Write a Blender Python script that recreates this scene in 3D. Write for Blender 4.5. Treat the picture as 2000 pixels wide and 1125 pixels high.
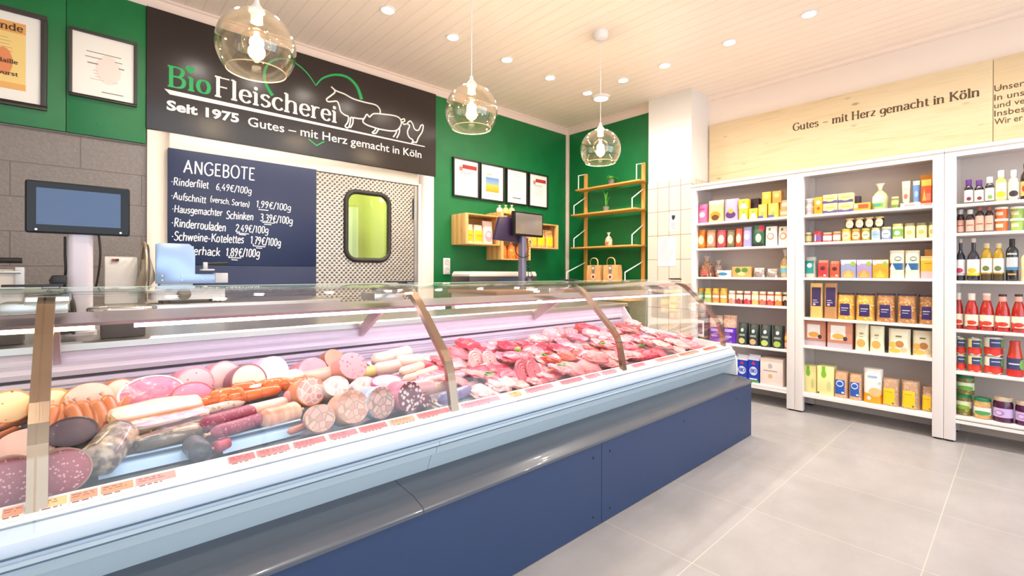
import bpy, bmesh, math, random
from mathutils import Vector, Matrix, noise
for o in list(bpy.data.objects): bpy.data.objects.remove(o)
SC = bpy.context.scene
COL = SC.collection
R = math.radians
rnd = random.Random(7)

# ------------------------------------------------------------------ camera
F_PX, CY, ROLL, YAW, EYE = 912.69, 533.83, 0.0029, 0.7410, 1.1221
cam = bpy.data.objects.new('camera', bpy.data.cameras.new('camera'))
COL.objects.link(cam)
cam.data.sensor_width = 36.0
cam.data.lens = F_PX / 2000 * 36
cam.data.shift_y = -(562.5 - CY) / 2000
cam.data.clip_start = 0.02
fw = Vector((math.sin(YAW), math.cos(YAW), 0)); rt = Vector((math.cos(YAW), -math.sin(YAW), 0)); up = Vector((0, 0, 1))
cr = rt * math.cos(ROLL) + up * math.sin(ROLL)
cu = up * math.cos(ROLL) - rt * math.sin(ROLL)
m3 = Matrix((cr, cu, -fw)).transposed()
cam.matrix_world = Matrix.Translation((0, 0, EYE)) @ m3.to_4x4()
SC.camera = cam
SC.view_settings.view_transform = 'Standard'
SC.view_settings.look = 'None'
SC.view_settings.gamma = 1
SC.view_settings.use_curve_mapping = False
SC.view_settings.exposure = 0.3
SC.cycles.transparent_max_bounces = 20
SC.cycles.max_bounces = 8
SC.cycles.sample_clamp_indirect = 6.0

# ------------------------------------------------------------------ daylight through the shop front
world = bpy.data.worlds.new('daylight'); SC.world = world
world.use_nodes = True
bg = world.node_tree.nodes['Background']
bg.inputs[0].default_value = (0.86, 0.92, 1.0, 1); bg.inputs[1].default_value = 1.0

def lamp(name, kind, loc, power, color, parent=None, rot=(0, 0, 0), **kw):
    l = bpy.data.lights.new(name, kind); l.energy = power; l.color = color
    for k, v in kw.items(): setattr(l, k, v)
    o = bpy.data.objects.new(name, l); COL.objects.link(o)
    o.location = loc; o.rotation_euler = rot
    if parent: o.parent = parent
    return o
lamp('shop_window_daylight', 'AREA', (1.2, -2.12, 1.45), 80, (0.80, 0.90, 1.0), rot=(R(90), 0, 0), shape='RECTANGLE', size=6.4, size_y=2.2)

# ------------------------------------------------------------------ pixel rays onto real planes
def ray(px, py):
    X = px - 1000; Y = py - CY; c, s = math.cos(ROLL), math.sin(ROLL)
    x = c * X + s * Y; y = -s * X + c * Y
    return fw + rt * (x / F_PX) - up * (y / F_PX)
EYEV = Vector((0, 0, EYE))
def onx(px, py, x): d = ray(px, py); return EYEV + d * (x / d.x)
def ony(px, py, y): d = ray(px, py); return EYEV + d * (y / d.y)
def onz(px, py, z): d = ray(px, py); return EYEV + d * ((z - EYE) / d.z)
def depth(p): return (p - EYEV).dot(fw)
DZ, DS = 0.575, 0.115                       # the display deck: z = DZ + DS * (y - 1.5)
def dk(px, py, lift=0.0):
    d = ray(px, py); t = (DZ + lift - 1.5 * DS - EYE) / (d.z - DS * d.y)
    return EYEV + d * t
def deckz(y): return DZ + DS * (y - 1.5)

# ------------------------------------------------------------------ materials
def C(r, g, b):
    f = lambda v: (v / 255 / 12.92) if v / 255 <= 0.04045 else ((v / 255 + 0.055) / 1.055) ** 2.4
    return (f(r), f(g), f(b), 1)
_mats = {}
def mat(rgb, rough=0.5, metal=0.0, coat=0.0, emit=None, spec=0.5, name=None):
    key = ('p', tuple(rgb), rough, metal, coat, emit, spec)
    if key in _mats: return _mats[key]
    m = bpy.data.materials.new(name or 'paint_%d_%d_%d' % tuple(rgb)); m.use_nodes = True
    b = m.node_tree.nodes['Principled BSDF']
    b.inputs['Base Color'].default_value = C(*rgb)
    b.inputs['Roughness'].default_value = rough
    b.inputs['Metallic'].default_value = metal
    b.inputs['Coat Weight'].default_value = coat
    b.inputs['Specular IOR Level'].default_value = spec
    if emit:
        b.inputs['Emission Color'].default_value = C(*rgb); b.inputs['Emission Strength'].default_value = emit
    _mats[key] = m
    return m
class NT:
    """small node helper"""
    def __init__(s, name, rough=0.5):
        s.m = bpy.data.materials.new(name); s.m.use_nodes = True; s.t = s.m.node_tree; s.n = s.t.nodes
        s.b = s.n['Principled BSDF']; s.b.inputs['Roughness'].default_value = rough
    def new(s, typ, ins={}, **kw):
        n = s.n.new(typ)
        for k, v in kw.items(): setattr(n, k, v)
        for k, v in ins.items(): s.set(n, k, v)
        return n
    def set(s, n, k, v):
        if isinstance(v, bpy.types.NodeSocket): s.t.links.new(v, n.inputs[k])
        else: n.inputs[k].default_value = v
    def coord(s, scale=(1, 1, 1), which='Object', loc=(0, 0, 0), rot=(0, 0, 0)):
        tc = s.new('ShaderNodeTexCoord')
        mp = s.new('ShaderNodeMapping', {'Vector': tc.outputs[which], 'Scale': scale, 'Location': loc, 'Rotation': rot})
        return mp.outputs[0]
    def mix(s, f, a, b):
        n = s.new('ShaderNodeMix', data_type='RGBA')
        s.set(n, 0, f); s.set(n, 6, a); s.set(n, 7, b)
        return n.outputs[2]
    def ramp(s, f, stops):
        n = s.new('ShaderNodeValToRGB', {0: f}); e = n.color_ramp.elements
        while len(e) < len(stops): e.new(0.5)
        for el, (p, c) in zip(e, stops): el.position = p; el.color = c if not isinstance(c, (int, float)) else (c, c, c, 1)
        return n.outputs[0]
    def noise(s, vec, scale, detail=3, rough=0.55, dist=0):
        return s.new('ShaderNodeTexNoise', {'Vector': vec, 'Scale': scale, 'Detail': detail, 'Roughness': rough, 'Distortion': dist}).outputs[0]
    def bump(s, h, strength=0.2, dist=0.01):
        s.set(s.b, 'Normal', s.new('ShaderNodeBump', {'Height': h, 'Strength': strength, 'Distance': dist}).outputs[0])
    def col(s, c): s.set(s.b, 'Base Color', c)
def noisy(name, a, b, scale=6, rough=0.5, lo=0.35, hi=0.65, bump=0, stretch=(1, 1, 1), coat=0.0, metal=0.0):
    key = ('n', tuple(a), tuple(b), scale, rough, lo, hi, bump, stretch, coat, metal)
    if key in _mats: return _mats[key]
    n = NT(name, rough); v = n.coord(stretch); f = n.noise(v, scale)
    n.col(n.ramp(f, [(lo, C(*a)), (hi, C(*b))]))
    n.b.inputs['Coat Weight'].default_value = coat; n.b.inputs['Metallic'].default_value = metal
    if bump: n.bump(f, bump)
    _mats[key] = n.m
    return n.m
def speckle(name, base, spot, scale=60, thr=0.22, rough=0.45, base2=None, kp=0.42):
    key = ('s', tuple(base), tuple(spot), scale, thr, base2, kp)
    if key in _mats: return _mats[key]
    n = NT(name, rough); v = n.coord()
    d = n.new('ShaderNodeTexVoronoi', {'Vector': v, 'Scale': scale, 'Randomness': 1.0}).outputs['Distance']
    f = n.ramp(d, [(thr * 0.8, 1), (thr * 1.15, 0)])
    bb = n.ramp(n.noise(v, 9), [(0.35, C(*base)), (0.65, C(*(base2 or base)))])
    keep = n.ramp(n.noise(v, scale * 0.4), [(kp, 0), (kp + 0.08, 1)])
    mul = n.new('ShaderNodeMath', {0: f, 1: keep}, operation='MULTIPLY').outputs[0]
    n.col(n.mix(mul, bb, C(*spot)))
    _mats[key] = n.m
    return n.m
def mosaic(name, a, b, gap, scale=30, thr=0.06, rough=0.4):
    n = NT(name, rough); v = n.coord()
    cell = n.new('ShaderNodeTexVoronoi', {'Vector': v, 'Scale': scale}).outputs['Color']
    edge = n.new('ShaderNodeTexVoronoi', {'Vector': v, 'Scale': scale}, feature='DISTANCE_TO_EDGE').outputs['Distance']
    sep = n.new('ShaderNodeSeparateColor', {0: cell}).outputs[0]
    n.col(n.mix(n.ramp(edge, [(thr * 0.6, 1), (thr * 1.3, 0)]), n.ramp(sep, [(0.1, C(*a)), (0.9, C(*b))]), C(*gap)))
    return n.m
def thin_glass(name, tint=(1, 1, 1), refl=0.05, power=4.0, rough=0.0):
    m = bpy.data.materials.new(name); m.use_nodes = True; t = m.node_tree; t.nodes.clear()
    out = t.nodes.new('ShaderNodeOutputMaterial'); mx = t.nodes.new('ShaderNodeMixShader')
    tr = t.nodes.new('ShaderNodeBsdfTransparent'); tr.inputs[0].default_value = (*tint, 1)
    gl = t.nodes.new('ShaderNodeBsdfGlossy'); gl.inputs['Roughness'].default_value = rough; gl.inputs[0].default_value = (1, 1, 1, 1)
    lw = t.nodes.new('ShaderNodeLayerWeight'); lw.inputs[0].default_value = 0.5
    pw = t.nodes.new('ShaderNodeMath'); pw.operation = 'POWER'; pw.inputs[1].default_value = power
    mr = t.nodes.new('ShaderNodeMapRange'); mr.inputs[3].default_value = refl; mr.inputs[4].default_value = 0.85
    L = t.links.new
    L(lw.outputs['Facing'], pw.inputs[0]); L(pw.outputs[0], mr.inputs[0]); L(mr.outputs[0], mx.inputs[0])
    L(tr.outputs[0], mx.inputs[1]); L(gl.outputs[0], mx.inputs[2]); L(mx.outputs[0], out.inputs[0])
    return m
def glow(name, rgb, strength):
    m = bpy.data.materials.new(name); m.use_nodes = True
    b = m.node_tree.nodes['Principled BSDF']
    b.inputs['Base Color'].default_value = C(*rgb); b.inputs['Emission Color'].default_value = C(*rgb)
    b.inputs['Emission Strength'].default_value = strength
    return m

# ------------------------------------------------------------------ mesh building
class MB:
    def __init__(s): s.v = []; s.f = []; s.m = []; s.mt = []
    def mi(s, m):
        if m not in s.mt: s.mt.append(m)
        return s.mt.index(m)
    def add(s, vs, fs, m):
        o = len(s.v); k = s.mi(m)
        s.v += [tuple(p) for p in vs]
        for f in fs: s.f.append(tuple(o + i for i in f)); s.m.append(k)
        return s
    def box(s, x0, x1, y0, y1, z0, z1, m):
        x0, x1 = sorted((x0, x1)); y0, y1 = sorted((y0, y1)); z0, z1 = sorted((z0, z1))
        v = [(x, y, z) for z in (z0, z1) for y in (y0, y1) for x in (x0, x1)]
        return s.add(v, [(0, 2, 3, 1), (4, 5, 7, 6), (0, 1, 5, 4), (2, 6, 7, 3), (0, 4, 6, 2), (1, 3, 7, 5)], m)
    def prism(s, poly, axis, a, b, m, caps=True):
        """poly: 2-D points in the plane across axis; x: (y,z)  y: (x,z)  z: (x,y)"""
        def P(p, t): return {'x': (t, p[0], p[1]), 'y': (p[0], t, p[1]), 'z': (p[0], p[1], t)}[axis]
        n = len(poly); v = [P(p, a) for p in poly] + [P(p, b) for p in poly]
        f = [(i, (i + 1) % n, n + (i + 1) % n, n + i) for i in range(n)]
        if caps: f += [tuple(range(n))[::-1], tuple(range(n, 2 * n))]
        return s.add(v, f, m)
    def strip(s, prof, axis, a, b, th, m):
        """a bent sheet of thickness th following a 2-D profile"""
        n = len(prof); off = []
        for i in range(n):
            p = Vector(prof[max(i - 1, 0)]); q = Vector(prof[min(i + 1, n - 1)]); d = (q - p).normalized()
            off.append((prof[i][0] - d.y * th, prof[i][1] + d.x * th))
        return s.prism(list(prof) + off[::-1], axis, a, b, m) if False else s._strip(prof, off, axis, a, b, m)
    def _strip(s, p, q, axis, a, b, m):
        for i in range(len(p) - 1):
            s.prism([p[i], p[i + 1], q[i + 1], q[i]], axis, a, b, m, caps=True)
        return s
    def lathe(s, prof, m, seg=24, M=None, squash=1.0):
        v = []; f = []; n = len(prof)
        for r, z in prof:
            for k in range(seg):
                a = 2 * math.pi * k / seg; v.append(Vector((r * math.cos(a), r * math.sin(a) * squash, z)))
        for i in range(n - 1):
            for k in range(seg):
                f.append((i * seg + k, i * seg + (k + 1) % seg, (i + 1) * seg + (k + 1) % seg, (i + 1) * seg + k))
        if prof[0][0] > 1e-5: f.append(tuple(range(seg))[::-1])
        if prof[-1][0] > 1e-5: f.append(tuple(range((n - 1) * seg, n * seg)))
        if M: v = [M @ p for p in v]
        return s.add(v, f, m)
    def tube(s, path, r, m, seg=10, closed=False, flat=1.0):
        pts = [Vector(p) for p in path]; n = len(pts); v = []; f = []
        rr = r if isinstance(r, (list, tuple)) else [r] * n
        prev = None
        for i, p in enumerate(pts):
            a = pts[(i - 1) % n] if closed else pts[max(i - 1, 0)]
            b = pts[(i + 1) % n] if closed else pts[min(i + 1, n - 1)]
            t = (b - a).normalized()
            if prev is None:
                u = t.cross(Vector((0, 0, 1)))
                if u.length < 0.05: u = t.cross(Vector((0, 1, 0)))
            else: u = prev - t * prev.dot(t)
            u.normalize(); prev = u; w = t.cross(u)
            for k in range(seg):
                q = 2 * math.pi * k / seg
                v.append(p + u * (math.cos(q) * rr[i]) + w * (math.sin(q) * rr[i] * flat))
        for i in range(n if closed else n - 1):
            j = (i + 1) % n
            for k in range(seg):
                f.append((i * seg + k, i * seg + (k + 1) % seg, j * seg + (k + 1) % seg, j * seg + k))
        if not closed: f += [tuple(range(seg))[::-1], tuple(range((n - 1) * seg, n * seg))]
        return s.add(v, f, m)
    def ball(s, c, r, m, seg=16, rings=10, amp=0.0, seed=0, freq=3.0, boxy=0.0, M=None):
        if not isinstance(r, (tuple, list)): r = (r, r, r)
        v = []; f = []
        for i in range(rings + 1):
            th = math.pi * i / rings
            for k in range(seg):
                ph = 2 * math.pi * k / seg
                d = Vector((math.sin(th) * math.cos(ph), math.sin(th) * math.sin(ph), math.cos(th)))
                if boxy:
                    d = Vector([math.copysign(abs(q) ** (1 - boxy), q) for q in d])
                if amp: d = d * (1 + amp * noise.noise(d * freq * 0.5 + Vector((seed * 7.3, seed * 3.1, seed))))
                p = Vector((d.x * r[0], d.y * r[1], d.z * r[2]))
                if M: p = M @ p
                v.append(p + Vector(c))
        for i in range(rings):
            for k in range(seg):
                f.append((i * seg + k, (i + 1) * seg + k, (i + 1) * seg + (k + 1) % seg, i * seg + (k + 1) % seg))
        return s.add(v, f, m)
    def build(s, name, parent=None, smooth=None, bevel=0, loc=None, rot=None, seg=2):
        me = bpy.data.meshes.new(name); me.from_pydata(s.v, [], s.f)
        for m in s.mt: me.materials.append(m)
        me.polygons.foreach_set('material_index', s.m)
        bm = bmesh.new(); bm.from_mesh(me)
        bmesh.ops.remove_doubles(bm, verts=bm.verts, dist=1e-6)
        bmesh.ops.recalc_face_normals(bm, faces=bm.faces)
        if bevel: bmesh.ops.bevel(bm, geom=[e for e in bm.edges if len(e.link_faces) == 2 and e.calc_face_angle(0) > R(40)], offset=bevel, segments=seg, affect='EDGES', profile=0.5, clamp_overlap=True)
        bm.to_mesh(me); bm.free()
        if smooth is not None or bevel:
            me.polygons.foreach_set('use_smooth', [True] * len(me.polygons))
            me.set_sharp_from_angle(angle=R(smooth if smooth else 35))
        o = bpy.data.objects.new(name, me); COL.objects.link(o)
        if parent: o.parent = parent
        if loc is not None: o.location = loc
        if rot is not None: o.rotation_euler = rot
        return o
def tag(o, label, cat, group=None):
    o['label'] = label; o['category'] = cat
    if group: o['group'] = group
    return o
def thing(name, label, cat, loc=(0, 0, 0), rot=(0, 0, 0), group=None):
    o = bpy.data.objects.new(name, None); COL.objects.link(o); o.location = loc; o.rotation_euler = rot
    o.empty_display_size = 0.05
    return tag(o, label, cat, group)
def struct(o): o['kind'] = 'structure'; return o
ORD = ['first', 'second', 'third', 'fourth', 'fifth', 'sixth', 'seventh', 'eighth', 'ninth', 'tenth', 'eleventh', 'twelfth', 'thirteenth', 'fourteenth', 'fifteenth', 'sixteenth', 'seventeenth', 'eighteenth', 'nineteenth', 'twentieth', 'twenty-first', 'twenty-second', 'twenty-third']

# ------------------------------------------------------------------ lettering: a stroke alphabet (hundredths of an em)
GL = {
'a':"44|C8,38 16,46 26,46 33,40 34,30 34,8 37,1 43,2|C34,27 22,26 10,20 7,10 13,1 22,0 34,9", 'b':"48|L9,72 9,2|C9,36 18,45 28,46 38,38 41,23 37,8 27,0 17,1 9,9",
'c':"42|C37,38 29,45 22,46 12,40 7,24 11,8 21,0 30,1 38,8", 'd':"50|C40,36 31,45 22,46 12,38 8,23 12,7 22,0 31,2 40,11|L40,72 40,0",
'e':"44|L10,25 39,25|C39,25 35,38 28,45 22,46 12,40 8,24 11,9 21,0 30,1 38,9", 'f':"30|C34,66 29,72 22,71 17,62 16,50 16,0|L5,44 29,44",
'g':"46|C40,40 30,46 20,46 11,39 8,25 12,12 21,7 31,11 39,22|C40,46 40,4 38,-12 29,-20 18,-20 9,-14", 'h':"50|L10,72 10,0|C10,32 18,43 27,46 36,42 39,32 39,0",
'i':"22|L11,46 11,0|D11,62", 'k':"46|L10,72 10,0|L38,46 11,19|L19,27 40,0", 'l':"22|L11,72 11,0",
'm':"74|L10,46 10,0|C10,32 17,43 25,46 33,42 36,32 36,0|C36,32 43,43 51,46 59,42 62,32 62,0", 'n':"50|L10,46 10,0|C10,32 18,43 27,46 36,42 39,32 39,0",
'o':"48|C24,46 13,41 8,23 13,5 24,0 35,5 40,23 35,41 24,46", 'p':"50|L10,46 10,-22|C10,36 20,46 30,45 40,36 41,22 36,6 26,0 17,2 10,10",
'r':"34|L10,46 10,0|C10,30 16,42 24,46 32,44", 's':"38|C32,39 25,45 18,46 10,41 9,33 15,27 24,23 31,17 30,7 22,1 15,0 6,7",
't':"30|C15,60 15,30 15,12 18,2 24,0 30,4|L4,46 28,46", 'u':"50|C10,46 10,14 14,3 22,0 31,3 39,14|L39,46 39,0", 'v':"44|L5,46 22,0|L22,0 39,46",
'w':"64|L5,46 18,0|L18,0 32,44|L32,44 46,0|L46,0 59,46", 'z':"40|L7,45 34,45|L34,45 6,1|L6,1 35,1",
'A':"62|L5,0 30,72|L30,72 56,0|L14,25 47,25", 'B':"56|L12,72 12,0|C12,72 30,72 42,66 43,54 38,43 28,38 12,38|C12,38 30,38 44,32 47,20 42,6 30,0 12,0",
'E':"50|L12,72 12,0|L12,71 44,71|L12,37 38,37|L12,1 45,1", 'F':"48|L12,72 12,0|L12,71 45,71|L12,37 38,37",
'G':"64|C56,60 46,71 36,73 20,67 9,50 8,34 13,12 28,0 42,1 56,10|L56,10 56,33|L38,33 60,33", 'H':"64|L12,72 12,0|L52,72 52,0|L12,37 52,37",
'I':"24|L12,72 12,0", 'K':"60|L12,72 12,0|L52,72 13,32|L24,43 56,0", 'N':"62|L11,0 11,72|L11,72 50,0|L50,0 50,72",
'O':"66|C33,73 17,66 8,48 8,25 17,6 33,0 49,6 58,25 58,48 49,66 33,73", 'R':"58|L12,72 12,0|C12,72 30,72 42,66 44,54 39,42 28,37 12,37|L28,37 52,0",
'S':"50|C42,62 33,71 24,73 13,67 10,56 15,45 26,39 38,32 42,20 37,6 25,0 15,1 6,10", 'T':"54|L27,72 27,0|L4,71 50,71", 'U':"60|C11,72 11,20 18,4 30,0 42,4 49,20 49,72",
'W':"88|L4,72 24,0|L24,0 44,70|L44,70 64,0|L64,0 84,72",
'0':"46|C23,70 11,62 8,36 11,9 23,0 35,9 38,36 35,62 23,70", '1':"34|L8,56 20,70|L20,70 20,0", '2':"44|C8,56 14,68 24,70 34,64 36,53 29,38 8,2|L8,1 38,1",
'3':"44|C8,64 18,70 29,68 34,58 30,44 18,38|C18,38 32,36 37,22 32,6 20,0 8,6", '4':"46|L28,70 6,22|L6,22 40,22|L31,40 31,0", '5':"44|L34,70 12,70|L12,70 10,40|C10,40 22,44 33,38 36,22 30,5 18,0 7,6",
'6':"44|C34,66 20,60 10,38 9,16 16,2 26,1 35,10 34,26 24,34 10,24", '7':"40|L6,69 36,69|L36,69 15,0|L12,36 32,36", '8':"44|C22,38 11,46 11,62 22,70 33,62 33,46 22,38 9,28 8,10 22,0 36,10 35,28 22,38",
'9':"44|C34,48 24,38 12,42 9,55 16,68 28,69 35,56 32,30 22,8 14,0", '€':"52|C46,62 36,70 24,66 15,48 14,24 24,4 36,0 46,8|L5,42 36,42|L5,30 34,30",
'/':"30|L4,-8 26,76", '(':"26|C20,78 10,60 8,34 11,10 20,-8", ')':"26|C6,78 16,60 18,34 15,10 6,-8", ',':"18|L10,4 6,-10", '.':"18|D9,3", '-':"34|L6,26 28,26", '–':"56|L8,26 48,26", ' ':"26|", '*':"26|D12,30",
}
GL['ö'] = GL['o'] + "|D15,62|D33,62"; GL['ä'] = GL['a'] + "|D14,62|D30,62"; GL['ü'] = GL['u'] + "|D16,62|D34,62"; GL['ı'] = "22|L11,46 11,0"
def smooth_pts(p, k=5):
    out = []; n = len(p); cl = (Vector(p[0]) - Vector(p[-1])).length < 1e-6
    for i in range(n - 1):
        a = Vector(p[i - 1] if i > 0 else (p[-2] if cl else p[0])); b = Vector(p[i]); c = Vector(p[i + 1])
        d = Vector(p[i + 2] if i + 2 < n else (p[1] if cl else p[-1]))
        for j in range(k):
            t = j / k
            out.append(0.5 * ((2 * b) + (c - a) * t + (2 * a - 5 * b + 4 * c - d) * t * t + (3 * b - a - 3 * c + d) * t ** 3))
    out.append(Vector(p[-1])); return out
def strokes(text, serif=False, track=0.0):
    """list of (kind, points) in em units and the advance width"""
    out = []; x = 0.0
    for ch in text:
        parts = GL[ch].split('|'); adv = float(parts[0])
        for st in parts[1:]:
            if not st: continue
            pts = [tuple(float(q) for q in w.split(',')) for w in st[1:].split()]
            if st[0] == 'D': out.append(('D', [Vector((x + pts[0][0], pts[0][1])) / 100])); continue
            P = [Vector(p) for p in pts] if st[0] == 'L' else smooth_pts(pts)
            out.append((st[0], [Vector((x + p[0], p[1])) / 100 for p in P]))
            if serif and st[0] == 'L' and abs(pts[0][0] - pts[-1][0]) < 1 and abs(pts[0][1] - pts[-1][1]) > 30:
                for (sx, sy) in (pts[0], pts[-1]):
                    l, r = (9, 9) if sy < 2 or sy > 71 and ch.isupper() else (9, 1)
                    out.append(('S', [Vector((x + sx - l, sy)) / 100, Vector((x + sx + r, sy)) / 100]))
            if serif and ch in 'hnmru' and st[0] == 'C' and abs(pts[-1][1]) < 1:
                out.append(('S', [Vector((x + pts[-1][0] - 8, 0)) / 100, Vector((x + pts[-1][0] + 8, 0)) / 100]))
            if serif and ch == 'f' and st[0] == 'C': out.append(('S', [Vector((x + 7, 0)) / 100, Vector((x + 26, 0)) / 100]))
        x += adv + track
    return out, x / 100
def ribbon(mb, pts, wfun, place, m, th=0.001):
    """a flat band along 2-D points; place(x, y, lift) -> 3-D"""
    n = len(pts); L = []; Rr = []
    for i, p in enumerate(pts):
        a = pts[max(i - 1, 0)]; b = pts[min(i + 1, n - 1)]; d = (b - a)
        d = d.normalized() if d.length > 1e-9 else Vector((1, 0)); w = wfun(d) / 2
        L.append(p + Vector((-d.y, d.x)) * w); Rr.append(p - Vector((-d.y, d.x)) * w)
    v = [place(q.x, q.y, th) for q in L] + [place(q.x, q.y, th) for q in Rr] + [place(q.x, q.y, 0) for q in L] + [place(q.x, q.y, 0) for q in Rr]
    f = []
    for i in range(n - 1):
        f += [(i, i + 1, n + i + 1, n + i), (i, 2 * n + i, 2 * n + i + 1, i + 1), (n + i, n + i + 1, 3 * n + i + 1, 3 * n + i)]
    f += [(0, n, 3 * n, 2 * n), (n - 1, 3 * n - 1, 4 * n - 1, 2 * n - 1)]
    mb.add(v, f, m)
def disc2(mb, c, r, place, m, th=0.001, k=10):
    v = [place(c.x + r * math.cos(2 * math.pi * i / k), c.y + r * math.sin(2 * math.pi * i / k), th) for i in range(k)]
    mb.add(v, [tuple(range(k))], m)
def write(mb, text, x, y, size, place, m, width=None, thick=0.09, thin=None, serif=False, slant=0.0, jit=0.0, th0=0.001, seed=1, track=0.0):
    st, adv = strokes(text, serif, track); rr = random.Random(seed)
    sx = width / adv if width else size
    tn = thin if thin is not None else thick
    for si, (k, P) in enumerate(st):
        th = th0 + (si % 7) * 0.00013
        jx, jy = rr.uniform(-jit, jit), rr.uniform(-jit, jit)
        Q = [Vector((x + (p.x + p.y * slant + jx) * sx, y + (p.y + jy) * size)) for p in P]
        if k == 'D': disc2(mb, Q[0], (thick * 0.62) * size, place, m, th)
        elif k == 'S': ribbon(mb, Q, lambda d: max(tn * 0.9, 0.062) * size, place, m, th)
        else: ribbon(mb, Q, lambda d: (tn + (thick - tn) * abs(d.y) ** 1.2) * size, place, m, th)
def sans(text, width, height, m, name, parent, place, bold=0.0):
    """text in the built-in sans face; height = cap height; place(x, y, lift)"""
    cu = bpy.data.curves.new(name, 'FONT'); cu.body = text; cu.offset = bold; cu.resolution_u = 3; cu.extrude = 0.004
    tmp = bpy.data.objects.new(name, cu); me = bpy.data.meshes.new_from_object(tmp)
    bpy.data.objects.remove(tmp); bpy.data.curves.remove(cu)
    xs = [v.co.x for v in me.vertices]; x0, x1 = min(xs), max(xs)
    sx = width / (x1 - x0); sy = height / 0.73
    for v in me.vertices: v.co = place((v.co.x - x0) * sx, v.co.y * sy, 0.0012 if v.co.z > 0 else 0)
    me.materials.clear(); me.materials.append(m)
    o = bpy.data.objects.new(name, me); COL.objects.link(o)
    if parent: o.parent = parent
    return o
# ------------------------------------------------------------------ shared materials
WHITE = mat((238, 232, 226), 0.55); WHITEG = mat((236, 234, 233), 0.3); CREAM = mat((236, 226, 214), 0.5)
BLACK = mat((22, 20, 20), 0.4); BLACKG = mat((14, 14, 16), 0.12); DARK = mat((48, 46, 48), 0.45)
STEEL = mat((190, 188, 186), 0.28, 1.0); CHROME = mat((215, 213, 210), 0.12, 1.0); STEELD = mat((120, 118, 118), 0.35, 1.0)
PAPER = mat((240, 236, 230), 0.7); GREYTXT = mat((120, 116, 112), 0.7)
GREEN = noisy('green_wall_paint', (3, 106, 52), (5, 114, 58), 5, 0.45, bump=0.03)
def wood(name, a, b, axis='x', rough=0.5, knots=True, scale=1.0):
    n = NT(name, rough)
    sc = {'x': (0.7, 9, 9), 'y': (9, 0.7, 9), 'z': (9, 9, 0.7)}[axis]
    v = n.coord(tuple(q * scale for q in sc)); f = n.noise(v, 2.2, 5, 0.6, 0.6)
    base = n.ramp(f, [(0.3, C(*b)), (0.5, C(*a)), (0.62, C(*[(p * 2 + q) / 3 for p, q in zip(a, b)])), (0.75, C(*a))])
    if knots:
        sk = {'x': (4, 9, 9), 'y': (9, 4, 9), 'z': (9, 9, 4)}[axis]
        kv = n.coord(tuple(q * scale for q in sk)); d = n.new('ShaderNodeTexVoronoi', {'Vector': kv, 'Scale': 1.0}).outputs['Distance']
        base = n.mix(n.ramp(d, [(0.05, 0.7), (0.14, 0.0)]), base, C(*[q * 0.62 for q in b]))
    n.col(base); n.bump(f, 0.04)
    return n.m
PINE = wood('pale_spruce_panel', (224, 203, 166), (210, 185, 140), 'y')
PINEX = wood('pine_crate_boards', (226, 178, 112), (200, 142, 76), 'x', scale=1.6)
BAMBOO = wood('light_bamboo', (222, 166, 84), (200, 140, 62), 'y', knots=False)

# ------------------------------------------------------------------ room shell
XL, XR, YB, YF, ZC = -2.6, 4.66, 3.82, -2.2, 2.905
XG, XP = 4.42, 4.29                        # green end wall, pillar face
n = NT('grey_floor_tiles', 0.32)
v = n.coord((1 / 0.61, 1 / 0.61, 1), loc=(0.145, -0.416, 0)); vs = n.coord((1, 1, 1))
br = n.new('ShaderNodeTexBrick', {'Vector': v, 'Color1': (0.5, 0.5, 0.5, 1), 'Color2': (0.42, 0.42, 0.42, 1), 'Mortar': (1, 1, 1, 1), 'Scale': 1.0, 'Mortar Size': 0.0035, 'Mortar Smooth': 0.2, 'Brick Width': 1.0, 'Row Height': 1.0}, offset=0.0)
cl = n.ramp(n.noise(vs, 2.6, 6, 0.62), [(0.3, C(149, 144, 143)), (0.7, C(172, 166, 166))])
cl = n.mix(n.ramp(n.noise(n.coord((3, 14, 1)), 3, 4), [(0.45, 0.0), (0.75, 0.35)]), cl, C(154, 148, 144))
tl = n.mix(0.16, cl, br.outputs['Color'])
n.col(n.mix(br.outputs['Fac'], tl, C(192, 184, 174)))
n.set(n.b, 'Roughness', n.ramp(n.noise(vs, 5, 4), [(0.3, 0.28), (0.7, 0.42)]))
n.bump(br.outputs['Fac'], -0.08)
FLOOR = n.m
struct(MB().box(XL, XR + 0.1, YF, YB + 0.12, -0.1, 0, FLOOR).build('floor'))

n = NT('white_ceiling_boards', 0.42)
sx = n.new('ShaderNodeSeparateXYZ', {0: n.coord((1 / 0.098, 1, 1))}).outputs[0]
fr = n.new('ShaderNodeMath', {0: sx}, operation='FRACT').outputs[0]
gr = n.ramp(fr, [(0.0, 0.0), (0.035, 1.0), (0.93, 1.0), (0.985, 0.25)])
n.col(n.mix(gr, C(222, 205, 188), n.ramp(n.noise(n.coord((6, 0.6, 1)), 3), [(0.3, C(240, 226, 212)), (0.7, C(244, 232, 220))])))
n.bump(gr, 0.12, 0.01)
struct(MB().box(XL, XR + 0.12, YF, YB + 0.12, ZC, ZC + 0.1, n.m).build('ceiling'))

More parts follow.
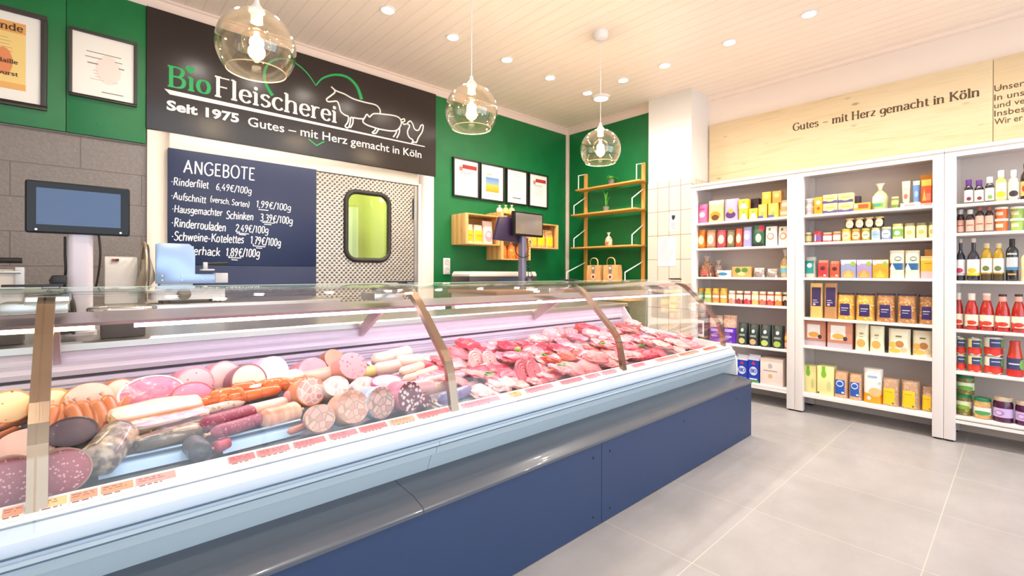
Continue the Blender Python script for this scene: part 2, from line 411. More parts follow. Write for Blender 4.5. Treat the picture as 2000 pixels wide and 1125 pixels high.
n = NT('grey_painted_blocks', 0.55)
v = n.coord((1, 1, 1), rot=(R(90), 0, 0), loc=(-0.02, 0, 0))
tc = n.new('ShaderNodeSeparateXYZ', {0: n.coord()})
cv = n.new('ShaderNodeCombineXYZ', {0: tc.outputs[0], 1: tc.outputs[2]})
mp = n.new('ShaderNodeMapping', {'Vector': cv.outputs[0], 'Location': (0.02, 0.0175, 0)})
br = n.new('ShaderNodeTexBrick', {'Vector': mp.outputs[0], 'Color1': (1, 1, 1, 1), 'Color2': (0.9, 0.9, 0.9, 1), 'Mortar': (0, 0, 0, 1), 'Scale': 1.0, 'Mortar Size': 0.004, 'Mortar Smooth': 0.6, 'Brick Width': 0.578, 'Row Height': 0.1955}, offset=0.5)
nz = n.noise(n.coord(), 60, 4)
n.col(n.mix(br.outputs['Fac'], n.ramp(nz, [(0.3, C(124, 117, 114)), (0.7, C(135, 127, 124))]), C(108, 101, 98)))
hm = n.new('ShaderNodeMath', {0: br.outputs['Fac'], 1: -1.0}, operation='MULTIPLY').outputs[0]
hm = n.new('ShaderNodeMath', {0: hm, 1: nz}, operation='ADD').outputs[0]
n.bump(hm, 0.35, 0.01)
BLOCK = n.m
w = MB()
w.box(XL, 0.36, YB, YB + 0.12, 0, ZC, BLOCK)
w.box(0.36, 2.40, YB, YB + 0.12, 1.96, ZC, WHITE)
w.box(2.40, XG + 0.1, YB, YB + 0.12, 0, ZC, GREEN)
struct(w.build('wall_back'))
struct(MB().box(XG, XG + 0.12, 2.6, YB + 0.12, 0, ZC, GREEN).build('wall_corner'))
struct(MB().box(XR, XR + 0.12, YF, 2.15, 0, ZC, mat((240, 226, 214), 0.6)).build('wall_right'))
struct(MB().box(XL - 0.12, XL, YF, YB + 0.12, 0, ZC, WHITE).build('wall_left'))
# street side, behind the camera: two big shop windows
w = MB()
for a, b in ((XL, -2.2), (1.05, 1.25), (4.4, XR + 0.12)): w.box(a, b, YF - 0.12, YF, 0, ZC, WHITE)
w.box(-2.2, 4.4, YF - 0.12, YF, 0, 0.3, WHITE); w.box(-2.2, 4.4, YF - 0.12, YF, 2.6, ZC, WHITE)
struct(w.build('wall_front'))
SHOPGLASS = thin_glass('shop_window_glass', (0.97, 0.98, 0.98))
for k, (a, b) in enumerate(((-2.2, 1.05), (1.25, 4.4))):
    f = MB()
    for x0, x1, z0, z1 in ((a, a + 0.06, 0.3, 2.6), (b - 0.06, b, 0.3, 2.6), (a, b, 0.3, 0.36), (a, b, 2.54, 2.6)): f.box(x0, x1, YF - 0.09, YF - 0.03, z0, z1, DARK)
    wf = struct(f.build('window_%d' % (k + 1)))
    MB().box(a + 0.05, b - 0.05, YF - 0.065, YF - 0.055, 0.35, 2.55, SHOPGLASS).build('glass_pane', wf)
# pillar with tiled lower half
n = NT('white_wall_tiles', 0.22)
tc = n.new('ShaderNodeSeparateXYZ', {0: n.coord()})
cv = n.new('ShaderNodeCombineXYZ', {0: n.new('ShaderNodeMath', {0: tc.outputs[0], 1: tc.outputs[1]}, operation='ADD').outputs[0], 1: tc.outputs[2]})
TILE_OFF = (0.1099, 0.1800, 0)
mp = n.new('ShaderNodeMapping', {'Vector': cv.outputs[0], 'Location': TILE_OFF})
br = n.new('ShaderNodeTexBrick', {'Vector': mp.outputs[0], 'Color1': C(222, 210, 196), 'Color2': C(216, 204, 190), 'Mortar': C(150, 130, 112), 'Scale': 1.0, 'Mortar Size': 0.003, 'Mortar Smooth': 0.1, 'Brick Width': 0.1230, 'Row Height': 0.2407}, offset=0.0)
n.col(br.outputs['Color']); n.bump(br.outputs['Fac'], -0.2)
w = MB().box(XP, XG + 0.25, 2.145, 2.608, 2.05, ZC, mat((228, 224, 220), 0.55)).box(XP - 0.008, XG + 0.25, 2.145, 2.608, 0, 2.05, n.m)
struct(w.build('wall_pillar'))
# mouldings
TRIM = mat((232, 212, 200), 0.45)
def cove(d, h): return [(0, 0), (d, 0), (d, -h * 0.18), (d * 0.75, -h * 0.25), (d * 0.35, -h * 0.75), (d * 0.3, -h), (0, -h)]
struct(MB().prism([(YB - a, ZC + b) for a, b in cove(0.04, 0.074)], 'x', XL, XG, TRIM).build('trim_1'))
struct(MB().prism([(XG - a, ZC + b) for a, b in cove(0.04, 0.074)], 'y', 2.608, YB - 0.01, TRIM).build('trim_2'))
struct(MB().box(4.391, XG, YB - 0.01, YB, 0, 2.832, TRIM).box(XG - 0.01, XG, YB - 0.034, YB, 0, 2.832, TRIM).build('trim_3'))
struct(MB().prism([(XR - a, ZC + b) for a, b in ((0, 0), (0.03, 0), (0.03, -0.012), (0.012, -0.03), (0.012, -0.045), (0, -0.045))], 'y', YF, 2.145, mat((238, 220, 206), 0.5)).build('trim_4'))
# white lining around the doorway
JAMB = mat((238, 226, 214), 0.4)
w = MB()
for x0, x1, z0, z1 in ((0.295, 0.412, 0, 2.044), (2.29, 2.462, 0, 2.044), (0.412, 2.29, 1.936, 2.044)): w.box(x0, x1, YB - 0.022, YB + 0.1, z0, z1, JAMB)
w.box(2.29, 2.32, YB - 0.03, YB - 0.02, 0, 1.95, JAMB)
struct(w.build('trim_5', bevel=0.004))
# green boards over the block wall, left of the sign
w = MB()
for a, b in ((XL, -0.9), (-0.897, -0.083), (-0.08, 0.2885)): w.box(a, b, YB - 0.02, YB - 0.001, 1.948, 2.832, GREEN)
for x, z in ((0.055, 2.02), (0.06, 1.962), (-0.55, 2.02), (-0.4, 2.7)): w.prism([(x + 0.004 * math.cos(t), z + 0.004 * math.sin(t)) for t in [i * 0.785 for i in range(8)]], 'y', YB - 0.0215, YB - 0.018, BLACK)
struct(w.build('trim_6', bevel=0.003))
# cold-room lobby seen through the door window
LIME = mat((204, 212, 138), 0.5)
w = MB().box(0.36, 2.42, 5.2, 5.25, 0, 2.6, LIME).box(0.31, 0.36, YB + 0.12, 5.25, 0, 2.6, LIME).box(2.40, 2.45, YB + 0.12, 5.25, 0, 2.6, LIME).box(0.31, 2.45, YB + 0.12, 5.25, 2.55, 2.6, mat((230, 228, 150), 0.5)).box(0.31, 2.45, YB, 5.25, -0.05, 0, FLOOR)
struct(w.build('wall_lobby'))
lamp('lobby_lamp', 'POINT', (1.55, 4.5, 2.2), 24, (1, 1, 0.85), shadow_soft_size=0.08)
t = thing('lamp_reflection', 'round glowing ball standing for a lamp reflection behind the door window', 'lamp', (1.83, 4.75, 1.93))  # glowing ball added for the lamp reflection in the door window
MB().ball((0, 0, 0), 0.05, glow('reflection_glow', (255, 246, 190), 6)).build('bulb', t, 60)
MB().tube([(0, 0, 0.04), (0, 0, 0.62)], 0.006, WHITE).build('cord', t)

# ------------------------------------------------------------------ metal swing door
n = NT('dotted_aluminium', 0.34)
tc = n.new('ShaderNodeSeparateXYZ', {0: n.coord()})
cv = n.new('ShaderNodeCombineXYZ', {0: tc.outputs[0], 1: tc.outputs[2]})
mp = n.new('ShaderNodeMapping', {'Vector': cv.outputs[0], 'Rotation': (0, 0, R(45)), 'Scale': (36, 36, 36)})
fx = n.new('ShaderNodeVectorMath', {0: mp.outputs[0]}, operation='FRACTION')
ds = n.new('ShaderNodeVectorMath', {0: fx.outputs[0], 1: (0.5, 0.5, 0)}, operation='DISTANCE').outputs['Value']
f = n.ramp(ds, [(0.18, 0.0), (0.42, 1.0)])
n.col(n.mix(f, C(112, 104, 96), C(190, 182, 172))); n.b.inputs['Metallic'].default_value = 0.85
n.bump(f, 0.6, 0.006)
DOORM = n.m
def rrect(cx, cz, hw, hh, r, k=6):
    p = []
    for sx, sz, a0 in ((1, 1, 0), (-1, 1, 90), (-1, -1, 180), (1, -1, 270)):
        for i in range(k + 1):
            a = R(a0 + 90 * i / k); p.append((cx + sx * (hw - r) + r * math.cos(a), cz + sz * (hh - r) + r * math.sin(a)))
    return p
dl, dr, db, dt = 1.36, 2.25, 0.02, 1.93
wcx, wcz, whw, whh = 1.803, 1.520, 0.192, 0.285
door = thing('door_1', '', '', (0, 0, 0)); del door['label']; del door['category']; struct(door)
ins = rrect(wcx, wcz, whw, whh, 0.085)
def outer(p):
    dx, dz = p[0] - wcx, p[1] - wcz; s = 1e9
    if dx > 1e-6: s = min(s, (dr - wcx) / dx)
    if dx < -1e-6: s = min(s, (dl - wcx) / dx)
    if dz > 1e-6: s = min(s, (dt - wcz) / dz)
    if dz < -1e-6: s = min(s, (db - wcz) / dz)
    return (wcx + dx * s, wcz + dz * s)
loop = ins
cor = [math.atan2(z - wcz, x - wcx) for x, z in ((dr, dt), (dl, dt), (dl, db), (dr, db))]
loop = sorted(ins + [(wcx + (whw - 0.012) * (1 if math.cos(a) > 0 else -1) * 0.985, wcz + (whh - 0.02) * (1 if math.sin(a) > 0 else -1) * 0.98) for a in []], key=lambda p: math.atan2(p[1] - wcz, p[0] - wcx))
outs = [outer(p) for p in loop]
for a in cor:                                # snap the nearest outer point to each corner
    k = min(range(len(outs)), key=lambda i: abs(math.atan2(outs[i][1] - wcz, outs[i][0] - wcx) - a))
    outs[k] = (dr if math.cos(a) > 0 else dl, dt if math.sin(a) > 0 else db)
w = MB(); N = len(loop); y0, y1 = YB - 0.012, YB + 0.035
vv = [(x, y0, z) for x, z in loop] + [(x, y0, z) for x, z in outs] + [(x, y1, z) for x, z in loop] + [(x, y1, z) for x, z in outs]
ff = []
for i in range(N):
    j = (i + 1) % N
    ff += [(i, j, N + j, N + i), (2 * N + i, 3 * N + i, 3 * N + j, 2 * N + j), (i, 2 * N + i, 2 * N + j, j), (N + i, N + j, 3 * N + j, 3 * N + i)]
w.add(vv, ff, DOORM); w.box(2.255, 2.289, y0, y1, db, dt, STEEL)
w.build('door_leaf', door)
MB().tube([(x, YB - 0.014, z) for x, z in rrect(wcx, wcz, whw + 0.004, whh + 0.004, 0.09)], 0.021, mat((44, 40, 36), 0.5), 8, closed=True).build('window_gasket', door, 60)
MB().prism(rrect(wcx, wcz, whw, whh, 0.085), 'y', YB + 0.005, YB + 0.012, thin_glass('door_window_pane', (0.95, 0.98, 0.86), 0.06)).build('window_pane', door)
for z in (1.72, 0.5):
    MB().box(2.235, 2.258, YB - 0.028, YB - 0.012, z - 0.09, z + 0.09, STEELD).tube([(2.247, YB - 0.034, z - 0.11), (2.247, YB - 0.034, z + 0.11)], 0.009, STEEL, 8).build('hinge', door)
h = thing('wall_bracket', 'slim upright grey bracket on the lobby wall behind the door window', 'bracket', (1.86, 5.16, 1.5))
MB().box(-0.02, 0.02, 0, 0.035, -0.16, 0.16, WHITE).build('plate', h, bevel=0.004); MB().tube([(0, -0.01, -0.1), (0, -0.04, -0.06), (0, -0.04, 0.06), (0, -0.01, 0.1)], 0.008, STEEL).build('handle', h, 60)

# ------------------------------------------------------------------ menu board with chalk writing
yb = YB - 0.05
def onboard(x, z, lift): return (x, yb - lift, z)
bd = thing('chalkboard', 'tall dark blue menu board with handwritten white offers beside the metal door', 'menu board', (0.88, yb, 1.0))
bd.location = (0, 0, 0)
NAVY = mat((18, 36, 76), 0.42)
MB().box(0.402, 1.352, yb + 0.0243, yb + 0.0272, 0.05, 1.936, BLACK).build('backing', bd)
MB().box(0.402, 1.352, yb, yb + 0.024, 1.172, 1.938, NAVY).build('board', bd, bevel=0.002)
MB().box(0.402, 1.352, yb, yb + 0.024, 0.05, 1.17, NAVY).build('lower_panel', bd, bevel=0.002)
CHALK = mat((238, 236, 236), 0.8)
def chalk(text, px0, py0, px1, py1, h, thick=0.085, seed=1, sl=0.12):
    a = ony(px0, py0, yb); b = ony(px1, py1, yb); dz = (b.z - a.z) / (b.x - a.x)
    size = h * depth(a) / F_PX / 0.72; w = MB()
    write(w, text, 0, 0, size, lambda x, z, l: (a.x + x, yb - l, a.z + z + dz * x), CHALK, b.x - a.x, thick, slant=sl, jit=0.014, seed=seed)
    w.build('chalk_lettering', bd)
def uline(px0, py0, px1, py1):
    w = MB()
    a = ony(px0, py0, yb); b = ony(px1, py1, yb)
    ribbon(w, [Vector((a.x, a.z)), Vector((b.x, b.z))], lambda d: 0.006, lambda x, z, l: (x, yb - l, z), CHALK)
    w.build('chalk_underline', bd)
chalk('ANGEBOTE', 357, 337, 498, 352, 25, 0.075, 2, 0.04)
for i, (tx, a, b, h) in enumerate([('*Rinderfilet', (333, 361), (407, 368), 16), ('6,49€/100g', (421, 370), (491, 379), 14), ('*Aufschnitt', (333, 388), (402, 397), 15), ('(versch. Sorten)', (410, 394), (487, 405), 12), ('1,99€/100g', (499, 404), (568, 412), 14),
        ('*Hausgemachter', (335, 414), (434, 422), 15), ('Schinken', (441, 427), (495, 430), 16), ('3,39€/100g', (507, 431), (571, 438), 15), ('*Rinderrouladen', (334, 442), (441, 452), 18), ('2,49€/100g', (459, 452), (524, 456), 15),
        ('*Schweine-Kotelettes', (334, 469), (476, 475), 18), ('1,79€/100g', (488, 476), (548, 481), 16), ('*Rinderhack', (333, 495), (430, 500), 18), ('1,89€/100g', (440, 500), (507, 502), 17)]):
    chalk(tx, *a, *b, h * 0.94, 0.078, i + 3)
for u in ((505, 409, 524, 411), (512, 434, 536, 436), (516, 438, 530, 439), (462, 455, 486, 457), (467, 458, 480, 459), (494, 480, 518, 482), (500, 484, 512, 485), (446, 503, 471, 504), (452, 507, 464, 508)): uline(*u)

# ------------------------------------------------------------------ shop sign
ys = YB - 0.03
sg = thing('shop_sign', 'long dark shop sign with green and white lettering, heart and farm animals above the doorway', 'sign')
MB().box(0.29, 2.4764, ys, YB - 0.004, 2.046, 2.831, mat((46, 38, 36), 0.27)).build('sign_board', sg, bevel=0.002)
SW = mat((240, 232, 226), 0.5); SGN = mat((20, 166, 84), 0.5)
def sp(u, v): p = ony(280 + u / 3.308, v / 3.308, ys); return Vector((p.x, p.z))
plane = lambda x, z, l: (x, ys - l, z)
def sign_text(text, uv0, uv1, capuv, m, mb, thick, thin):
    a, b, c = sp(*uv0), sp(*uv1), sp(*capuv); size = (c.y - a.y) / 0.72; dz = (b.y - a.y) / (b.x - a.x)
    write(mb, text, 0, 0, size, lambda x, z, l: (a.x + x, ys - l, a.y + z + dz * x), m, b.x - a.x, thick, thin, serif=True)
w = MB(); sign_text('Bıo', (150, 552), (442, 612), (158, 424), SGN, w, 0.125, 0.05); w.build('green_lettering', sg)
w = MB(); sign_text('Fleischerei', (455, 616), (1252, 792), (462, 492), SW, w, 0.12, 0.045); w.build('white_lettering', sg)
def heart(mb, c, s, m):
    pts = []
    for i in range(28):
        t = 2 * math.pi * i / 28; pts.append((c.x + s * 16 * math.sin(t) ** 3, c.y + s * (13 * math.cos(t) - 5 * math.cos(2 * t) - 2 * math.cos(3 * t) - math.cos(4 * t))))
    mb.prism(pts, 'y', ys - 0.0012, ys, m)
w = MB(); heart(w, sp(303, 450), 0.0017, SGN)
hp = [sp(*p) for p in ((835, 618), (800, 560), (782, 500), (790, 440), (830, 395), (890, 378), (950, 392), (1000, 420), (1060, 475), (1115, 552))]
H1 = smooth_pts(hp); k = len(H1)
for i in range(k - 1):
    wd = 0.008 + 0.016 * (1 - i / k) ** 1.5
    ribbon(w, H1[i:i + 2], lambda d: wd, plane, SGN)
H2 = smooth_pts([sp(*p) for p in ((1115, 552), (1160, 505), (1240, 483), (1320, 500), (1380, 560), (1410, 642))]); k = len(H2)
for i in range(k - 1):
    wd = 0.009 + 0.022 * (i / k)
    ribbon(w, H2[i:i + 2], lambda d: wd, plane, SGN)
ribbon(w, [sp(*p) for p in ((1068, 898), (1120, 940), (1168, 914))], lambda d: 0.009, plane, SGN)
w.build('heart_emblem', sg)
w = MB()
a, b = sp(135, 573), sp(1818, 945)
w.prism([(a.x, a.y), (a.x + 0.03, a.y - 0.03), (b.x, b.y - 0.008), (b.x, b.y)], 'y', ys - 0.0012, ys, SW)
LN = [0]
def line(pts, wd=0.0115, sm=True):
    LN[0] += 1
    P = [sp(*p) for p in pts]; ribbon(w, smooth_pts(P, 4) if sm else P, lambda d: wd, plane, SW, 0.001 + 0.00015 * LN[0])
line(((1213, 560), (1238, 582), (1258, 592), (1300, 608), (1360, 640), (1440, 663), (1500, 678), (1527, 705), (1530, 735)))
line(((1235, 582), (1236, 598), (1212, 618), (1184, 640), (1192, 656), (1220, 656), (1250, 655), (1264, 680), (1275, 720), (1300, 742), (1325, 755), (1320, 790), (1303, 816), (1325, 824), (1336, 790), (1340, 760), (1354, 765), (1352, 798), (1336, 826)))
line(((1356, 760), (1390, 766), (1424, 768)))
line(((1445, 738), (1430, 760), (1418, 785), (1440, 805), (1480, 820), (1530, 835), (1600, 846), (1640, 840), (1665, 805), (1660, 770), (1630, 750), (1570, 740), (1500, 734), (1478, 740), (1460, 756), (1445, 738)))
line(((1662, 775), (1684, 768), (1688, 782), (1674, 790), (1684, 804), (1698, 800)))
line(((1500, 826), (1496, 842), (1478, 858), (1500, 862), (1512, 846), (1522, 832))); line(((1636, 842), (1632, 860), (1614, 886))); line(((1656, 826), (1652, 860), (1636, 892)))
line(((1716, 786), (1704, 800), (1720, 812), (1706, 850), (1716, 886), (1742, 906), (1734, 922), (1752, 918), (1764, 920), (1776, 890), (1800, 852), (1808, 812), (1794, 810), (1776, 842), (1752, 834), (1740, 802), (1726, 783), (1716, 786)))
w.build('animal_outlines', sg)
def sign_sans(text, uv0, uv1, capuv, name, bold):
    a, b, c = sp(*uv0), sp(*uv1), sp(*capuv); dz = (b.y - a.y) / (b.x - a.x)
    sans(text, b.x - a.x, (c.y - a.y), SW, name, sg, lambda x, z, l: (a.x + x, ys - l, a.y + z + dz * x), bold)
sign_sans('Seit 1975', (150, 706), (618, 792), (155, 644), 'bold_lettering', 0.034)
sign_sans('Gutes – mit Herz gemacht in Köln', (676, 812), (1796, 1022), (684, 752), 'motto_lettering', 0.006)

# ------------------------------------------------------------------ framed certificates
def frame(name, label, x0, x1, z0, z1, fw_, mat_frame, build, group=None, dpt=0.025):
    y = YB - (0.021 if x1 < 0.28 else 0.0)
    t = thing(name, label, 'picture', (x0, y, z0), group=group)
    W, H = x1 - x0, z1 - z0; f = MB()
    for a, b, c, d in ((0, W, 0, fw_), (0, W, H - fw_, H), (0, fw_, fw_, H - fw_), (W - fw_, W, fw_, H - fw_)): f.box(a, b, -dpt, 0, c, d, mat_frame)
    f.build('frame', t, bevel=0.002)
    p = MB().box(fw_ * 0.8, W - fw_ * 0.8, -0.012, -0.002, fw_ * 0.8, H - fw_ * 0.8, PAPER); p.build('mount', t)
    q = MB(); build(q, W, H, lambda x, z, l: (x, -0.012 - l, z)); q.build('print', t)
    return t
def rows(q, pl, x0, x1, z0, z1, k, m, seed=1, th=0.004, cen=True):
    r = random.Random(seed)
    for i in range(k):
        z = z1 - (z1 - z0) * i / max(k - 1, 1); s = r.uniform(0.55, 1.0) * (x1 - x0); c = (x0 + x1) / 2 if cen else x0 + s / 2
        q.box(c - s / 2, c + s / 2, -0.0128, -0.012, z, z + th, m)
def urk(q, W, H, pl):
    q.box(0.1, W - 0.085, -0.0126, -0.012, 0.09, H - 0.075, mat((240, 208, 132), 0.7))
    q.box(0.1, W - 0.085, -0.0129, -0.012, H - 0.135, H - 0.075, mat((228, 164, 92), 0.7)); q.box(0.1, W - 0.085, -0.0129, -0.012, 0.09, 0.125, mat((232, 176, 104), 0.7))
    BR = mat((70, 52, 36), 0.7)
    write(q, 'Urkunde', W - 0.30, H - 0.122, 0.052, lambda x, z, l: (x, -0.0131 - l, z), BR, 0.205, 0.13, 0.06, serif=True)
    rows(q, pl, 0.14, W - 0.12, H - 0.26, H - 0.17, 6, mat((190, 160, 110), 0.7), 3, 0.003)
    q.ball((W - 0.17, -0.0128, 0.24), (0.035, 0.0008, 0.075), mat((226, 140, 92), 0.7), 12, 8)
    write(q, 'medaille', W - 0.24, 0.232, 0.03, lambda x, z, l: (x, -0.0142 - l, z), BR, 0.125, 0.14, 0.07, serif=True)
    write(q, 'wurst', W - 0.20, 0.165, 0.03, lambda x, z, l: (x, -0.0142 - l, z), BR, 0.085, 0.14, 0.07, serif=True)
FRM = mat((58, 52, 48), 0.4)
a, b = ony(-60, 25, YB - 0.02), ony(92, 220, YB - 0.02)
frame('picture_frame', 'dark framed yellow award certificate with a wide white mount at the left edge', a.x - 0.16, b.x, 2.046, 2.585, 0.026, FRM, urk)
def cert2(q, W, H, pl):
    q.ball((W / 2 + 0.02, -0.0125, H / 2 - 0.01), (0.06, 0.0006, 0.09), mat((244, 222, 214), 0.8), 12, 8)
    rows(q, pl, 0.06, W - 0.06, H * 0.62, H * 0.7, 2, GREYTXT, 5, 0.004); rows(q, pl, 0.08, W - 0.06, H * 0.5, H * 0.53, 1, GREYTXT, 2, 0.006)
    rows(q, pl, 0.09, W - 0.09, H * 0.3, H * 0.43, 4, mat((214, 190, 184), 0.8), 9, 0.004); rows(q, pl, 0.13, W - 0.05, 0.045, 0.05, 1, GREYTXT, 9, 0.005)
a, b = ony(134, 190, YB - 0.02), ony(267, 213, YB - 0.02)
frame('picture_frame', 'dark framed white certificate with faint text between the sign and the yellow award', a.x, b.x, 2.166, 2.568, 0.016, FRM, cert2)
def red_cert(q, W, H, pl):
    RD = mat((176, 52, 48), 0.7)
    q.box(W * 0.36, W - 0.03, -0.0128, -0.012, H - 0.1, H - 0.06, RD); q.box(W * 0.24, W * 0.36, -0.0128, -0.012, H - 0.125, H - 0.085, mat((206, 120, 110), 0.7))
    rows(q, pl, 0.05, W - 0.05, H * 0.62, H * 0.66, 2, GREYTXT, 4, 0.004); rows(q, pl, 0.07, W - 0.07, H * 0.36, H * 0.56, 6, mat((186, 182, 180), 0.7), 7, 0.003)
def field_pic(q, W, H, pl):
    nn = NT('cornfield_print', 0.6); s = nn.new('ShaderNodeSeparateXYZ', {0: nn.coord()}).outputs[2]
    nn.col(nn.ramp(nn.new('ShaderNodeMapRange', {0: s, 1: 0.1, 2: 0.27}).outputs[0], [(0.0, C(206, 160, 30)), (0.38, C(224, 190, 70)), (0.5, C(150, 176, 190)), (1.0, C(70, 130, 205))]))
    q.box(W * 0.24, W * 0.78, -0.0128, -0.012, H * 0.25, H * 0.64, nn.m); q.box(W * 0.28, W * 0.5, -0.0128, -0.012, H * 0.7, H * 0.73, mat((214, 186, 110), 0.7))
    rows(q, pl, 0.06, W - 0.06, H * 0.12, H * 0.16, 2, GREYTXT, 6, 0.003)
def plain_cert(q, W, H, pl):
    rows(q, pl, 0.09, W - 0.09, H * 0.8, H * 0.86, 2, mat((190, 176, 130), 0.7), 3, 0.004); rows(q, pl, 0.05, W - 0.05, H * 0.4, H * 0.68, 7, mat((176, 172, 166), 0.7), 8, 0.003)
    rows(q, pl, 0.06, W - 0.06, H * 0.16, H * 0.17, 1, GREYTXT, 1, 0.012)
FB = mat((30, 27, 26), 0.4)
for (p0, p1), lb, fn in (((883, 934), 'black framed certificate with a red banner, above the left wall crate', red_cert), ((936, 983), 'black framed print of a yellow cornfield under blue sky', field_pic), ((987, 1028), 'black framed plain text certificate right of the cornfield print', plain_cert), ((1031, 1068), 'black framed red banner certificate nearest the corner above the monitor', red_cert)):
    frame('picture_frame', lb, ony(p0, 350, YB).x, ony(p1, 350, YB).x, 1.886, 2.278, 0.015, FB, fn, 'black framed certificates on the green wall')
t = thing('wall_socket', 'white double wall socket low on the green wall beside the doorway', 'socket', (2.62, YB, 1.19))
MB().box(-0.04, 0.04, -0.012, 0, -0.08, 0.08, WHITEG).build('plate', t, bevel=0.004)
for z in (-0.04, 0.04): MB().lathe([(0.028, 0), (0.028, 0.004), (0.023, 0.004), (0.021, 0.001), (0, 0.001)], mat((214, 208, 204), 0.4), 20, Matrix.Translation((0, -0.012, z)) @ Matrix.Rotation(R(90), 4, 'X')).build('socket_insert', t)

# ------------------------------------------------------------------ pendants and downlights
AMBER = thin_glass('amber_pendant_glass', (0.985, 0.955, 0.88), 0.07, 2.2)
BULBG = thin_glass('bulb_glass', (1.0, 0.95, 0.84), 0.06, 2.5)
for px, lb in ((501, 'large clear globe pendant hanging in front of the shop sign'), (921, 'middle globe pendant hanging before the green wall above the certificates'), (1173, 'globe pendant farthest right, hanging before the wooden wall shelf')):
    d = ray(px, 200); P = EYEV + d * (2.11 / d.y)
    t = thing('pendant_lamp', lb, 'lamp', (P.x, 2.11, 0), group='globe pendants over the counter')
    zc = 2.04; r = 0.148
    MB().lathe([(0.055, ZC), (0.055, ZC - 0.02), (0.045, ZC - 0.05), (0.018, ZC - 0.06), (0.0, ZC - 0.06)], WHITEG, 24).build('canopy', t, 50)
    MB().tube([(0, 0, zc + r + 0.02), (0, 0, ZC - 0.055)], 0.003, WHITEG, 8).build('cord', t, 60)
    MB().lathe([(0.0, zc + r + 0.05), (0.008, zc + r + 0.05), (0.01, zc + r + 0.03), (0.028, zc + r + 0.006), (0.03, zc + r - 0.004), (0.022, zc + r - 0.01), (0.022, zc + 0.1), (0.0, zc + 0.1)], WHITEG, 20).build('socket', t, 50)
    prof = []
    for i in range(27):
        th = R(9 + i * (132 - 9) / 26); prof.append((r * math.sin(th), zc + r * math.cos(th)))
    inn = [((r - 0.003) * math.sin(R(9 + i * 123 / 26)), zc + (r - 0.003) * math.cos(R(9 + i * 123 / 26))) for i in range(27)]
    MB().lathe(prof + inn[::-1] + [prof[0]], AMBER, 48).build('glass_shade', t, 60)
    rim = MB().tube([(prof[-1][0] * math.cos(a), prof[-1][0] * math.sin(a), prof[-1][1]) for a in [2 * math.pi * i / 40 for i in range(40)]], 0.0022, mat((236, 214, 160), 0.15, coat=0.5), 6, closed=True).build('glass_rim', t, 60)
    bp = [(0.013, zc + 0.1), (0.014, zc + 0.075)] + [(0.056 * math.sin(R(a)), zc + 0.018 + 0.056 * math.cos(R(a))) for a in range(18, 181, 9)]
    MB().lathe(bp, BULBG, 28).build('bulb', t, 60)
    w = MB()
    for k in range(6):
        a = k * math.pi / 3; w.tube([(0.006 * math.cos(a), 0.006 * math.sin(a), zc + 0.06), (0.015 * math.cos(a + .3), 0.015 * math.sin(a + .3), zc - 0.005)], 0.0028, glow('warm_filament', (255, 206, 140), 60), 6)
    w.build('filament', t)
    lamp('pendant_bulb_light', 'POINT', (0, 0, zc + 0.02), 18, (1, 0.89, 0.77), t, shadow_soft_size=0.03)
GLOWL = glow('downlight_lens', (255, 244, 226), 110)
def downlight(x, y, lb):
    t = thing('ceiling_downlight', lb, 'lamp', (x, y, ZC), group='recessed ceiling downlights')
    MB().lathe([(0.039, -0.001), (0.052, -0.001), (0.051, -0.006), (0.041, -0.008), (0.039, -0.001)], WHITEG, 24).build('ring', t, 40)
    MB().lathe([(0.0, -0.003), (0.04, -0.003), (0.04, -0.0015), (0, -0.0015)], GLOWL, 24).build('lens', t)
    lamp('downlight_beam', 'SPOT', (0, 0, -0.012), 35, (1, 0.93, 0.85), t, spot_size=R(150), spot_blend=1.0, shadow_soft_size=0.03)
for k, x in enumerate((1.512, 2.047, 2.593, 3.12)):
    downlight(x, 2.905, ['first', 'second', 'third', 'fourth'][k] + ' recessed downlight from the left, in the row along the back wall')
for k, y in enumerate((2.9, 2.486, 2.07, 1.526, 0.99)):
    downlight(3.655, y, ['farthest recessed downlight, in the corner next to the glowing round ceiling disc', 'recessed downlight second from the corner in the row before the pillar', 'recessed downlight directly before the white pillar', 'bright recessed downlight above the bookcase beside the pillar', 'bright recessed downlight above the middle bookcase'][k])
for k, (x, y) in enumerate(((0.44, 2.905), (0.978, 2.905), (3.655, 0.45), (3.655, -0.1), (0.9, 0.6), (2.2, 0.2), (-0.5, 0.6), (3.655, -0.9))):  # unseen: the rows carried on, off-row downlights added for the room's light
    downlight(x, y, ['recessed downlight above the yellow award, outside the picture', 'recessed downlight above the shop sign, outside the picture', 'recessed downlight above the right hand bookcase, outside the picture', 'recessed downlight over the right edge of the shop, outside the picture', 'added unseen downlight over the customer side of the counter', 'added unseen downlight over the open tiled floor', 'added unseen downlight over the left end of the counter', 'recessed downlight near the shop window, outside the picture'][k])
t = thing('ceiling_lamp', 'flat round glowing ceiling disc behind the cord of the right pendant', 'lamp', (3.846, 2.878, ZC))
MB().lathe([(0, -0.02), (0.075, -0.02), (0.09, -0.012), (0.092, 0), (0, 0)], WHITEG, 32).build('housing', t, 40)
MB().lathe([(0, -0.023), (0.07, -0.021), (0.07, -0.019), (0, -0.019)], glow('disc_diffuser', (255, 240, 214), 6), 32).build('diffuser', t)
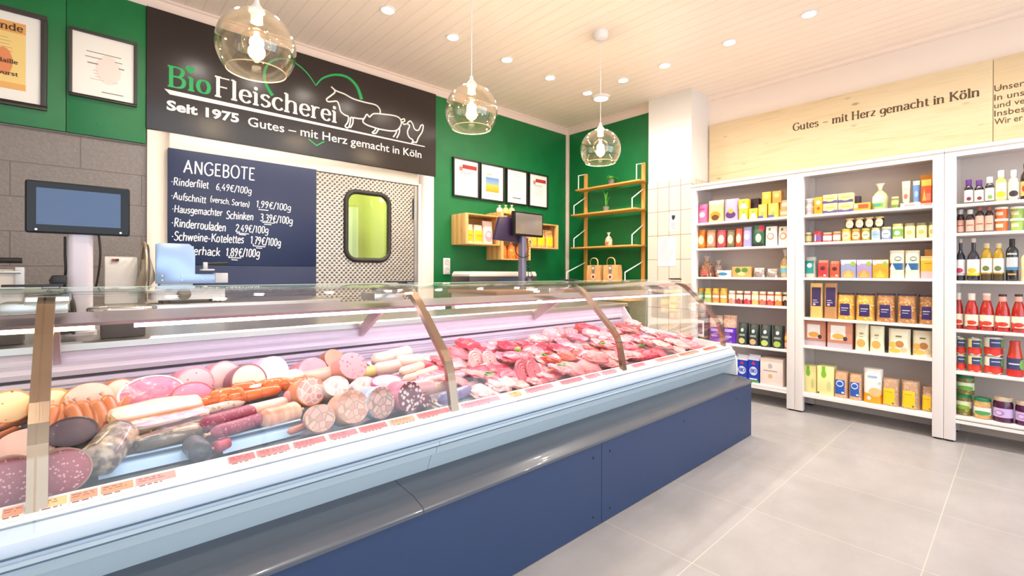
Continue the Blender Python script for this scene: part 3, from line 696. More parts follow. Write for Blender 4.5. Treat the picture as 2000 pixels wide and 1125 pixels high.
# ------------------------------------------------------------------ refrigerated display case
CX0, CX1 = -0.62, 3.40
case = thing('display_case', 'long glass fronted refrigerated meat counter on a dark blue base', 'display case', (0, 0, 0))
BLUE = mat((40, 62, 100), 0.45); SLAB = mat((84, 90, 100), 0.28, coat=0.2)
BODY = mat((196, 212, 222), 0.35); BUMP = mat((206, 220, 236), 0.3); RAILW = mat((240, 240, 242), 0.3); INNER = mat((226, 218, 234), 0.4)
CASEGLASS = thin_glass('case_glass', (0.985, 0.995, 0.99), 0.028, 4.0)
JX = 1.715
w = MB().box(CX0, 3.41, 1.29, 2.55, 0.0, 0.375, DARK)
w.build('base_cabinet', case)
for a, b in ((CX0, JX - 0.0015), (JX + 0.0015, 3.426)):
    p = MB().box(a, b, 1.274, 1.29, 0.004, 0.37, BLUE).build('base_panel', case)
    for x in ((a + 0.45, b - 0.06) if a < 0 else (a + 0.06, (a + b) / 2 - 0.1, b - 0.25)):
        for z in ((0.31, 0.05) if abs(x - JX) < 0.1 else (0.3,)):
            MB().lathe([(0, 0), (0.006, 0), (0.005, 0.002), (0, 0.002)], BLACK, 12, Matrix.Translation((x, 1.274, z)) @ Matrix.Rotation(R(90), 4, 'X')).build('screw', p)
MB().box(3.412, 3.426, 1.29, 2.55, 0.004, 0.37, BLUE).build('end_panel', case)
for a, b in ((CX0, 0.787), (0.789, 3.426)):
    MB().prism([(1.268, 0.366), (1.268, 0.376), (1.276, 0.384), (1.335, 0.400), (1.475, 0.410), (1.55, 0.41), (1.55, 0.37), (1.30, 0.366)], 'x', a, b, SLAB).build('ledge', case, 30)
# white lower body, bumper and rail along the front
for a, b in ((CX0, 0.919), (0.921, CX1)):
    MB().prism([(1.46, 0.405), (1.428, 0.478), (1.404, 0.482), (1.396, 0.503), (1.40, 0.508), (1.392, 0.516), (1.378, 0.52), (1.378, 0.53), (1.50, 0.56), (1.55, 0.405)], 'x', a, b, BODY).build('lower_body', case, 25)
MB().prism([(1.386, 0.528), (1.376, 0.545), (1.372, 0.560), (1.374, 0.574), (1.384, 0.582), (1.415, 0.592), (1.42, 0.594), (1.47, 0.60), (1.47, 0.53)], 'x', CX0, CX1, BUMP).build('bumper', case, 30)
MB().prism([(1.421, 0.594), (1.424, 0.598), (1.465, 0.616), (1.474, 0.618), (1.476, 0.612), (1.476, 0.57), (1.466, 0.57), (1.466, 0.598), (1.44, 0.592)], 'x', CX0, CX1, RAILW).build('price_rail', case, 30)
GROOVE_SHADE = mat((84, 104, 124), 0.5)  # dark strips put the shade of the body's grooves into colour
MB().box(CX0, CX1, 1.3705, 1.376, 0.5435, 0.5465, GROOVE_SHADE).build('groove_shade_strip', case)
MB().box(CX0, CX1, 1.3765, 1.383, 0.5165, 0.5200, GROOVE_SHADE).build('groove_shade_strip', case)
MB().box(CX0, CX1, 1.4115, 1.4165, 0.5905, 0.5935, mat((130, 134, 150), 0.5)).build('groove_shade_strip', case)
# deck, back panels, worktop
MB().prism([(1.476, deckz(1.476) - 0.03), (1.476, deckz(1.476)), (2.29, deckz(2.29)), (2.29, deckz(2.29) - 0.03)], 'x', CX0, CX1, STEEL).build('deck', case)
lw = MB().prism([(2.272, 0.63), (2.262, 0.70), (2.282, 0.742), (2.30, 0.742), (2.30, 0.63)], 'x', CX0, 3.36, INNER)
for k in range(5):
    z = 0.672 + k * 0.014; lw.box(CX0, 3.36, 2.259, 2.27, z, z + 0.0015, mat((206, 200, 212), 0.4))
lw.build('back_panel', case, 25)
MB().box(CX0, 3.36, 2.300, 2.315, 0.63, 0.76, mat((74, 68, 84), 0.6)).build('air_slot', case)
up_ = MB().prism([(2.268, 0.757), (2.262, 0.775), (2.272, 0.79), (2.265, 0.806), (2.276, 0.818), (2.27, 0.834), (2.28, 0.846), (2.315, 0.846), (2.315, 0.757)], 'x', CX0, 3.36, INNER); up_.build('air_outlet', case, 25)
MB().prism([(2.258, 0.845), (2.258, 0.868), (2.27, 0.875), (2.66, 0.875), (2.66, 0.845)], 'x', CX0, CX1, STEEL).build('rear_worktop', case, 30)
MB().box(CX0, CX1, 2.40, 2.60, 0.37, 0.845, WHITE).build('rear_cabinet', case)
# white end cheek and wedge
MB().prism([(1.362, 0.408), (1.366, 0.525), (1.408, 0.604), (1.46, 0.618), (2.30, 0.70), (2.62, 0.845), (2.62, 0.40)], 'x', CX1, 3.422, mat((232, 234, 236), 0.35)).build('end_cheek', case, bevel=0.003)
MB().prism([(1.60, 0.575), (1.74, 0.625), (2.06, 0.69), (2.18, 0.745), (2.256, 0.845), (2.29, 0.845), (2.29, 0.60)], 'x', 3.33, 3.345, INNER).build('end_wedge', case)
# LED hood: sloping steel fixture with tubes
HY = 1.945
MB().prism([(1.93, 0.958), (1.925, 0.968), (2.10, 0.990), (2.135, 0.988), (2.135, 0.972), (2.0, 0.955)], 'x', CX0, 3.395, mat((160, 148, 162), 0.32, 0.6)).build('light_hood', case, 30)
def led(px0, px1, rgb, colr, pw):
    x0, x1 = ony(px0, 620, HY).x, ony(px1, 600, HY).x
    o = MB().tube([(x0, HY, 0.951), (x1, HY, 0.951)], 0.0075, glow('led_tube_%d' % px1, rgb, 9), 10).build('led_tube', case, 60)
    lamp('led_light', 'AREA', ((x0 + x1) / 2, HY + 0.01, 0.94), pw * (x1 - x0), colr, case, rot=(R(-12), 0, 0), shape='RECTANGLE', size=x1 - x0, size_y=0.03)
led(-330, 185, (255, 226, 150), (1, 0.86, 0.62), 1.5)
led(262, 868, (255, 232, 255), (0.97, 0.72, 1.0), 1.5)
led(890, 1148, (255, 232, 255), (0.97, 0.72, 1.0), 1.5)
led(1154, 1293, (255, 240, 250), (1, 0.76, 0.98), 1.5)
# stanchions, hinges, glass
SP = [(1.435, 0.594), (1.445, 0.64), (1.455, 0.69), (1.466, 0.742), (1.482, 0.785), (1.515, 0.825), (1.58, 0.888), (1.655, 0.965), (1.705, 1.01), (1.74, 1.038), (1.775, 1.052), (1.83, 1.057), (2.02, 1.06)]
GP = [(1.372, 0.548), (1.385, 0.60), (1.405, 0.68), (1.428, 0.755), (1.452, 0.793), (1.49, 0.832), (1.56, 0.902), (1.635, 0.980), (1.685, 1.027), (1.72, 1.052), (1.76, 1.066), (1.82, 1.070), (2.05, 1.073)]
SX = [-0.075, 1.03, 2.14, 3.385]
STAN = mat((150, 126, 106), 0.3, 1.0)  # brownish tint puts reflected wood into the colour of the steel
for k, x in enumerate(SX):
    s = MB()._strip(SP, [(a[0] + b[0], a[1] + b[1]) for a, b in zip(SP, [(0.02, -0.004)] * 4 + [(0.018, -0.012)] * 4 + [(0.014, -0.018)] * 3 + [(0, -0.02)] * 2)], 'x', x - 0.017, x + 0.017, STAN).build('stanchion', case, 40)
    h = MB().box(x - 0.045, x + 0.045, 1.80, 2.05, 1.032, 1.0565, CHROME)
    h.box(x - 0.10, x + 0.04, 1.90, 2.04, 1.0, 1.034, STEEL)
    h.build('hinge_block', s, bevel=0.004)
    MB().box(x - 0.085, x + 0.03, 1.79, 1.83, 1.082, 1.088, BLACK).box(x - 0.01, x + 0.025, 1.78, 1.86, 1.076, 1.083, STEELD).build('hinge_plate', s, bevel=0.001)
gx = [CX0, SX[0] - 0.003, SX[1] - 0.003, SX[2] - 0.003, 3.396]
for a, b in zip(gx[:-1], gx[1:]):
    a += 0.004
    off = []
    for i in range(len(GP)):
        p = Vector(GP[max(i - 1, 0)]); q = Vector(GP[min(i + 1, len(GP) - 1)]); d = (q - p).normalized(); off.append((GP[i][0] + d.y * 0.006, GP[i][1] - d.x * 0.006))
    poly = GP + off[::-1]; m = MB(); n_ = len(GP)
    vv = [(x, p[0], p[1]) for x in (a, b) for p in GP + off]; ff = []
    for i in range(n_ - 1):
        ff += [(i, i + 1, 2 * n_ + i + 1, 2 * n_ + i), (n_ + i, 3 * n_ + i, 3 * n_ + i + 1, n_ + i + 1), (i, n_ + i, n_ + i + 1, i + 1), (2 * n_ + i, 2 * n_ + i + 1, 3 * n_ + i + 1, 3 * n_ + i)]
    ff += [(0, 2 * n_, 3 * n_, n_), (n_ - 1, 2 * n_ - 1, 4 * n_ - 1, 3 * n_ - 1)]
    m.add(vv, ff, CASEGLASS); g = m.build('front_glass', case, 60)
    MB().box(a, b, 2.0505, 2.0545, 1.066, 1.074, mat((196, 214, 196), 0.2)).build('glass_edge', g)
MB().prism([(1.44, 0.605)] + [(y + 0.012, z - 0.006) for y, z in GP[2:]] + [(2.2, 0.99), (2.25, 0.88), (2.25, 0.71), (1.5, 0.622)], 'x', 3.402, 3.408, CASEGLASS).build('end_glass', case)
BRK = mat((196, 168, 176), 0.35, 0.6)
for x in (-0.075, 1.03, 2.27):
    MB().prism([(2.262, 0.80), (2.262, 0.85), (2.10, 0.968), (1.99, 0.960)], 'x', x - 0.004, x + 0.016, BRK).build('hood_bracket', case)
# chrome weighing-tray hoops on the rear worktop
for px0, px1, lb in ((-45, 62, 'bent chrome tray rim behind the left end of the meat counter'), (176, 300, 'bent chrome tray rim behind the counter glass below the white box')):
    a, b = ony(px0, 592, 2.345).x, ony(px1, 592, 2.345).x
    t = thing('weighing_tray', lb, 'scale', ((a + b) / 2, 2.345, 0.876)); hw = (b - a) / 2
    MB().tube([(x, y, 0.105) for x, y in [(p[0], p[1]) for p in rrect(0, 0, hw, 0.064, 0.06)]], 0.012, CHROME, 10, closed=True).build('rim', t, 60)
    MB().prism(rrect(0, 0, hw - 0.008, 0.056, 0.05), 'z', 0.085, 0.093, STEELD).build('platter', t)
    MB().box(-hw * 0.7, hw * 0.7, -0.05, 0.05, 0, 0.084, DARK).build('base', t, bevel=0.006)

# ------------------------------------------------------------------ price tags on the rail
def rail_tag(k, p0, p1, c):
    y0, z0, y1, z1 = 1.425, 0.5995, 1.462, 0.6160
    pm = lambda px: (EYEV + ray(px, tagy(px)) * (1.44 / ray(px, tagy(px)).y)).x
    x0, x1 = pm(p0), pm(p1)
    d = Vector((y1 - y0, z1 - z0)).normalized(); nrm = Vector((-d.y, d.x)); L = math.hypot(y1 - y0, z1 - z0)
    t = thing('price_tag', '', 'price tag', (0, 0, 0), group='price tags on the counter rail')
    def pl(x, s, l): return (x, y0 + d.x * s + nrm.x * l, z0 + d.y * s + nrm.y * l)
    def slab(mb, xa, xb, sa, sb, la, lb, m):
        v = [pl(x, s, l) for l in (la, lb) for s in (sa, sb) for x in (xa, xb)]
        mb.add(v, [(0, 2, 3, 1), (4, 5, 7, 6), (0, 1, 5, 4), (2, 6, 7, 3), (0, 4, 6, 2), (1, 3, 7, 5)], m)
    b = MB(); slab(b, x0, x1, 0, L, 0.0004, 0.0022, mat((250, 238, 228), 0.55)); b.build('card', t)
    q = MB(); W = x1 - x0
    slab(q, x0 + 0.001, x1 - 0.001, L * 0.36, L * 0.98, 0.0022, 0.0028, mat(c, 0.55)); q.build('colour_field', t)
    q = MB(); r = random.Random(k); dk_ = mat((120, 40, 30), 0.6)
    for j, (sa, hh) in enumerate(((0.8, 0.05), (0.64, 0.04), (0.24, 0.07))):
        x = x0 + W * 0.08; end = x0 + W * r.uniform(0.55, 0.92)
        while x < end:
            q_ = min(x + r.uniform(0.006, 0.016), end); slab(q, x, q_, L * sa, L * (sa + hh), 0.0028, 0.0032, dk_); x = q_ + 0.004
    q.build('print', t)
    return t
def tagy(px): return 1010 - (px) * 0.245 if px < 890 else 800 - (px - 890) * 0.25
OR_, RD_, PK_ = (244, 138, 84), (238, 92, 96), (244, 128, 150); YE_ = (248, 186, 110)
TG = [(2, 46, OR_), (77, 132, YE_), (136, 192, OR_), (196, 262, OR_), (265, 345, (246, 140, 128)), (447, 500, RD_), (503, 568, (240, 104, 104)), (575, 638, RD_), (645, 700, (242, 108, 120)), (704, 758, RD_), (764, 812, (248, 150, 110)), (818, 880, (240, 96, 92)),
      (905, 978, PK_), (998, 1020, (246, 176, 110)), (1030, 1082, PK_), (1098, 1140, (240, 104, 128)), (1146, 1174, PK_), (1178, 1206, (244, 150, 168)), (1238, 1262, PK_), (1284, 1326, (246, 138, 134)), (1330, 1366, (244, 130, 112)), (1376, 1402, (240, 112, 88))]
NM = {OR_: 'orange', RD_: 'red', PK_: 'pink', YE_: 'yellow-orange'}
for k, (a, b, c) in enumerate(TG):
    t = rail_tag(k, a, b, c)
    t['label'] = '%s price tag, %s from the left along the counter rail' % (NM.get(c, 'light red'), ORD[k])
# ------------------------------------------------------------------ cold cuts (left) and raw meat (right)
def M_meat(a, b, sc=7, lo=0.4, hi=0.6):
    n = NT('marbled_meat', 0.34); v = n.coord((1, 1.6, 1)); f = n.noise(v, sc * 2.0, 5, 0.62, 1.2)
    n.col(n.ramp(f, [(lo - 0.06, C(*a)), (0.52, C(*[(2 * p + q) / 3 for p, q in zip(a, b)])), (hi + 0.02, C(*b)), (0.74, C(*[min(255, q + 14) for q in b]))]))
    n.b.inputs['Coat Weight'].default_value = 0.2; n.bump(f, 0.35, 0.01)
    return n.m
def size_m(px, P): return px * depth(P) / F_PX
BLACKTRAY = mat((30, 28, 34), 0.3, coat=0.3)
def tray(name, lb, x0, x1, y0, y1, m):
    t = MB(); z0, z1 = deckz(y0), deckz(y1)
    t.prism([(y0, z0 + 0.002), (y0 - 0.004, z0 + 0.016), (y0 + 0.004, z0 + 0.016), (y0 + 0.01, z0 + 0.007), (y1 - 0.01, z1 + 0.007), (y1 - 0.004, z1 + 0.016), (y1 + 0.004, z1 + 0.016), (y1, z1 + 0.002)], 'x', x0, x1, m)
    tag(t.build(name, None, 30), lb, 'tray')
tray('serving_tray', 'black serving tray under the salami and cooked sausages, left of the counter', -0.45, 1.02, 1.49, 2.24, BLACKTRAY)
tray('serving_tray', 'pale tray under the raw meat, right part of the counter', 1.05, 3.3, 1.49, 2.24, mat((226, 222, 226), 0.3))
def axis_mat(P, az, tilt):
    """local +z points along the cut-face normal"""
    n_ = Vector((math.sin(R(az)) * math.cos(R(tilt)), -math.cos(R(az)) * math.cos(R(tilt)), math.sin(R(tilt))))
    return n_
def put(o, P, nrm, spin=0):
    q = nrm.to_track_quat('Z', 'Y'); o.rotation_mode = 'QUATERNION'; o.rotation_quaternion = q; o.location = P
    return o
def cut_log(name, lb, px, py, wpx, casing, face, L=0.10, az=15, tilt=12, squash=1.0, rind=None, group=None, cap=0.25, lift=None):
    P0 = dk(px, py, 0.05); r = size_m(wpx, P0) / 2
    P = dk(px, py, lift if lift is not None else r * squash * math.cos(R(tilt)) + L * math.sin(R(tilt)) * 0.9 + 0.008)
    r = size_m(wpx, P) / 2
    pr = [(0.0, -L)] + [(r * math.sin(R(a)), -L + r * cap * (1 - math.cos(R(a)))) for a in (25, 50, 70, 90)] + [(r, -0.002), (r * 0.985, 0)]
    o = MB().lathe(pr, casing, 32, squash=squash).build(name, None, 40)
    fp = [(r * 0.985, -0.0005), (r * (0.94 if rind else 0.975), 0.001), (0.0, 0.0018)]
    MB().lathe(fp, face, 32, squash=squash).build('cut_face', o, 40)
    if rind: MB().lathe([(r * 1.004, -0.004), (r * 1.004, 0.001), (r * 0.93, 0.0022), (r * 0.93, 0.0)], rind, 32, squash=squash).build('rind', o, 40)
    put(o, P, axis_mat(P, az, tilt)); tag(o, lb, 'sausage', group)
    return o
def link(name, lb, px, py, lpx, wpx, m, ang=0, bend=30, lift=None, group=None, tips=None, cat='sausage', z_up=0.0):
    """a curved link lying on the heap; ang = heading in plan (deg)"""
    P = dk(px, py, 0.04); L = size_m(lpx, P); r = size_m(wpx, P) / 2
    P = dk(px, py, (lift if lift is not None else r + 0.01)); n_ = 14; path = []; rad = []
    for i in range(n_ + 1):
        t = i / n_ - 0.5; a = R(bend) * t * 2
        if abs(bend) > 1: Rr = L / (2 * R(bend)); path.append((Rr * math.sin(a), Rr * (1 - math.cos(a)), z_up * L * (t * 2)))
        else: path.append((L * t, 0, z_up * L * t * 2))
        e = min(i, n_ - i) / n_; rad.append(r * min(1, (0.12 + 1.05 * math.sqrt(min(1, e * 5.0)))))
    o = MB().tube(path, rad, m, 14).build(name, None, 60)
    if tips:
        for s in (0, -1):
            p = Vector(path[s]); d = (p - Vector(path[1 if s == 0 else -2])).normalized()
            MB().tube([p - d * 0.003, p + d * 0.004, p + d * 0.013], [min(r * 0.32, 0.005), min(r * 0.22, 0.0035), min(r * 0.4, 0.0065)], tips, 8).build('casing_end', o, 60)
    o.location = P; o.rotation_euler = (0, 0, R(ang))
    return tag(o, lb, cat, group)
def blob(name, lb, px, py, wpx, hpx_flat, m, flat=0.3, ang=0, seed=1, amp=0.35, lift=None, cat='meat', group=None, boxy=0.15, roll=0, fat=None):
    P = dk(px, py, 0.03); rx = size_m(wpx, P) / 2; ry = rx * hpx_flat; rz = rx * flat
    P = dk(px, py, lift if lift is not None else rz + 0.012)
    o = MB().ball((0, 0, 0), (rx, ry, rz), m, 24, 14, amp, seed, 4.0, boxy).build(name, None, 60)
    if fat: MB().ball((rx * 0.12, ry * 0.55, -rz * 0.1), (rx * 0.86, ry * 0.52, rz * 0.86), fat, 20, 12, amp, seed + 2, 4.0, boxy).build('fat_edge', o, 60)
    o.location = P; o.rotation_euler = (R(7), R(roll), R(ang))
    return tag(o, lb, cat, group)
# --- materials
CASE_TAN = mat((206, 128, 62), 0.4); CASE_BRN = noisy('brown_casing', (120, 84, 60), (152, 110, 78), 14, 0.45); PINKF = noisy('pink_sausage_face', (240, 184, 168), (248, 200, 186), 5, 0.4)
PALEF = noisy('pale_sausage_face', (246, 214, 190), (250, 224, 204), 4, 0.4); SPECKF = speckle('speckled_loaf_face', (248, 214, 166), (140, 96, 48), 55, 0.2); PSPECK = speckle('pink_speckled_face', (244, 176, 172), (120, 132, 70), 60, 0.2)
LOAF = speckle('herb_loaf_face', (250, 220, 176), (120, 92, 40), 45, 0.25); SALAMI = speckle('salami_face', (160, 68, 80), (212, 156, 154), 130, 0.32, base2=(146, 56, 70)); BLOODF = speckle('blood_sausage_face', (86, 62, 76), (150, 120, 130), 50, 0.12)
BLOODW = speckle('blood_sausage_with_bacon_dice', (112, 48, 64), (232, 196, 196), 62, 0.42, base2=(100, 40, 58), kp=0.3); MORT = speckle('mortadella_face', (242, 168, 170), (190, 90, 120), 60, 0.28)
SULZ1 = mosaic('brawn_mosaic_light', (244, 196, 190), (226, 150, 150), (250, 226, 220), 42, 0.08); SULZ2 = mosaic('brawn_mosaic_warm', (226, 176, 160), (200, 140, 130), (176, 138, 110), 42, 0.05); SULZ3 = mosaic('brawn_mosaic_dark', (206, 160, 152), (178, 128, 126), (140, 112, 90), 40, 0.06); SULZ4 = mosaic('white_brawn_mosaic', (250, 226, 224), (236, 186, 190), (250, 240, 236), 40, 0.09)
LINKB = noisy('smoked_link', (206, 124, 76), (184, 98, 58), 10, 0.35, coat=0.3); LINKO = noisy('orange_link', (240, 120, 36), (224, 96, 26), 7, 0.22, coat=0.5); LINKD = noisy('dark_link', (170, 92, 54), (136, 66, 40), 10, 0.35, coat=0.3)
TIP = mat((214, 160, 130), 0.5); HAMF = M_meat((226, 120, 140), (244, 196, 196), 9); FATW = mat((252, 236, 226), 0.4); BACONF = M_meat((224, 130, 146), (246, 206, 200), 8); SMOKE = noisy('smoked_rind', (70, 56, 50), (124, 98, 80), 12, 0.4, bump=0.12); GREYC = noisy('mottled_grey_casing', (96, 78, 72), (190, 166, 146), 26, 0.35, 0.42, 0.58, bump=0.08, coat=0.4)
SALROD = speckle('air_dried_salami_casing', (148, 56, 84), (200, 140, 160), 150, 0.3); WHITES = noisy('white_sausage', (238, 200, 176), (244, 214, 194), 6, 0.35, coat=0.3); LILACC = noisy('lilac_casing', (150, 128, 150), (128, 108, 136), 10, 0.35, coat=0.4); PURPLE = mat((112, 100, 150), 0.3, coat=0.4); BLUEP = mat((176, 208, 246), 0.5); BLUEC = mat((170, 200, 238), 0.3, coat=0.4)
# --- back row of big sausages
cut_log('boiled_sausage', 'speckled cream loaf with a tan rind at the far left of the back row', 18, 800, 70, CASE_TAN, SPECKF, 0.12, 10, 15, 0.92, CASE_TAN)
cut_log('boiled_sausage', 'cheese-filled loaf with a yellow ring, low at the left picture edge', 4, 815, 46, mat((236, 178, 60), 0.4), mat((252, 226, 150), 0.45), 0.06, 10, 18, 1.0, mat((240, 176, 40), 0.4))
cut_log('boiled_sausage', 'pepper-speckled cream loaf right behind the left glass post', 104, 798, 66, CASE_TAN, LOAF, 0.12, 10, 14, 1.0, mat((232, 160, 60), 0.4))
cut_log('boiled_sausage', 'large plain pale pink sausage, widest cut face of the back row', 175, 788, 80, CASE_TAN, PALEF, 0.12, 12, 14, 0.9)
cut_log('boiled_sausage', 'pale sausage with brown rind peeking out behind the boiled ham', 236, 772, 56, CASE_TAN, PALEF, 0.10, 14, 12, 1.0, mat((196, 110, 60), 0.4))
cut_log('smoked_sausage', 'orange-red sausage top standing behind the marbled ham', 312, 752, 44, mat((206, 84, 40), 0.4), mat((214, 96, 50), 0.4), 0.06, 10, 40, 1.0)
cut_log('ham', 'marbled boiled ham with a thick white fat rim, behind the brown links', 298, 768, 108, FATW, M_meat((222, 110, 140), (246, 206, 206), 10), 0.09, 6, 26, 0.66, FATW)
cut_log('boiled_sausage', 'pink sausage with green specks behind the rose ham slice', 382, 752, 68, mat((214, 130, 140), 0.4), PSPECK, 0.10, 15, 14, 1.0, mat((220, 140, 146), 0.4))
cut_log('ham', 'rose coloured ham cut face in front of the speckled pink sausage', 376, 772, 74, mat((206, 110, 110), 0.4), M_meat((236, 130, 156), (244, 158, 174), 5), 0.07, 12, 24, 0.72, mat((196, 96, 90), 0.4))
cut_log('boiled_sausage', 'pale pink sausage second to the dark-rinded one, back row', 440, 738, 62, mat((206, 134, 140), 0.4), PINKF, 0.10, 14, 14, 1.0, mat((214, 140, 146), 0.4))
cut_log('boiled_sausage', 'pale sausage ringed by a dark purple-brown rind', 487, 744, 68, mat((130, 82, 90), 0.4), PALEF, 0.08, 12, 18, 1.0, mat((138, 86, 96), 0.4))
cut_log('boiled_sausage', 'pale lilac-pink sausage behind the white roll', 535, 728, 62, mat((232, 190, 204), 0.4), mat((250, 222, 226), 0.4), 0.10, 14, 14, 1.0)
link('boiled_sausage', 'thick white roll of sausage behind the orange links', 555, 742, 78, 34, mat((244, 226, 204), 0.4), 8, 8, 0.07)
cut_log('ham', 'pink cooked ham piece behind the peeled mosaic sausage', 612, 722, 66, mat((200, 120, 124), 0.4), M_meat((240, 150, 160), (246, 180, 180), 4), 0.10, 20, 22, 0.7)
link('liver_sausage', 'long beige-pink liver sausage in front of the cooked ham piece', 625, 735, 86, 30, noisy('liver_skin', (236, 176, 146), (244, 196, 170), 6, 0.35), 20, 10, 0.06)
cut_log('ham', 'brown-skinned roast half hidden behind the pink mortadella', 655, 702, 56, mat((150, 92, 66), 0.4), mat((214, 160, 130), 0.4), 0.09, 30, 30, 0.8)
cut_log('mortadella', 'round pink mortadella with dark specks, back right of the cold cuts', 690, 714, 62, mat((226, 150, 130), 0.4), MORT, 0.09, 12, 28, 0.9)
link('white_sausage', 'pale sausage with yellow end in front of the mortadella', 712, 728, 66, 22, mat((248, 206, 130), 0.4), 10, 12, 0.06)
for k, (x, y, l, a, lb) in enumerate(((752, 700, 60, 20, 'pale veal sausage directly right of the mortadella'), (782, 692, 64, 25, 'pale veal sausage highest on the heap'), (800, 706, 56, -10, 'pale veal sausage with round end at the heap right side'), (760, 718, 70, 14, 'pale veal sausage lowest in the pile below the mortadella'))):
    link('white_sausage', lb, x, y, l, 26, WHITES, a, 14, 0.075 - 0.012 * (k == 3), 'pale veal sausages')
for k, (x, y, lb) in enumerate(((806, 726, 'long pale finger sausage, rear one before the glass post'), (834, 727, 'long pale finger sausage pointing at the second glass post'), (812, 735, 'long beige finger sausage in front of the other fingers'))):
    link('white_sausage', lb, x, y, 76, 17, noisy('beige_finger', (240, 200, 176), (246, 216, 196), 6, 0.35), 24, 6, 0.05 + 0.01 * (k < 1), 'finger sausages')
# --- middle rows
for k, (x, y, a) in enumerate(((96, 826, 70), (121, 818, 66), (150, 821, 100), (173, 815, 104), (198, 814, 100), (219, 805, 96), (243, 790, 62))):
    link('smoked_link_sausage', 'curved brown link sausage, %s from the left in the fanned row' % ORD[k], x, y, 62, 23, LINKB, a, 30, 0.08, 'fanned brown link sausages', TIP, z_up=0.42)
for k, (x, y, a, lb) in enumerate(((30, 826, 48, 'thin dark brown link lying slanted left of the first post'), (46, 822, 40, 'thin dark brown link touching the first glass post'), (10, 848, 60, 'short brown link at the left picture edge'), (8, 872, 80, 'brown link end below the others at the picture edge'))):
    link('smoked_link_sausage', lb, x, y, 70, 15, LINKD, a, 12, 0.04, 'dark links by the first post', TIP)
cut_log('boiled_sausage', 'big oval slant-cut pink sausage behind the first glass post', 53, 870, 92, mat((226, 160, 140), 0.4), PINKF, 0.09, 8, 34, 0.74)
cut_log('blood_sausage', 'dark purple blood sausage cut open above the salami', 141, 858, 78, mat((60, 46, 60), 0.35), BLOODF, 0.08, 8, 36, 0.76, mat((66, 50, 64), 0.35))
link('smoked_sausage', 'thick mottled grey-brown dry sausage right of the salami', 214, 880, 118, 66, GREYC, 66, 6, 0.055, None, TIP, z_up=0.12)
def slab_px(name, lb, px, py, wpx, dpx, th, ang, top, side, lift=None, cat='bacon', tilt=0):
    P = dk(px, py, 0.03); L = size_m(wpx, P); D = size_m(dpx, P)
    P = dk(px, py, lift if lift is not None else th / 2 + 0.012)
    o = MB().ball((0, 0, 0), (L / 2, D / 2, th / 2), side, 28, 14, 0.16, px, 3.0, 0.55).build(name, None, 50)
    MB().ball((0, 0, th * 0.16), (L / 2 * 0.97, D / 2 * 0.95, th / 2 * 0.9), top, 28, 14, 0.16, px, 3.0, 0.55).build('meat_layer', o, 50)
    o.location = P; o.rotation_euler = (R(tilt), 0, R(ang))
    return tag(o, lb, cat)
RINDB = mat((206, 150, 84), 0.4)
slab_px('bacon_slab', 'pale slab of bacon with brown rind lying on top of the dark ham', 308, 802, 142, 52, 0.036, 14, M_meat((240, 190, 176), (246, 212, 200), 4), RINDB, 0.085, tilt=18)
slab_px('bacon_slab', 'marbled pink bacon slab below the pale one', 322, 822, 150, 50, 0.03, 16, BACONF, mat((236, 176, 150), 0.4), 0.066, tilt=16)
slab_px('smoked_ham', 'dark smoked ham piece with golden rind left of the black bundle', 296, 842, 128, 56, 0.05, 18, SMOKE, RINDB, 0.05, 'ham', 10)
slab_px('smoked_ham', 'black-brown smoked meat strip with pale fat veins', 352, 838, 92, 44, 0.04, 14, noisy('smoked_strip', (50, 46, 54), (150, 128, 118), 18, 0.35, 0.5, 0.7), SMOKE, 0.05, 'ham')
slab_px('smoked_ham', 'flat brown smoked piece tucked behind the blue paper divider', 330, 866, 110, 40, 0.035, 16, GREYC, SMOKE, 0.035, 'ham')
link('smoked_sausage', 'wrinkled black dry sausage bundle beside the blue paper end', 386, 880, 74, 40, noisy('black_wrinkled_casing', (34, 32, 40), (86, 84, 98), 20, 0.35, bump=0.12), 95, 10, 0.035, None, mat((60, 58, 66), 0.4))
cut_log('salami', 'large round red salami with white flecks, front row right of the post', 122, 925, 90, mat((120, 92, 80), 0.4), SALAMI, 0.08, 8, 12, 0.98, mat((150, 112, 96), 0.4))
cut_log('salami', 'large round red salami with white flecks, front left corner', 15, 946, 102, mat((120, 92, 80), 0.4), SALAMI, 0.08, 6, 12, 0.96, mat((150, 112, 96), 0.4))
def paper(lb, p0, p1, hpx, m=BLUEP):
    a = dk(p0[0], p0[1], 0.02); b = dk(p1[0], p1[1], 0.02); hh = size_m(hpx, a); d = (b - a); n_ = 10; w = MB(); L = d.length
    prof = [(0, 0), (0.014, hh * 0.5), (0.03, hh * 0.85), (0.046, hh)]
    w._strip(prof, [(y + 0.0012, z - 0.0004) for y, z in prof], 'x', 0, L, m)
    o = w.build('paper_divider', None, 50); o.location = (a.x, a.y, a.z - hh / 2); o.rotation_euler = (0, -math.asin(d.z / L), math.atan2(d.y, d.x))
    tag(o, lb, 'divider')
paper('long light blue paper strip standing before the dark smoked meats', (192, 930), (380, 888), 26)
paper('light blue paper strip standing before the salami rods', (436, 880), (598, 839), 24)
paper('small crumpled pale blue wrapper under the mosaic brawn', (650, 834), (694, 821), 18, BLUEC)
link('salami_rod', 'thick purple-red air-dried salami rod, upper of two', 448, 818, 112, 34, SALROD, 22, 3, 0.055, 'salami rods', TIP)
link('salami_rod', 'thinner purple-red salami rod in front, above the blue strip', 468, 843, 116, 24, SALROD, 22, 3, 0.042, 'salami rods', TIP)
link('salami_rod', 'short red salami end beside the left end of the blue strip', 432, 876, 36, 26, mat((176, 58, 84), 0.35), 30, 3, 0.02, None, TIP)
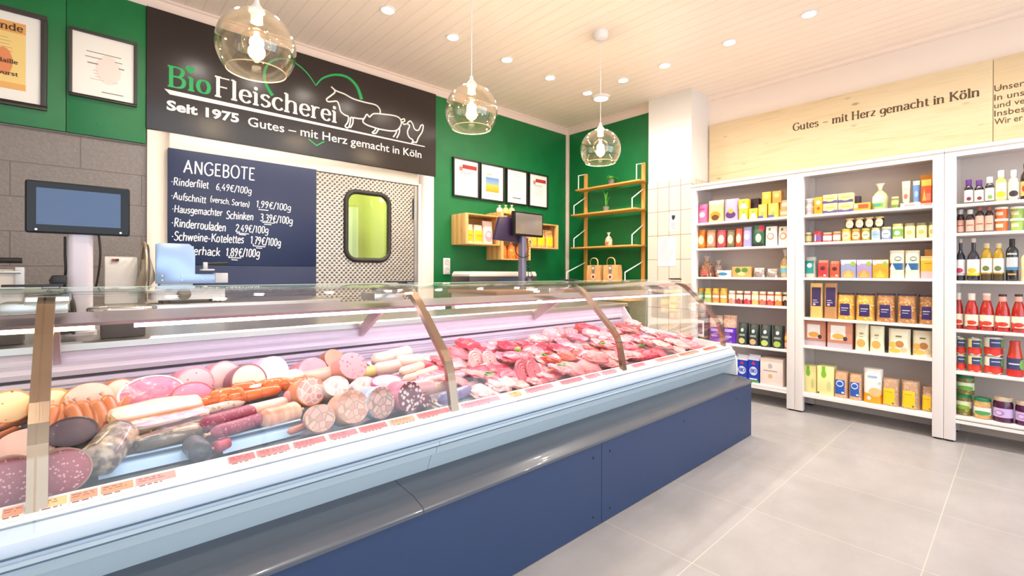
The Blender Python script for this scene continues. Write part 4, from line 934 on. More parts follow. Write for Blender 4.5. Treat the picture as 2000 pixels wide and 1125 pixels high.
link('salami_rod', 'pale speckled thin salami lying behind the thick rods', 420, 798, 120, 18, speckle('pale_dry_casing', (240, 206, 190), (200, 150, 150), 60, 0.3), 18, 2, 0.06, None, TIP)
link('liver_sausage', 'plump striped beige-red sausage between salami rod and brawn', 548, 812, 86, 40, noisy('striped_casing', (206, 128, 104), (238, 196, 166), 5, 0.35, stretch=(6, 1, 1)), 18, 4, 0.05, None, TIP)
link('liver_sausage', 'beige liver sausage lying behind the striped plump one', 520, 796, 96, 26, noisy('liver_skin2', (238, 196, 176), (248, 220, 204), 6, 0.35), 16, 4, 0.05, None, TIP)
link('boiled_sausage', 'short pink cooked sausage between orange links and mosaic brawn', 577, 774, 44, 26, mat((236, 150, 146), 0.35), 10, 4, 0.06, None, TIP)
link('smoked_sausage', 'thin red smoked sausage under the blue strip end', 590, 842, 70, 14, mat((196, 110, 90), 0.4), 24, 2, 0.02)
for k, (x, y, l, a, b) in enumerate(((392, 788, 50, 20, 50), (420, 781, 44, 170, 60), (442, 768, 62, 175, 80), (470, 776, 46, 15, 30), (500, 770, 46, 20, 30), (478, 757, 44, 10, 60), (508, 755, 44, 30, 60), (528, 764, 44, 20, 40), (540, 749, 48, 165, 80), (566, 752, 40, 60, 60), (590, 746, 44, 40, 60))):
    link('orange_link_sausage', 'glossy orange link sausage, %s from the left in the orange heap' % ORD[k], x, y, l, 21, LINKO, a, b, 0.072 + 0.012 * (k % 3 == 2), 'orange link sausages', mat((206, 120, 60), 0.4))
# brawn logs
ORC = mat((226, 150, 104), 0.4)
cut_log('brawn_sausage', 'round light brawn sausage with pink-white mosaic and orange casing', 607, 765, 58, ORC, SULZ1, 0.09, 8, 20, 1.0, ORC)
cut_log('brawn_sausage', 'white brawn sausage with pink bits behind the jellied one', 658, 756, 56, mat((244, 220, 216), 0.35), SULZ4, 0.10, 14, 30, 0.75)
cut_log('brawn_sausage', 'small white mosaic sausage slice next to the dark striped label', 712, 752, 54, mat((246, 228, 226), 0.35), SULZ4, 0.08, 10, 34, 0.62)
cut_log('brawn_sausage', 'brown-pink mosaic brawn nearest the price rail', 626, 820, 56, mat((220, 170, 140), 0.35), SULZ2, 0.08, -12, 16, 0.95)
cut_log('brawn_sausage', 'jellied brawn with large chunks in a beige casing', 690, 795, 68, mat((226, 176, 146), 0.35), SULZ2, 0.09, 6, 20, 0.95)
cut_log('brawn_sausage', 'chunky jellied brawn in a pale blue casing', 745, 789, 62, BLUEC, SULZ3, 0.09, 8, 10, 1.0)
cut_log('blood_sausage', 'dark red blood sausage with white bacon dice in pink casing', 801, 778, 58, mat((230, 130, 150), 0.35), BLOODW, 0.10, 8, 8, 1.0)
cut_log('blood_sausage', 'smaller piece with white dice leaning on the dark red blood sausage', 832, 785, 28, mat((222, 140, 140), 0.35), BLOODW, 0.04, 10, 10, 0.9)
cut_log('boiled_sausage', 'magenta-rinded pink sausage with flat cut face upward', 756, 744, 62, mat((206, 90, 140), 0.35), mat((246, 190, 206), 0.4), 0.05, 0, 66, 0.7, mat((214, 100, 150), 0.35), lift=0.085)
link('boiled_sausage', 'pink cellophane-tied sausage behind the blood sausage', 812, 757, 80, 26, mat((238, 176, 180), 0.35), -12, 4, 0.055, None, TIP)
for k, (x, y, l, w_, m, a, lb) in enumerate(((850, 758, 66, 20, mat((196, 150, 130), 0.35), 10, 'beige-brown casing sausage left of the second glass post'), (858, 742, 80, 20, mat((212, 186, 190), 0.35), 6, 'pale grey-pink sausage crossing behind the second post'), (905, 744, 60, 20, LILACC, 18, 'lilac-grey smoked sausage right behind the second post'), (918, 757, 62, 19, mat((176, 150, 156), 0.35), 22, 'mauve sausage above the long blue-purple one'), (890, 774, 108, 24, PURPLE, 16, 'long blue-purple sausage at the rail by the second post'))):
    link('smoked_sausage', lb, x, y, l, w_, m, a, 6, 0.03 + 0.01 * (k < 2), None, TIP)
# --- raw meat
RED = M_meat((190, 36, 64), (222, 90, 112), 9); PORK = M_meat((226, 116, 132), (242, 176, 180), 8); DEEP = M_meat((186, 30, 58), (214, 66, 92), 10); PALE = M_meat((232, 156, 158), (246, 206, 200), 8); MARIN = M_meat((238, 92, 70), (226, 60, 64), 9); MINCE = noisy('minced_meat', (214, 84, 98), (240, 176, 174), 60, 0.4, bump=0.5)
MIX = speckle('herbed_meat', (240, 150, 150), (110, 130, 60), 50, 0.25, base2=(228, 110, 120)); FATE = mat((242, 208, 202), 0.35)
def spiral(lb, px, py, wpx, m, rise, ang):
    P = dk(px, py, 0.05); Rm = size_m(wpx, P) / 2; n_ = 90; turns = 4.2; path = []
    for i in range(n_):
        t = i / (n_ - 1); a = 2 * math.pi * turns * t; r = Rm * (0.06 + 0.94 * t); path.append((r * math.cos(a), r * math.sin(a), 0))
    o = MB().tube(path, Rm * 0.115, m, 8).build('rolled_sausage_spiral', None, 60)
    P = dk(px, py, Rm * math.cos(R(90 - rise)) + 0.015)
    o.location = P; o.rotation_euler = (R(rise), 0, R(ang)); tag(o, lb, 'sausage')
    return o
sp1 = noisy('coarse_sausage_a', (250, 206, 204), (238, 160, 166), 14, 0.35); sp2 = noisy('coarse_sausage_b', (226, 120, 134), (206, 90, 110), 14, 0.35)
spiral('pale pink sausage spiral standing left among the raw meat', 931, 705, 48, sp1, 62, 15)
spiral('second pale sausage spiral directly right of the first', 956, 704, 44, sp1, 62, 20)
spiral('rose-red sausage spiral near the front rail', 1024, 726, 54, sp2, 60, 12)
spiral('rose-red sausage spiral half hidden behind its twin', 1042, 725, 48, sp2, 62, 16)
for k, (x, y, l, m) in enumerate(((1090, 732, 110, mat((206, 60, 90), 0.3)), (1075, 739, 120, mat((232, 110, 120), 0.3)), (1085, 724, 90, MIX))):
    link('raw_sausage', ['thin dark pink raw sausage running right from the spiral', 'long rose raw sausage lying along the rail', 'herbed raw sausage behind the thin dark one'][k], x, y, l, 13, m, 14, 5, 0.03, 'raw sausages by the rail')
ROWS = [('front', 1.563), ('second', 1.665), ('third', 1.765), ('fourth', 1.875), ('fifth', 1.985), ('rear', 2.10)]
KINDS = [[('pale pork slice', PALE), ('pink pork cutlet', PORK), ('herbed rolled roast', MIX), ('minced meat patty', MINCE), ('red beef cube', RED)],
         [('marinated orange-red steak', MARIN), ('pink pork cutlet', PORK), ('herb rubbed cutlet', MIX), ('red beef slice', RED), ('coarse minced portion', MINCE)],
         [('red beef slice', RED), ('pale pork slice', PALE), ('marinated orange-red steak', MARIN), ('herb rubbed cutlet', MIX), ('pink pork cutlet', PORK)],
         [('pink pork cutlet', PORK), ('minced meat mound', MINCE), ('deep red roulade', DEEP), ('pale pork slice', PALE)],
         [('red beef slice', RED), ('pink pork chop', PORK), ('pale poultry breast', PALE), ('herb rubbed cutlet', MIX), ('deep red roulade', DEEP)],
         [('deep red beef piece', DEEP), ('pink pork roast', PORK), ('red beef slice', RED), ('pale rib piece', PALE), ('minced meat mound', MINCE)]]
for ri, (rn, y) in enumerate(ROWS):
    x = (1.27, 1.20, 1.12, 1.16, 1.24, 1.50)[ri]; k = 0
    while x < 3.27:
        run = (k // 2) if ri % 2 else (k // 3)              # the same cut lies two or three abreast
        kd, m = KINDS[ri][(run + ri * 2) % len(KINDS[ri])]
        lump = any(q in kd for q in ('roast', 'piece', 'mound', 'cube', 'breast'))
        rx = rnd.uniform(0.056, 0.078); ry = rnd.uniform(0.052, 0.068); rz = rnd.uniform(0.020, 0.030) if lump else rnd.uniform(0.010, 0.016)
        if ri == 5 and 2.2 < x < 2.7: rz *= 1.7
        b = MB().ball((0, 0, 0), (rx, ry, rz), m, 28, 14, 0.30 if lump else 0.36, k * 7 + ri * 31, 4.5, 0.18)
        c1, c2, ph = rnd.uniform(-2.2, 1.0), rnd.uniform(-1.5, 1.5), rnd.uniform(0, 6)
        b.v = [(vx, vy, vz + c1 * vx * vx + c2 * vx * vy + 0.004 * math.sin(vx * 70 + ph) * (0 if lump else 1)) for vx, vy, vz in b.v]
        o = b.build('raw_meat_piece', None, 60)
        if m in (PORK, RED) and k % 2 == 0 and not lump:
            MB().tube([(rx * 0.92 * math.cos(a), ry * 0.92 * math.sin(a), c1 * (rx * 0.92 * math.cos(a)) ** 2 + c2 * rx * ry * 0.85 * math.cos(a) * math.sin(a)) for a in [R(d) for d in range(20, 200, 15)]], [0.002] + [0.007] * 10 + [0.002], FATE, 8).build('fat_edge', o, 60)
        o.location = (x, y + rnd.uniform(-0.012, 0.012), deckz(y) + rz * 0.85 + 0.014); o.rotation_euler = (R(rnd.uniform(8, 18)), R(rnd.uniform(4, 15) if lump is False else 0), R(rnd.uniform(-30, 30)))
        tag(o, '%s, %s from the left in the %s raw meat row' % (kd, ORD[k] if k < len(ORD) else 'last', rn), 'meat', 'raw meat pieces, %s row' % rn)
        x += rx * rnd.uniform(1.45, 1.7); k += 1
LEAF = noisy('parsley', (70, 140, 40), (110, 180, 60), 20, 0.5)
for k, (x, y, c) in enumerate(((990, 698, None), (1010, 693, (236, 196, 40)), (1067, 702, (226, 60, 50)), (955, 733, None), (1095, 718, None), (1168, 692, None), (1175, 678, (226, 60, 50)), (1255, 678, None), (1215, 700, None))):
    P = dk(x, y, 0.075); w = MB(); r = random.Random(k)
    for j in range(9):
        a = r.uniform(0, 6.28); w.ball((math.cos(a) * 0.02, math.sin(a) * 0.014, r.uniform(0, 0.012)), (0.011, 0.008, 0.003), LEAF, 8, 5, 0.5, j, 4.0, M=Matrix.Rotation(a, 4, 'Z') @ Matrix.Rotation(r.uniform(-.5, .5), 4, 'X'))
    o = w.build('parsley_garnish', None, 60, loc=P)
    if c: MB().ball((0.006, 0, 0.014), (0.017, 0.012, 0.008), mat(c, 0.25, coat=0.4), 12, 8, 0.3, k).build('vegetable_slice', o, 60)
    tag(o, ['plain parsley sprig behind the rose spiral', 'parsley with yellow pepper slice among the raw meat', 'parsley with red tomato piece in the middle raw meat', 'parsley sprig left of the rose spiral', 'parsley sprig behind the thin raw sausages', 'parsley sprig left of the third glass post', 'parsley with red pepper piece near the third post', 'parsley sprig right of the third glass post', 'parsley sprig at the foot of the third post'][k], 'garnish', 'parsley garnishes')

# --- let everything lie on the trays and on its neighbours instead of inside them
from mathutils.bvhtree import BVHTree
def world_geo(o):
    vs, fs = [], []
    for q in [o] + list(o.children):
        if q.type != 'MESH': continue
        k = len(vs); M_ = o.matrix_world @ q.matrix_basis if q is not o else o.matrix_world
        vs += [M_ @ v.co for v in q.data.vertices]; fs += [[k + i for i in p.vertices] for p in q.data.polygons]
    return vs, fs
bpy.context.view_layer.update()
foods = [o for o in COL.objects if o.parent is None and o.get('category') in ('sausage', 'meat', 'ham', 'bacon', 'garnish', 'divider')]
done = []
foods.sort(key=lambda o: (o.get('category') == 'garnish', o.get('category') != 'divider', o.name.startswith('raw_meat'), o.location.z - deckz(o.location.y)))
for o in foods:
    vs, fs = world_geo(o)
    low = min(v.z - deckz(v.y) for v in vs)
    dz = max(0.0, 0.0095 - low) + (0.0085 - low if o.name.startswith('raw_meat') and low > 0.0095 else 0)
    best = dz; near = [b for (b, c, r) in done if (c - o.location).length < r + 0.16]
    lim = 0.048 if o.name.startswith('raw_meat') else 0.02
    step = 0.0
    while step <= lim:
        T = BVHTree.FromPolygons([v + Vector((0, 0, dz + step)) for v in vs], fs)
        if not any(T.overlap(b) for b in near): best = dz + step; break
        step += 0.005
    else: best = dz + (0.005 if o.name.startswith('raw_meat') else 0.0)
    o.location.z += best
    done.append((BVHTree.FromPolygons([v + Vector((0, 0, best)) for v in vs], fs), o.location.copy(), 0.1))
# ------------------------------------------------------------------ back counter and machines
cb = thing('back_counter', 'grey work counter along the block wall behind the meat case', 'counter', (0, 0, 0))
MB().box(-2.2, 1.30, 3.16, 3.76, 0.90, 0.945, STEEL).build('counter_top', cb, bevel=0.004)
MB().box(-2.2, 1.30, 3.20, 3.76, 0.0, 0.90, mat((206, 200, 198), 0.5)).build('cabinet_body', cb)
for k in range(5): MB().box(-2.1 + k * 0.68, -1.46 + k * 0.68, 3.185, 3.20, 0.12, 0.86, mat((196, 190, 188), 0.45)).build('cabinet_door', cb, bevel=0.003)
YC = 3.38
cb2 = thing('back_counter', 'low counter carrying the cash register before the green wall', 'counter', (0, 0, 0))
MB().box(2.5, 3.55, 2.92, 3.62, 0.94, 0.975, mat((120, 84, 56), 0.45)).build('counter_top', cb2, bevel=0.003); MB().box(2.53, 3.52, 2.95, 3.60, 0, 0.94, mat((214, 206, 196), 0.5)).build('cabinet_body', cb2)
def monitor(name, lb, p0, p1, y, border, thick, scr, pole_px, pole_w, zb, polem, extra=None):
    a, b = ony(p0[0], p0[1], y), ony(p1[0], p1[1], y)
    t = thing(name, lb, 'monitor', ((a.x + b.x) / 2, y, zb)); hw = (b.x - a.x) / 2; z0, z1 = b.z - zb, a.z - zb
    MB().box(-hw, hw, 0, thick, z0, z1, mat((30, 28, 33), 0.4, spec=0.3)).build('monitor_case', t, bevel=0.008)
    MB().box(-hw + 0.006, hw - 0.006, -0.002, 0.001, z0 + 0.006, z1 - 0.006, mat((10, 10, 13), 0.2, spec=0.3)).build('bezel', t)
    MB().box(-hw + border, hw - border, -0.0032, -0.002, z0 + border * 1.05, z1 - border * 0.9, scr).build('screen', t)
    px_ = ony(pole_px, 520, y + 0.05).x - (a.x + b.x) / 2; w_ = pole_w / 2
    MB().prism(rrect(px_, 0.05, w_, 0.035, 0.02), 'z', 0.012, z0 + 0.06, polem).build('pole', t, 40)
    MB().prism(rrect(px_, 0.05, w_ * 1.3, 0.06, 0.02), 'z', 0, 0.014, polem).build('foot', t, 40)
    MB().box(px_ - w_, px_ + w_, thick - 0.005, 0.06, z0 + 0.03, z0 + 0.14, STEELD).build('bracket', t)
    return t, hw, z0, z1
SCR = mat((22, 62, 112), 0.06, spec=0.7)
t, hw, z0, z1 = monitor('touch_monitor', 'wide black till monitor on a pale pole before the grey block wall', (48, 349), (254, 462), 2.46, 0.030, 0.035, SCR, 157, 0.075, 0.8755, noisy('pale_pole', (214, 206, 214), (204, 196, 208), 3, 0.3))
for s in (-1, 1): MB().lathe([(0, 0), (0.005, 0), (0.004, 0.005), (0, 0.005)], STEEL, 12, Matrix.Translation((s * (hw - 0.03), -0.004, z0 + 0.012)) @ Matrix.Rotation(R(90), 4, 'X')).build('button', t)
def cable(mb_path, lb, r=0.004, m=BLACK, name='cable'):
    return tag(MB().tube(smooth_pts_3(mb_path), r, m, 8).build(name, None, 60), lb, 'cable')
def smooth_pts_3(p, k=6):
    out = []; n = len(p)
    for i in range(n - 1):
        a, b, c, d = (Vector(p[max(i - 1, 0)]), Vector(p[i]), Vector(p[i + 1]), Vector(p[min(i + 2, n - 1)]))
        for j in range(k):
            q = j / k; out.append(0.5 * ((2 * b) + (c - a) * q + (2 * a - 5 * b + 4 * c - d) * q * q + (3 * b - a - 3 * c + d) * q ** 3))
    out.append(Vector(p[-1])); return out
def at(px, py, y): return ony(px, py, y)
cable([at(127, 462, 2.49), at(127, 500, 2.5), at(128, 530, 2.5), at(124, 552, 2.52)], 'black cable hanging straight below the left part of the wide monitor')
cable([at(193, 460, 2.5), at(196, 495, 2.5), at(193, 530, 2.52), at(188, 558, 2.55), at(184, 566, 2.56)], 'black cable curving down between monitor pole and white box')
t = thing('barcode_scanner', 'black handheld scanner leaning beside the monitor pole', 'scanner', (at(122, 575, 2.44).x, 2.44, 0.8755))
MB().tube(smooth_pts_3([(0.012, 0.02, 0.016), (0.004, 0.01, 0.08), (-0.004, 0, 0.14), (-0.012, -0.01, 0.19), (-0.012, -0.03, 0.215)]), [0.028] * 6 + [0.03] * 8 + [0.026] * 6 + [0.024] * 5, BLACKG, 12).build('handle', t, 60)
MB().box(-0.03, 0.014, -0.06, -0.02, 0.195, 0.235, BLACK).build('scan_head', t, bevel=0.008)
MB().tube(smooth_pts_3([(0.03, 0.01, 0.01), (0.034, 0, 0.07), (0.03, -0.01, 0.13), (0.014, -0.01, 0.18)]), 0.006, BLACK, 8).build('cable', t, 60)
# white box with red badge
a, b = at(204, 500, YC), at(270, 575, YC)
t = thing('label_printer', 'white rounded box with a small red badge, right of the monitor pole', 'printer', ((a.x + b.x) / 2, YC, 0.945)); hw = (b.x - a.x) / 2; H = a.z - 0.945
MB().prism([(0, 0), (0, H * 0.78), (0.03, H * 0.98), (0.06, H), (0.20, H), (0.20, 0)], 'x', -hw, hw, mat((216, 210, 206), 0.4)).build('housing', t, bevel=0.008)
q = MB(); cz = H * 0.90
for i, m in ((0, mat((190, 44, 40), 0.5)), (1, BLACK)):
    q.box(-hw + 0.03 + i * 0.016, -hw + 0.045 + i * 0.016, 0.002, 0.018, H * 0.905, H * 0.945, m)
q.build('badge', t)
MB().box(hw, hw + 0.012, 0.05, 0.15, 0.03, 0.12, STEELD).build('side_cover', t)
# meat slicer in the middle
LB_ = mat((158, 186, 226), 0.25, 0.35); GR_ = mat((206, 208, 214), 0.35)
sx0 = at(300, 500, YC).x; sx1 = at(440, 500, YC).x; zt = at(340, 477, YC).z - 0.945
t = thing('meat_slicer', 'pale blue and silver meat slicer in front of the chalkboard', 'slicer', (sx0, YC, 0.945)); W = sx1 - sx0
MB().prism(rrect(W * 0.45, 0, W * 0.50, 0.12, 0.03), 'z', 0.02, 0.085, GR_).build('base', t, 40)
for x in (0.05, W * 0.85):
    for y in (-0.08, 0.08): MB().lathe([(0.02, 0), (0.024, 0.02), (0, 0.02)], BLACK, 12, Matrix.Translation((x, y, 0))).build('foot', t)
MB().lathe([(0.034, 0), (0.034, 0.012), (0.028, 0.016), (0, 0.016)], mat((116, 108, 100), 0.3, 0.8), 24, Matrix.Translation((W * 0.36, -0.119, 0.053)) @ Matrix.Rotation(R(90), 4, 'X')).build('dial_knob', t, 40)
zb = at(370, 553, YC).z - 0.945
pl = [(0.0, zb), (W * 0.99, zb), (W * 0.99, zb + 0.055), (W * 0.52, zb + 0.055), (W * 0.52, zt * 0.80), (W * 0.50, zt * 0.94), (W * 0.44, zt), (W * 0.06, zt), (0.0, zt * 0.98)]
MB().prism(pl, 'y', -0.10, -0.085, LB_).build('guard_plate', t, bevel=0.003)
for x, z in ((0.03, zb + 0.02), (0.03, zb + 0.045), (W * 0.34, zb + 0.02), (W * 0.34, zb + 0.045), (W * 0.62, zb + 0.025)):
    MB().lathe([(0, 0), (0.005, 0), (0.004, 0.003), (0, 0.003)], STEEL, 10, Matrix.Translation((x, -0.10, z)) @ Matrix.Rotation(R(90), 4, 'X')).build('screw', t)
MB().box(0.02, W * 0.5, -0.084, 0.02, 0.085, zb + 0.10, GR_).build('motor_housing', t, bevel=0.01)
MB().lathe([(0, -0.004), (0.135, -0.003), (0.138, 0), (0.135, 0.003), (0, 0.004)], STEEL, 40, Matrix.Translation((-0.03, -0.02, zt * 0.58)) @ Matrix.Rotation(R(90), 4, 'Y')).build('blade', t, 40)
MB().tube([(-0.045 + 0.0, -0.02 + 0.145 * math.cos(a), zt * 0.58 + 0.145 * math.sin(a)) for a in [R(d) for d in range(-60, 235, 12)]], 0.008, mat((188, 172, 150), 0.3, 0.7), 8).build('blade_guard', t, 60)
MB().box(W * 0.60, W * 0.78, -0.13, -0.05, zb + 0.075, zb + 0.085, GR_).box(W * 0.62, W * 0.68, -0.13, -0.11, zb + 0.085, zb + 0.125, GR_).build('carriage', t, bevel=0.003)
MB().tube([(W * 0.66, -0.12, zb + 0.115), (W * 0.97, -0.12, zb + 0.12)], 0.009, BLACK, 10).build('handle', t, 60)
MB().box(W * 0.80, W * 0.985, -0.105, -0.02, zb + 0.004, zb + 0.062, GR_).build('slide_block', t, bevel=0.003)
MB().prism([(-0.09, 0.085), (-0.03, 0.085), (0.0, 0.13), (0.0, zt * 0.5), (-0.02, zt * 0.75), (-0.06, zt * 0.72), (-0.06, 0.2)], 'y', -0.075, -0.06, mat((178, 160, 136), 0.35, 0.5)).build('deflector', t, bevel=0.003)
# second slicer, cut by the picture edge
x1 = at(52, 530, YC).x
t = thing('meat_slicer', 'silver meat slicer half cut off by the left picture edge', 'slicer', (x1 - 0.40, YC, 0.945))
MB().box(0, 0.385, -0.12, 0.12, 0.02, 0.09, GR_).build('base', t, bevel=0.01)
zt2 = at(30, 527, YC).z - 0.945
MB().box(0.02, 0.39, -0.13, -0.10, 0.09, zt2, mat((222, 214, 206), 0.35)).build('carriage', t, bevel=0.004)
MB().box(0.37, 0.40, -0.14, -0.09, 0.09, zt2 + 0.012, GR_).build('slide_block', t, bevel=0.003)
MB().tube([(0.0, -0.14, zt2 - 0.012), (0.39, -0.14, zt2 - 0.012)], 0.008, CHROME, 10).build('slide_rod', t, 60)
MB().tube([(0.05, -0.08, zt2 + 0.045), (0.39, -0.08, zt2 + 0.045)], 0.014, BLACK, 12).build('handle', t, 60)
MB().box(0.06, 0.12, -0.1, -0.06, zt2 - 0.01, zt2 + 0.05, GR_).build('handle_mount', t)
MB().lathe([(0, -0.004), (0.13, -0.003), (0.132, 0), (0.13, 0.003), (0, 0.004)], STEEL, 40, Matrix.Translation((0.08, 0.0, 0.22)) @ Matrix.Rotation(R(90), 4, 'X')).build('blade', t, 40)
MB().box(-0.02, 0.16, 0.01, 0.10, 0.09, 0.30, GR_).build('motor_housing', t, bevel=0.02)

# ------------------------------------------------------------------ cash point at the right
YR = 3.30; ZR = 0.975
a, b = at(917, 530, YR), at(1048, 550, YR)
t = thing('receipt_printer', 'low black and white till drawer unit on the counter under the crates', 'till', ((a.x + b.x) / 2, YR, ZR)); hw = (b.x - a.x) / 2; H = a.z - ZR
MB().box(-hw, hw, 0, 0.28, 0, H * 0.72, mat((58, 52, 52), 0.35)).build('drawer', t, bevel=0.006)
MB().prism([(-hw, H * 0.72), (-hw, H * 0.85), (-hw + 0.02, H), (hw - 0.02, H), (hw, H * 0.85), (hw, H * 0.72)], 'y', 0.0, 0.27, mat((226, 218, 208), 0.4)).build('cover', t, bevel=0.003)
MB().box(-hw * 0.2, hw * 0.5, -0.004, 0.004, 0.02, H * 0.6, mat((60, 72, 110), 0.25)).build('front_panel', t)
t, hw, z0, z1 = monitor('touch_monitor', 'small grey-screened till monitor in front of the wall crates', (1004, 411), (1061, 464), 3.10, 0.018, 0.04, mat((120, 112, 106), 0.1, coat=0.6), 1020, 0.06, ZR, mat((128, 124, 150), 0.35, 0.4))
a, b = at(968, 424, 3.15), at(1006, 470, 3.15); zz0, zz1 = b.z - ZR, a.z - ZR; hw2 = (b.x - a.x) / 2; xc_ = (a.x + b.x) / 2 - t.location.x
o = MB().prism([(xc_ - hw2 - 0.01, zz0), (xc_ + hw2 + 0.06, zz0 - 0.02), (xc_ + hw2 + 0.06, zz1 + 0.02), (xc_ - hw2 + 0.055, zz1 + 0.01)], 'y', 0.055, 0.09, mat((50, 34, 66), 0.35)).build('customer_display', t, bevel=0.006)
o['label'] = 'dark purple slanted display at the back of the small till monitor'
pts = [at(1036, 470, 3.12), at(1031, 490, 3.10), at(1029, 505, 3.1), at(1034, 525, 3.11), at(1040, 540, 3.12)]
P = smooth_pts_3(pts, 24); hx = []
for i, p in enumerate(P): hx.append(p + Vector((0.009 * math.cos(i * 0.9), 0.009 * math.sin(i * 0.9), 0)))
tag(MB().tube(hx, 0.0028, BLACK, 6).build('coiled_cable', None, 60), 'black coiled cable hanging right of the till pole', 'cable')
cable([at(1030, 466, 3.13), at(1031, 500, 3.12), at(1032, 540, 3.12)], 'straight black cable hanging behind the coiled cable at the till')
cable([at(1006, 480, 3.08), at(1008, 494, 3.06), at(1020, 503, 3.05), at(1033, 499, 3.07)], 'black cable looped round the till pole')
t = thing('handset', 'dark blue handset standing at the foot of the till pole', 'phone', (at(1030, 545, 3.0).x, 2.99, ZR)); 
MB().box(-0.028, 0.028, -0.02, 0.02, 0, 0.11, mat((44, 50, 66), 0.3)).build('body', t, bevel=0.01); MB().box(-0.018, 0.018, -0.0215, -0.02, 0.06, 0.098, mat((90, 104, 130), 0.15)).build('screen', t)

# ------------------------------------------------------------------ wall crates with goods
YCR = YB - 0.245
def crate(lb, fx0, fx1, z0, z1, axis):
    t = thing('wooden_crate', lb, 'crate', (fx0, YB, z0), group='pine crates on the green wall'); W = fx1 - fx0; H = z1 - z0; D = 0.245; T = 0.012
    for x in (0, W - T):
        for k in range(3):
            MB().box(x, x + T, -D + k * D / 3 + 0.003, -D + (k + 1) * D / 3 - 0.003, 0, H, wood_z).build('side_board', t, bevel=0.0015)
    for z in (0, H - T):
        for k in range(2): MB().box(T, W - T, -D + k * D / 2 + 0.003, -D + (k + 1) * D / 2 - 0.003, z, z + T, PINEX).build('slat', t, bevel=0.0015)
    MB().box(T, W - T, -0.012, -0.001, T, H - T, PINEX).build('back_board', t)
    for x in (T, W - T - 0.022): MB().box(x, x + 0.022, -D + 0.004, -D + 0.03, T, H - T, wood_z).build('corner_post', t)
    return t
wood_z = wood('pine_upright_boards', (230, 184, 118), (206, 150, 84), 'z', scale=1.6)
def fx(px, py): p = ony(px, py, YCR); return p.x, p.z
x0, z1 = fx(910, 415); x1, z0 = fx(978, 480)
crate('left pine crate holding two yellow bags, under the certificates', x0, x1 - 0.004, z0, z1, 'x'); cA = (x0, x1, z0, z1)
m0, mz0 = fx(979, 507); m1, mz1 = fx(1037, 462)
crate('lower middle pine crate with orange bags behind the till pole', m0, m1, mz0, mz1 - 0.004, 'x'); cB = (m0, m1, mz0, mz1)
mz2 = fx(979, 413)[1]
crate('upper middle pine crate half hidden by the purple display', m0, m1, mz1, mz2, 'x'); cC = (m0, m1, mz1, mz2)
r0, rz1 = fx(1038, 434); r1, rz0 = fx(1091, 487)
crate('right pine crate holding yellow pasta bags beside the small monitor', m1 + 0.003, r1, rz0, rz1, 'x'); cD = (m1 + 0.003, r1, rz0, rz1)

# ------------------------------------------------------------------ bamboo wall shelf on the green end wall
ws = thing('wall_shelf', 'open bamboo wall shelf with white brackets on the green end wall', 'shelf', (0, 0, 0))
BAMZ = wood('bamboo_upright', (224, 170, 90), (204, 146, 68), 'z', knots=False)
for y in (3.515, 2.735): MB().box(XG - 0.028, XG - 0.002, y - 0.022, y + 0.022, 0.86, 2.305, BAMZ).build('upright', ws, bevel=0.003)
SHV = [(2.108, 0.135), (1.806, 0.215), (1.425, 0.215), (1.035, 0.34)]
for z, d in SHV:
    MB().box(XG - 0.03 - d, XG - 0.03, 2.69, 3.555, z - 0.018, z, BAMBOO).build('shelf_board', ws, bevel=0.003)
    for y in (3.515, 2.735):
        zt_ = z + (0.19 if d < 0.2 else 0.215)
        MB().tube([(XG - 0.03, y, zt_), (XG - 0.03 - d + 0.012, y, zt_ - (0.03 if d < 0.2 else 0.115)), (XG - 0.03 - d + 0.012, y, z - 0.012)], 0.0065, mat((236, 238, 230), 0.35), 8).build('bracket', ws, 60)
MB().box(XG - 0.36, XG - 0.03, 2.69, 3.555, 0.842, 0.86, BAMBOO).build('shelf_board', ws, bevel=0.003)
def pot_plant(y, z, x, lb, kind):
    t = thing('potted_plant', lb, 'plant', (x, y, z))
    MB().lathe([(0.028, 0), (0.036, 0.06), (0.033, 0.06), (0.03, 0.05), (0, 0.05)], mat((128, 124, 122), 0.6), 20).build('pot', t, 50)
    w = MB(); r = random.Random(int(y * 100))
    for k in range(22 if kind else 13):
        a = r.uniform(0, 6.28); 
        if kind: l, up_ = r.uniform(0.05, 0.09), r.uniform(0.01, 0.04); pth = [(0, 0, 0.05), (0.5 * l * math.cos(a), 0.5 * l * math.sin(a), 0.06 + up_), (l * math.cos(a), l * math.sin(a), 0.05 + up_ * 0.6)]; rr_ = [0.003, 0.008, 0.002]
        else: l, up_ = r.uniform(0.01, 0.05), r.uniform(0.12, 0.20); pth = [(0.01 * math.cos(a), 0.01 * math.sin(a), 0.05), (0.4 * l * math.cos(a), 0.4 * l * math.sin(a), 0.05 + up_ * 0.6), (l * math.cos(a), l * math.sin(a), 0.05 + up_)]; rr_ = [0.005, 0.006, 0.0012]
        w.tube(smooth_pts_3(pth, 4), [rr_[0]] * 2 + [rr_[1]] * 5 + [rr_[2]] * 2, noisy('leaf_green', (60, 140, 40), (96, 176, 60), 20, 0.5), 6, flat=0.3)
    w.build('leaves', t, 60)
pot_plant(3.09, 2.108, XG - 0.10, 'small grey pot with low spreading leaves on the top bamboo shelf', 1)
pot_plant(3.13, 1.806, XG - 0.14, 'grey pot with upright grassy leaves on the second bamboo shelf', 0)

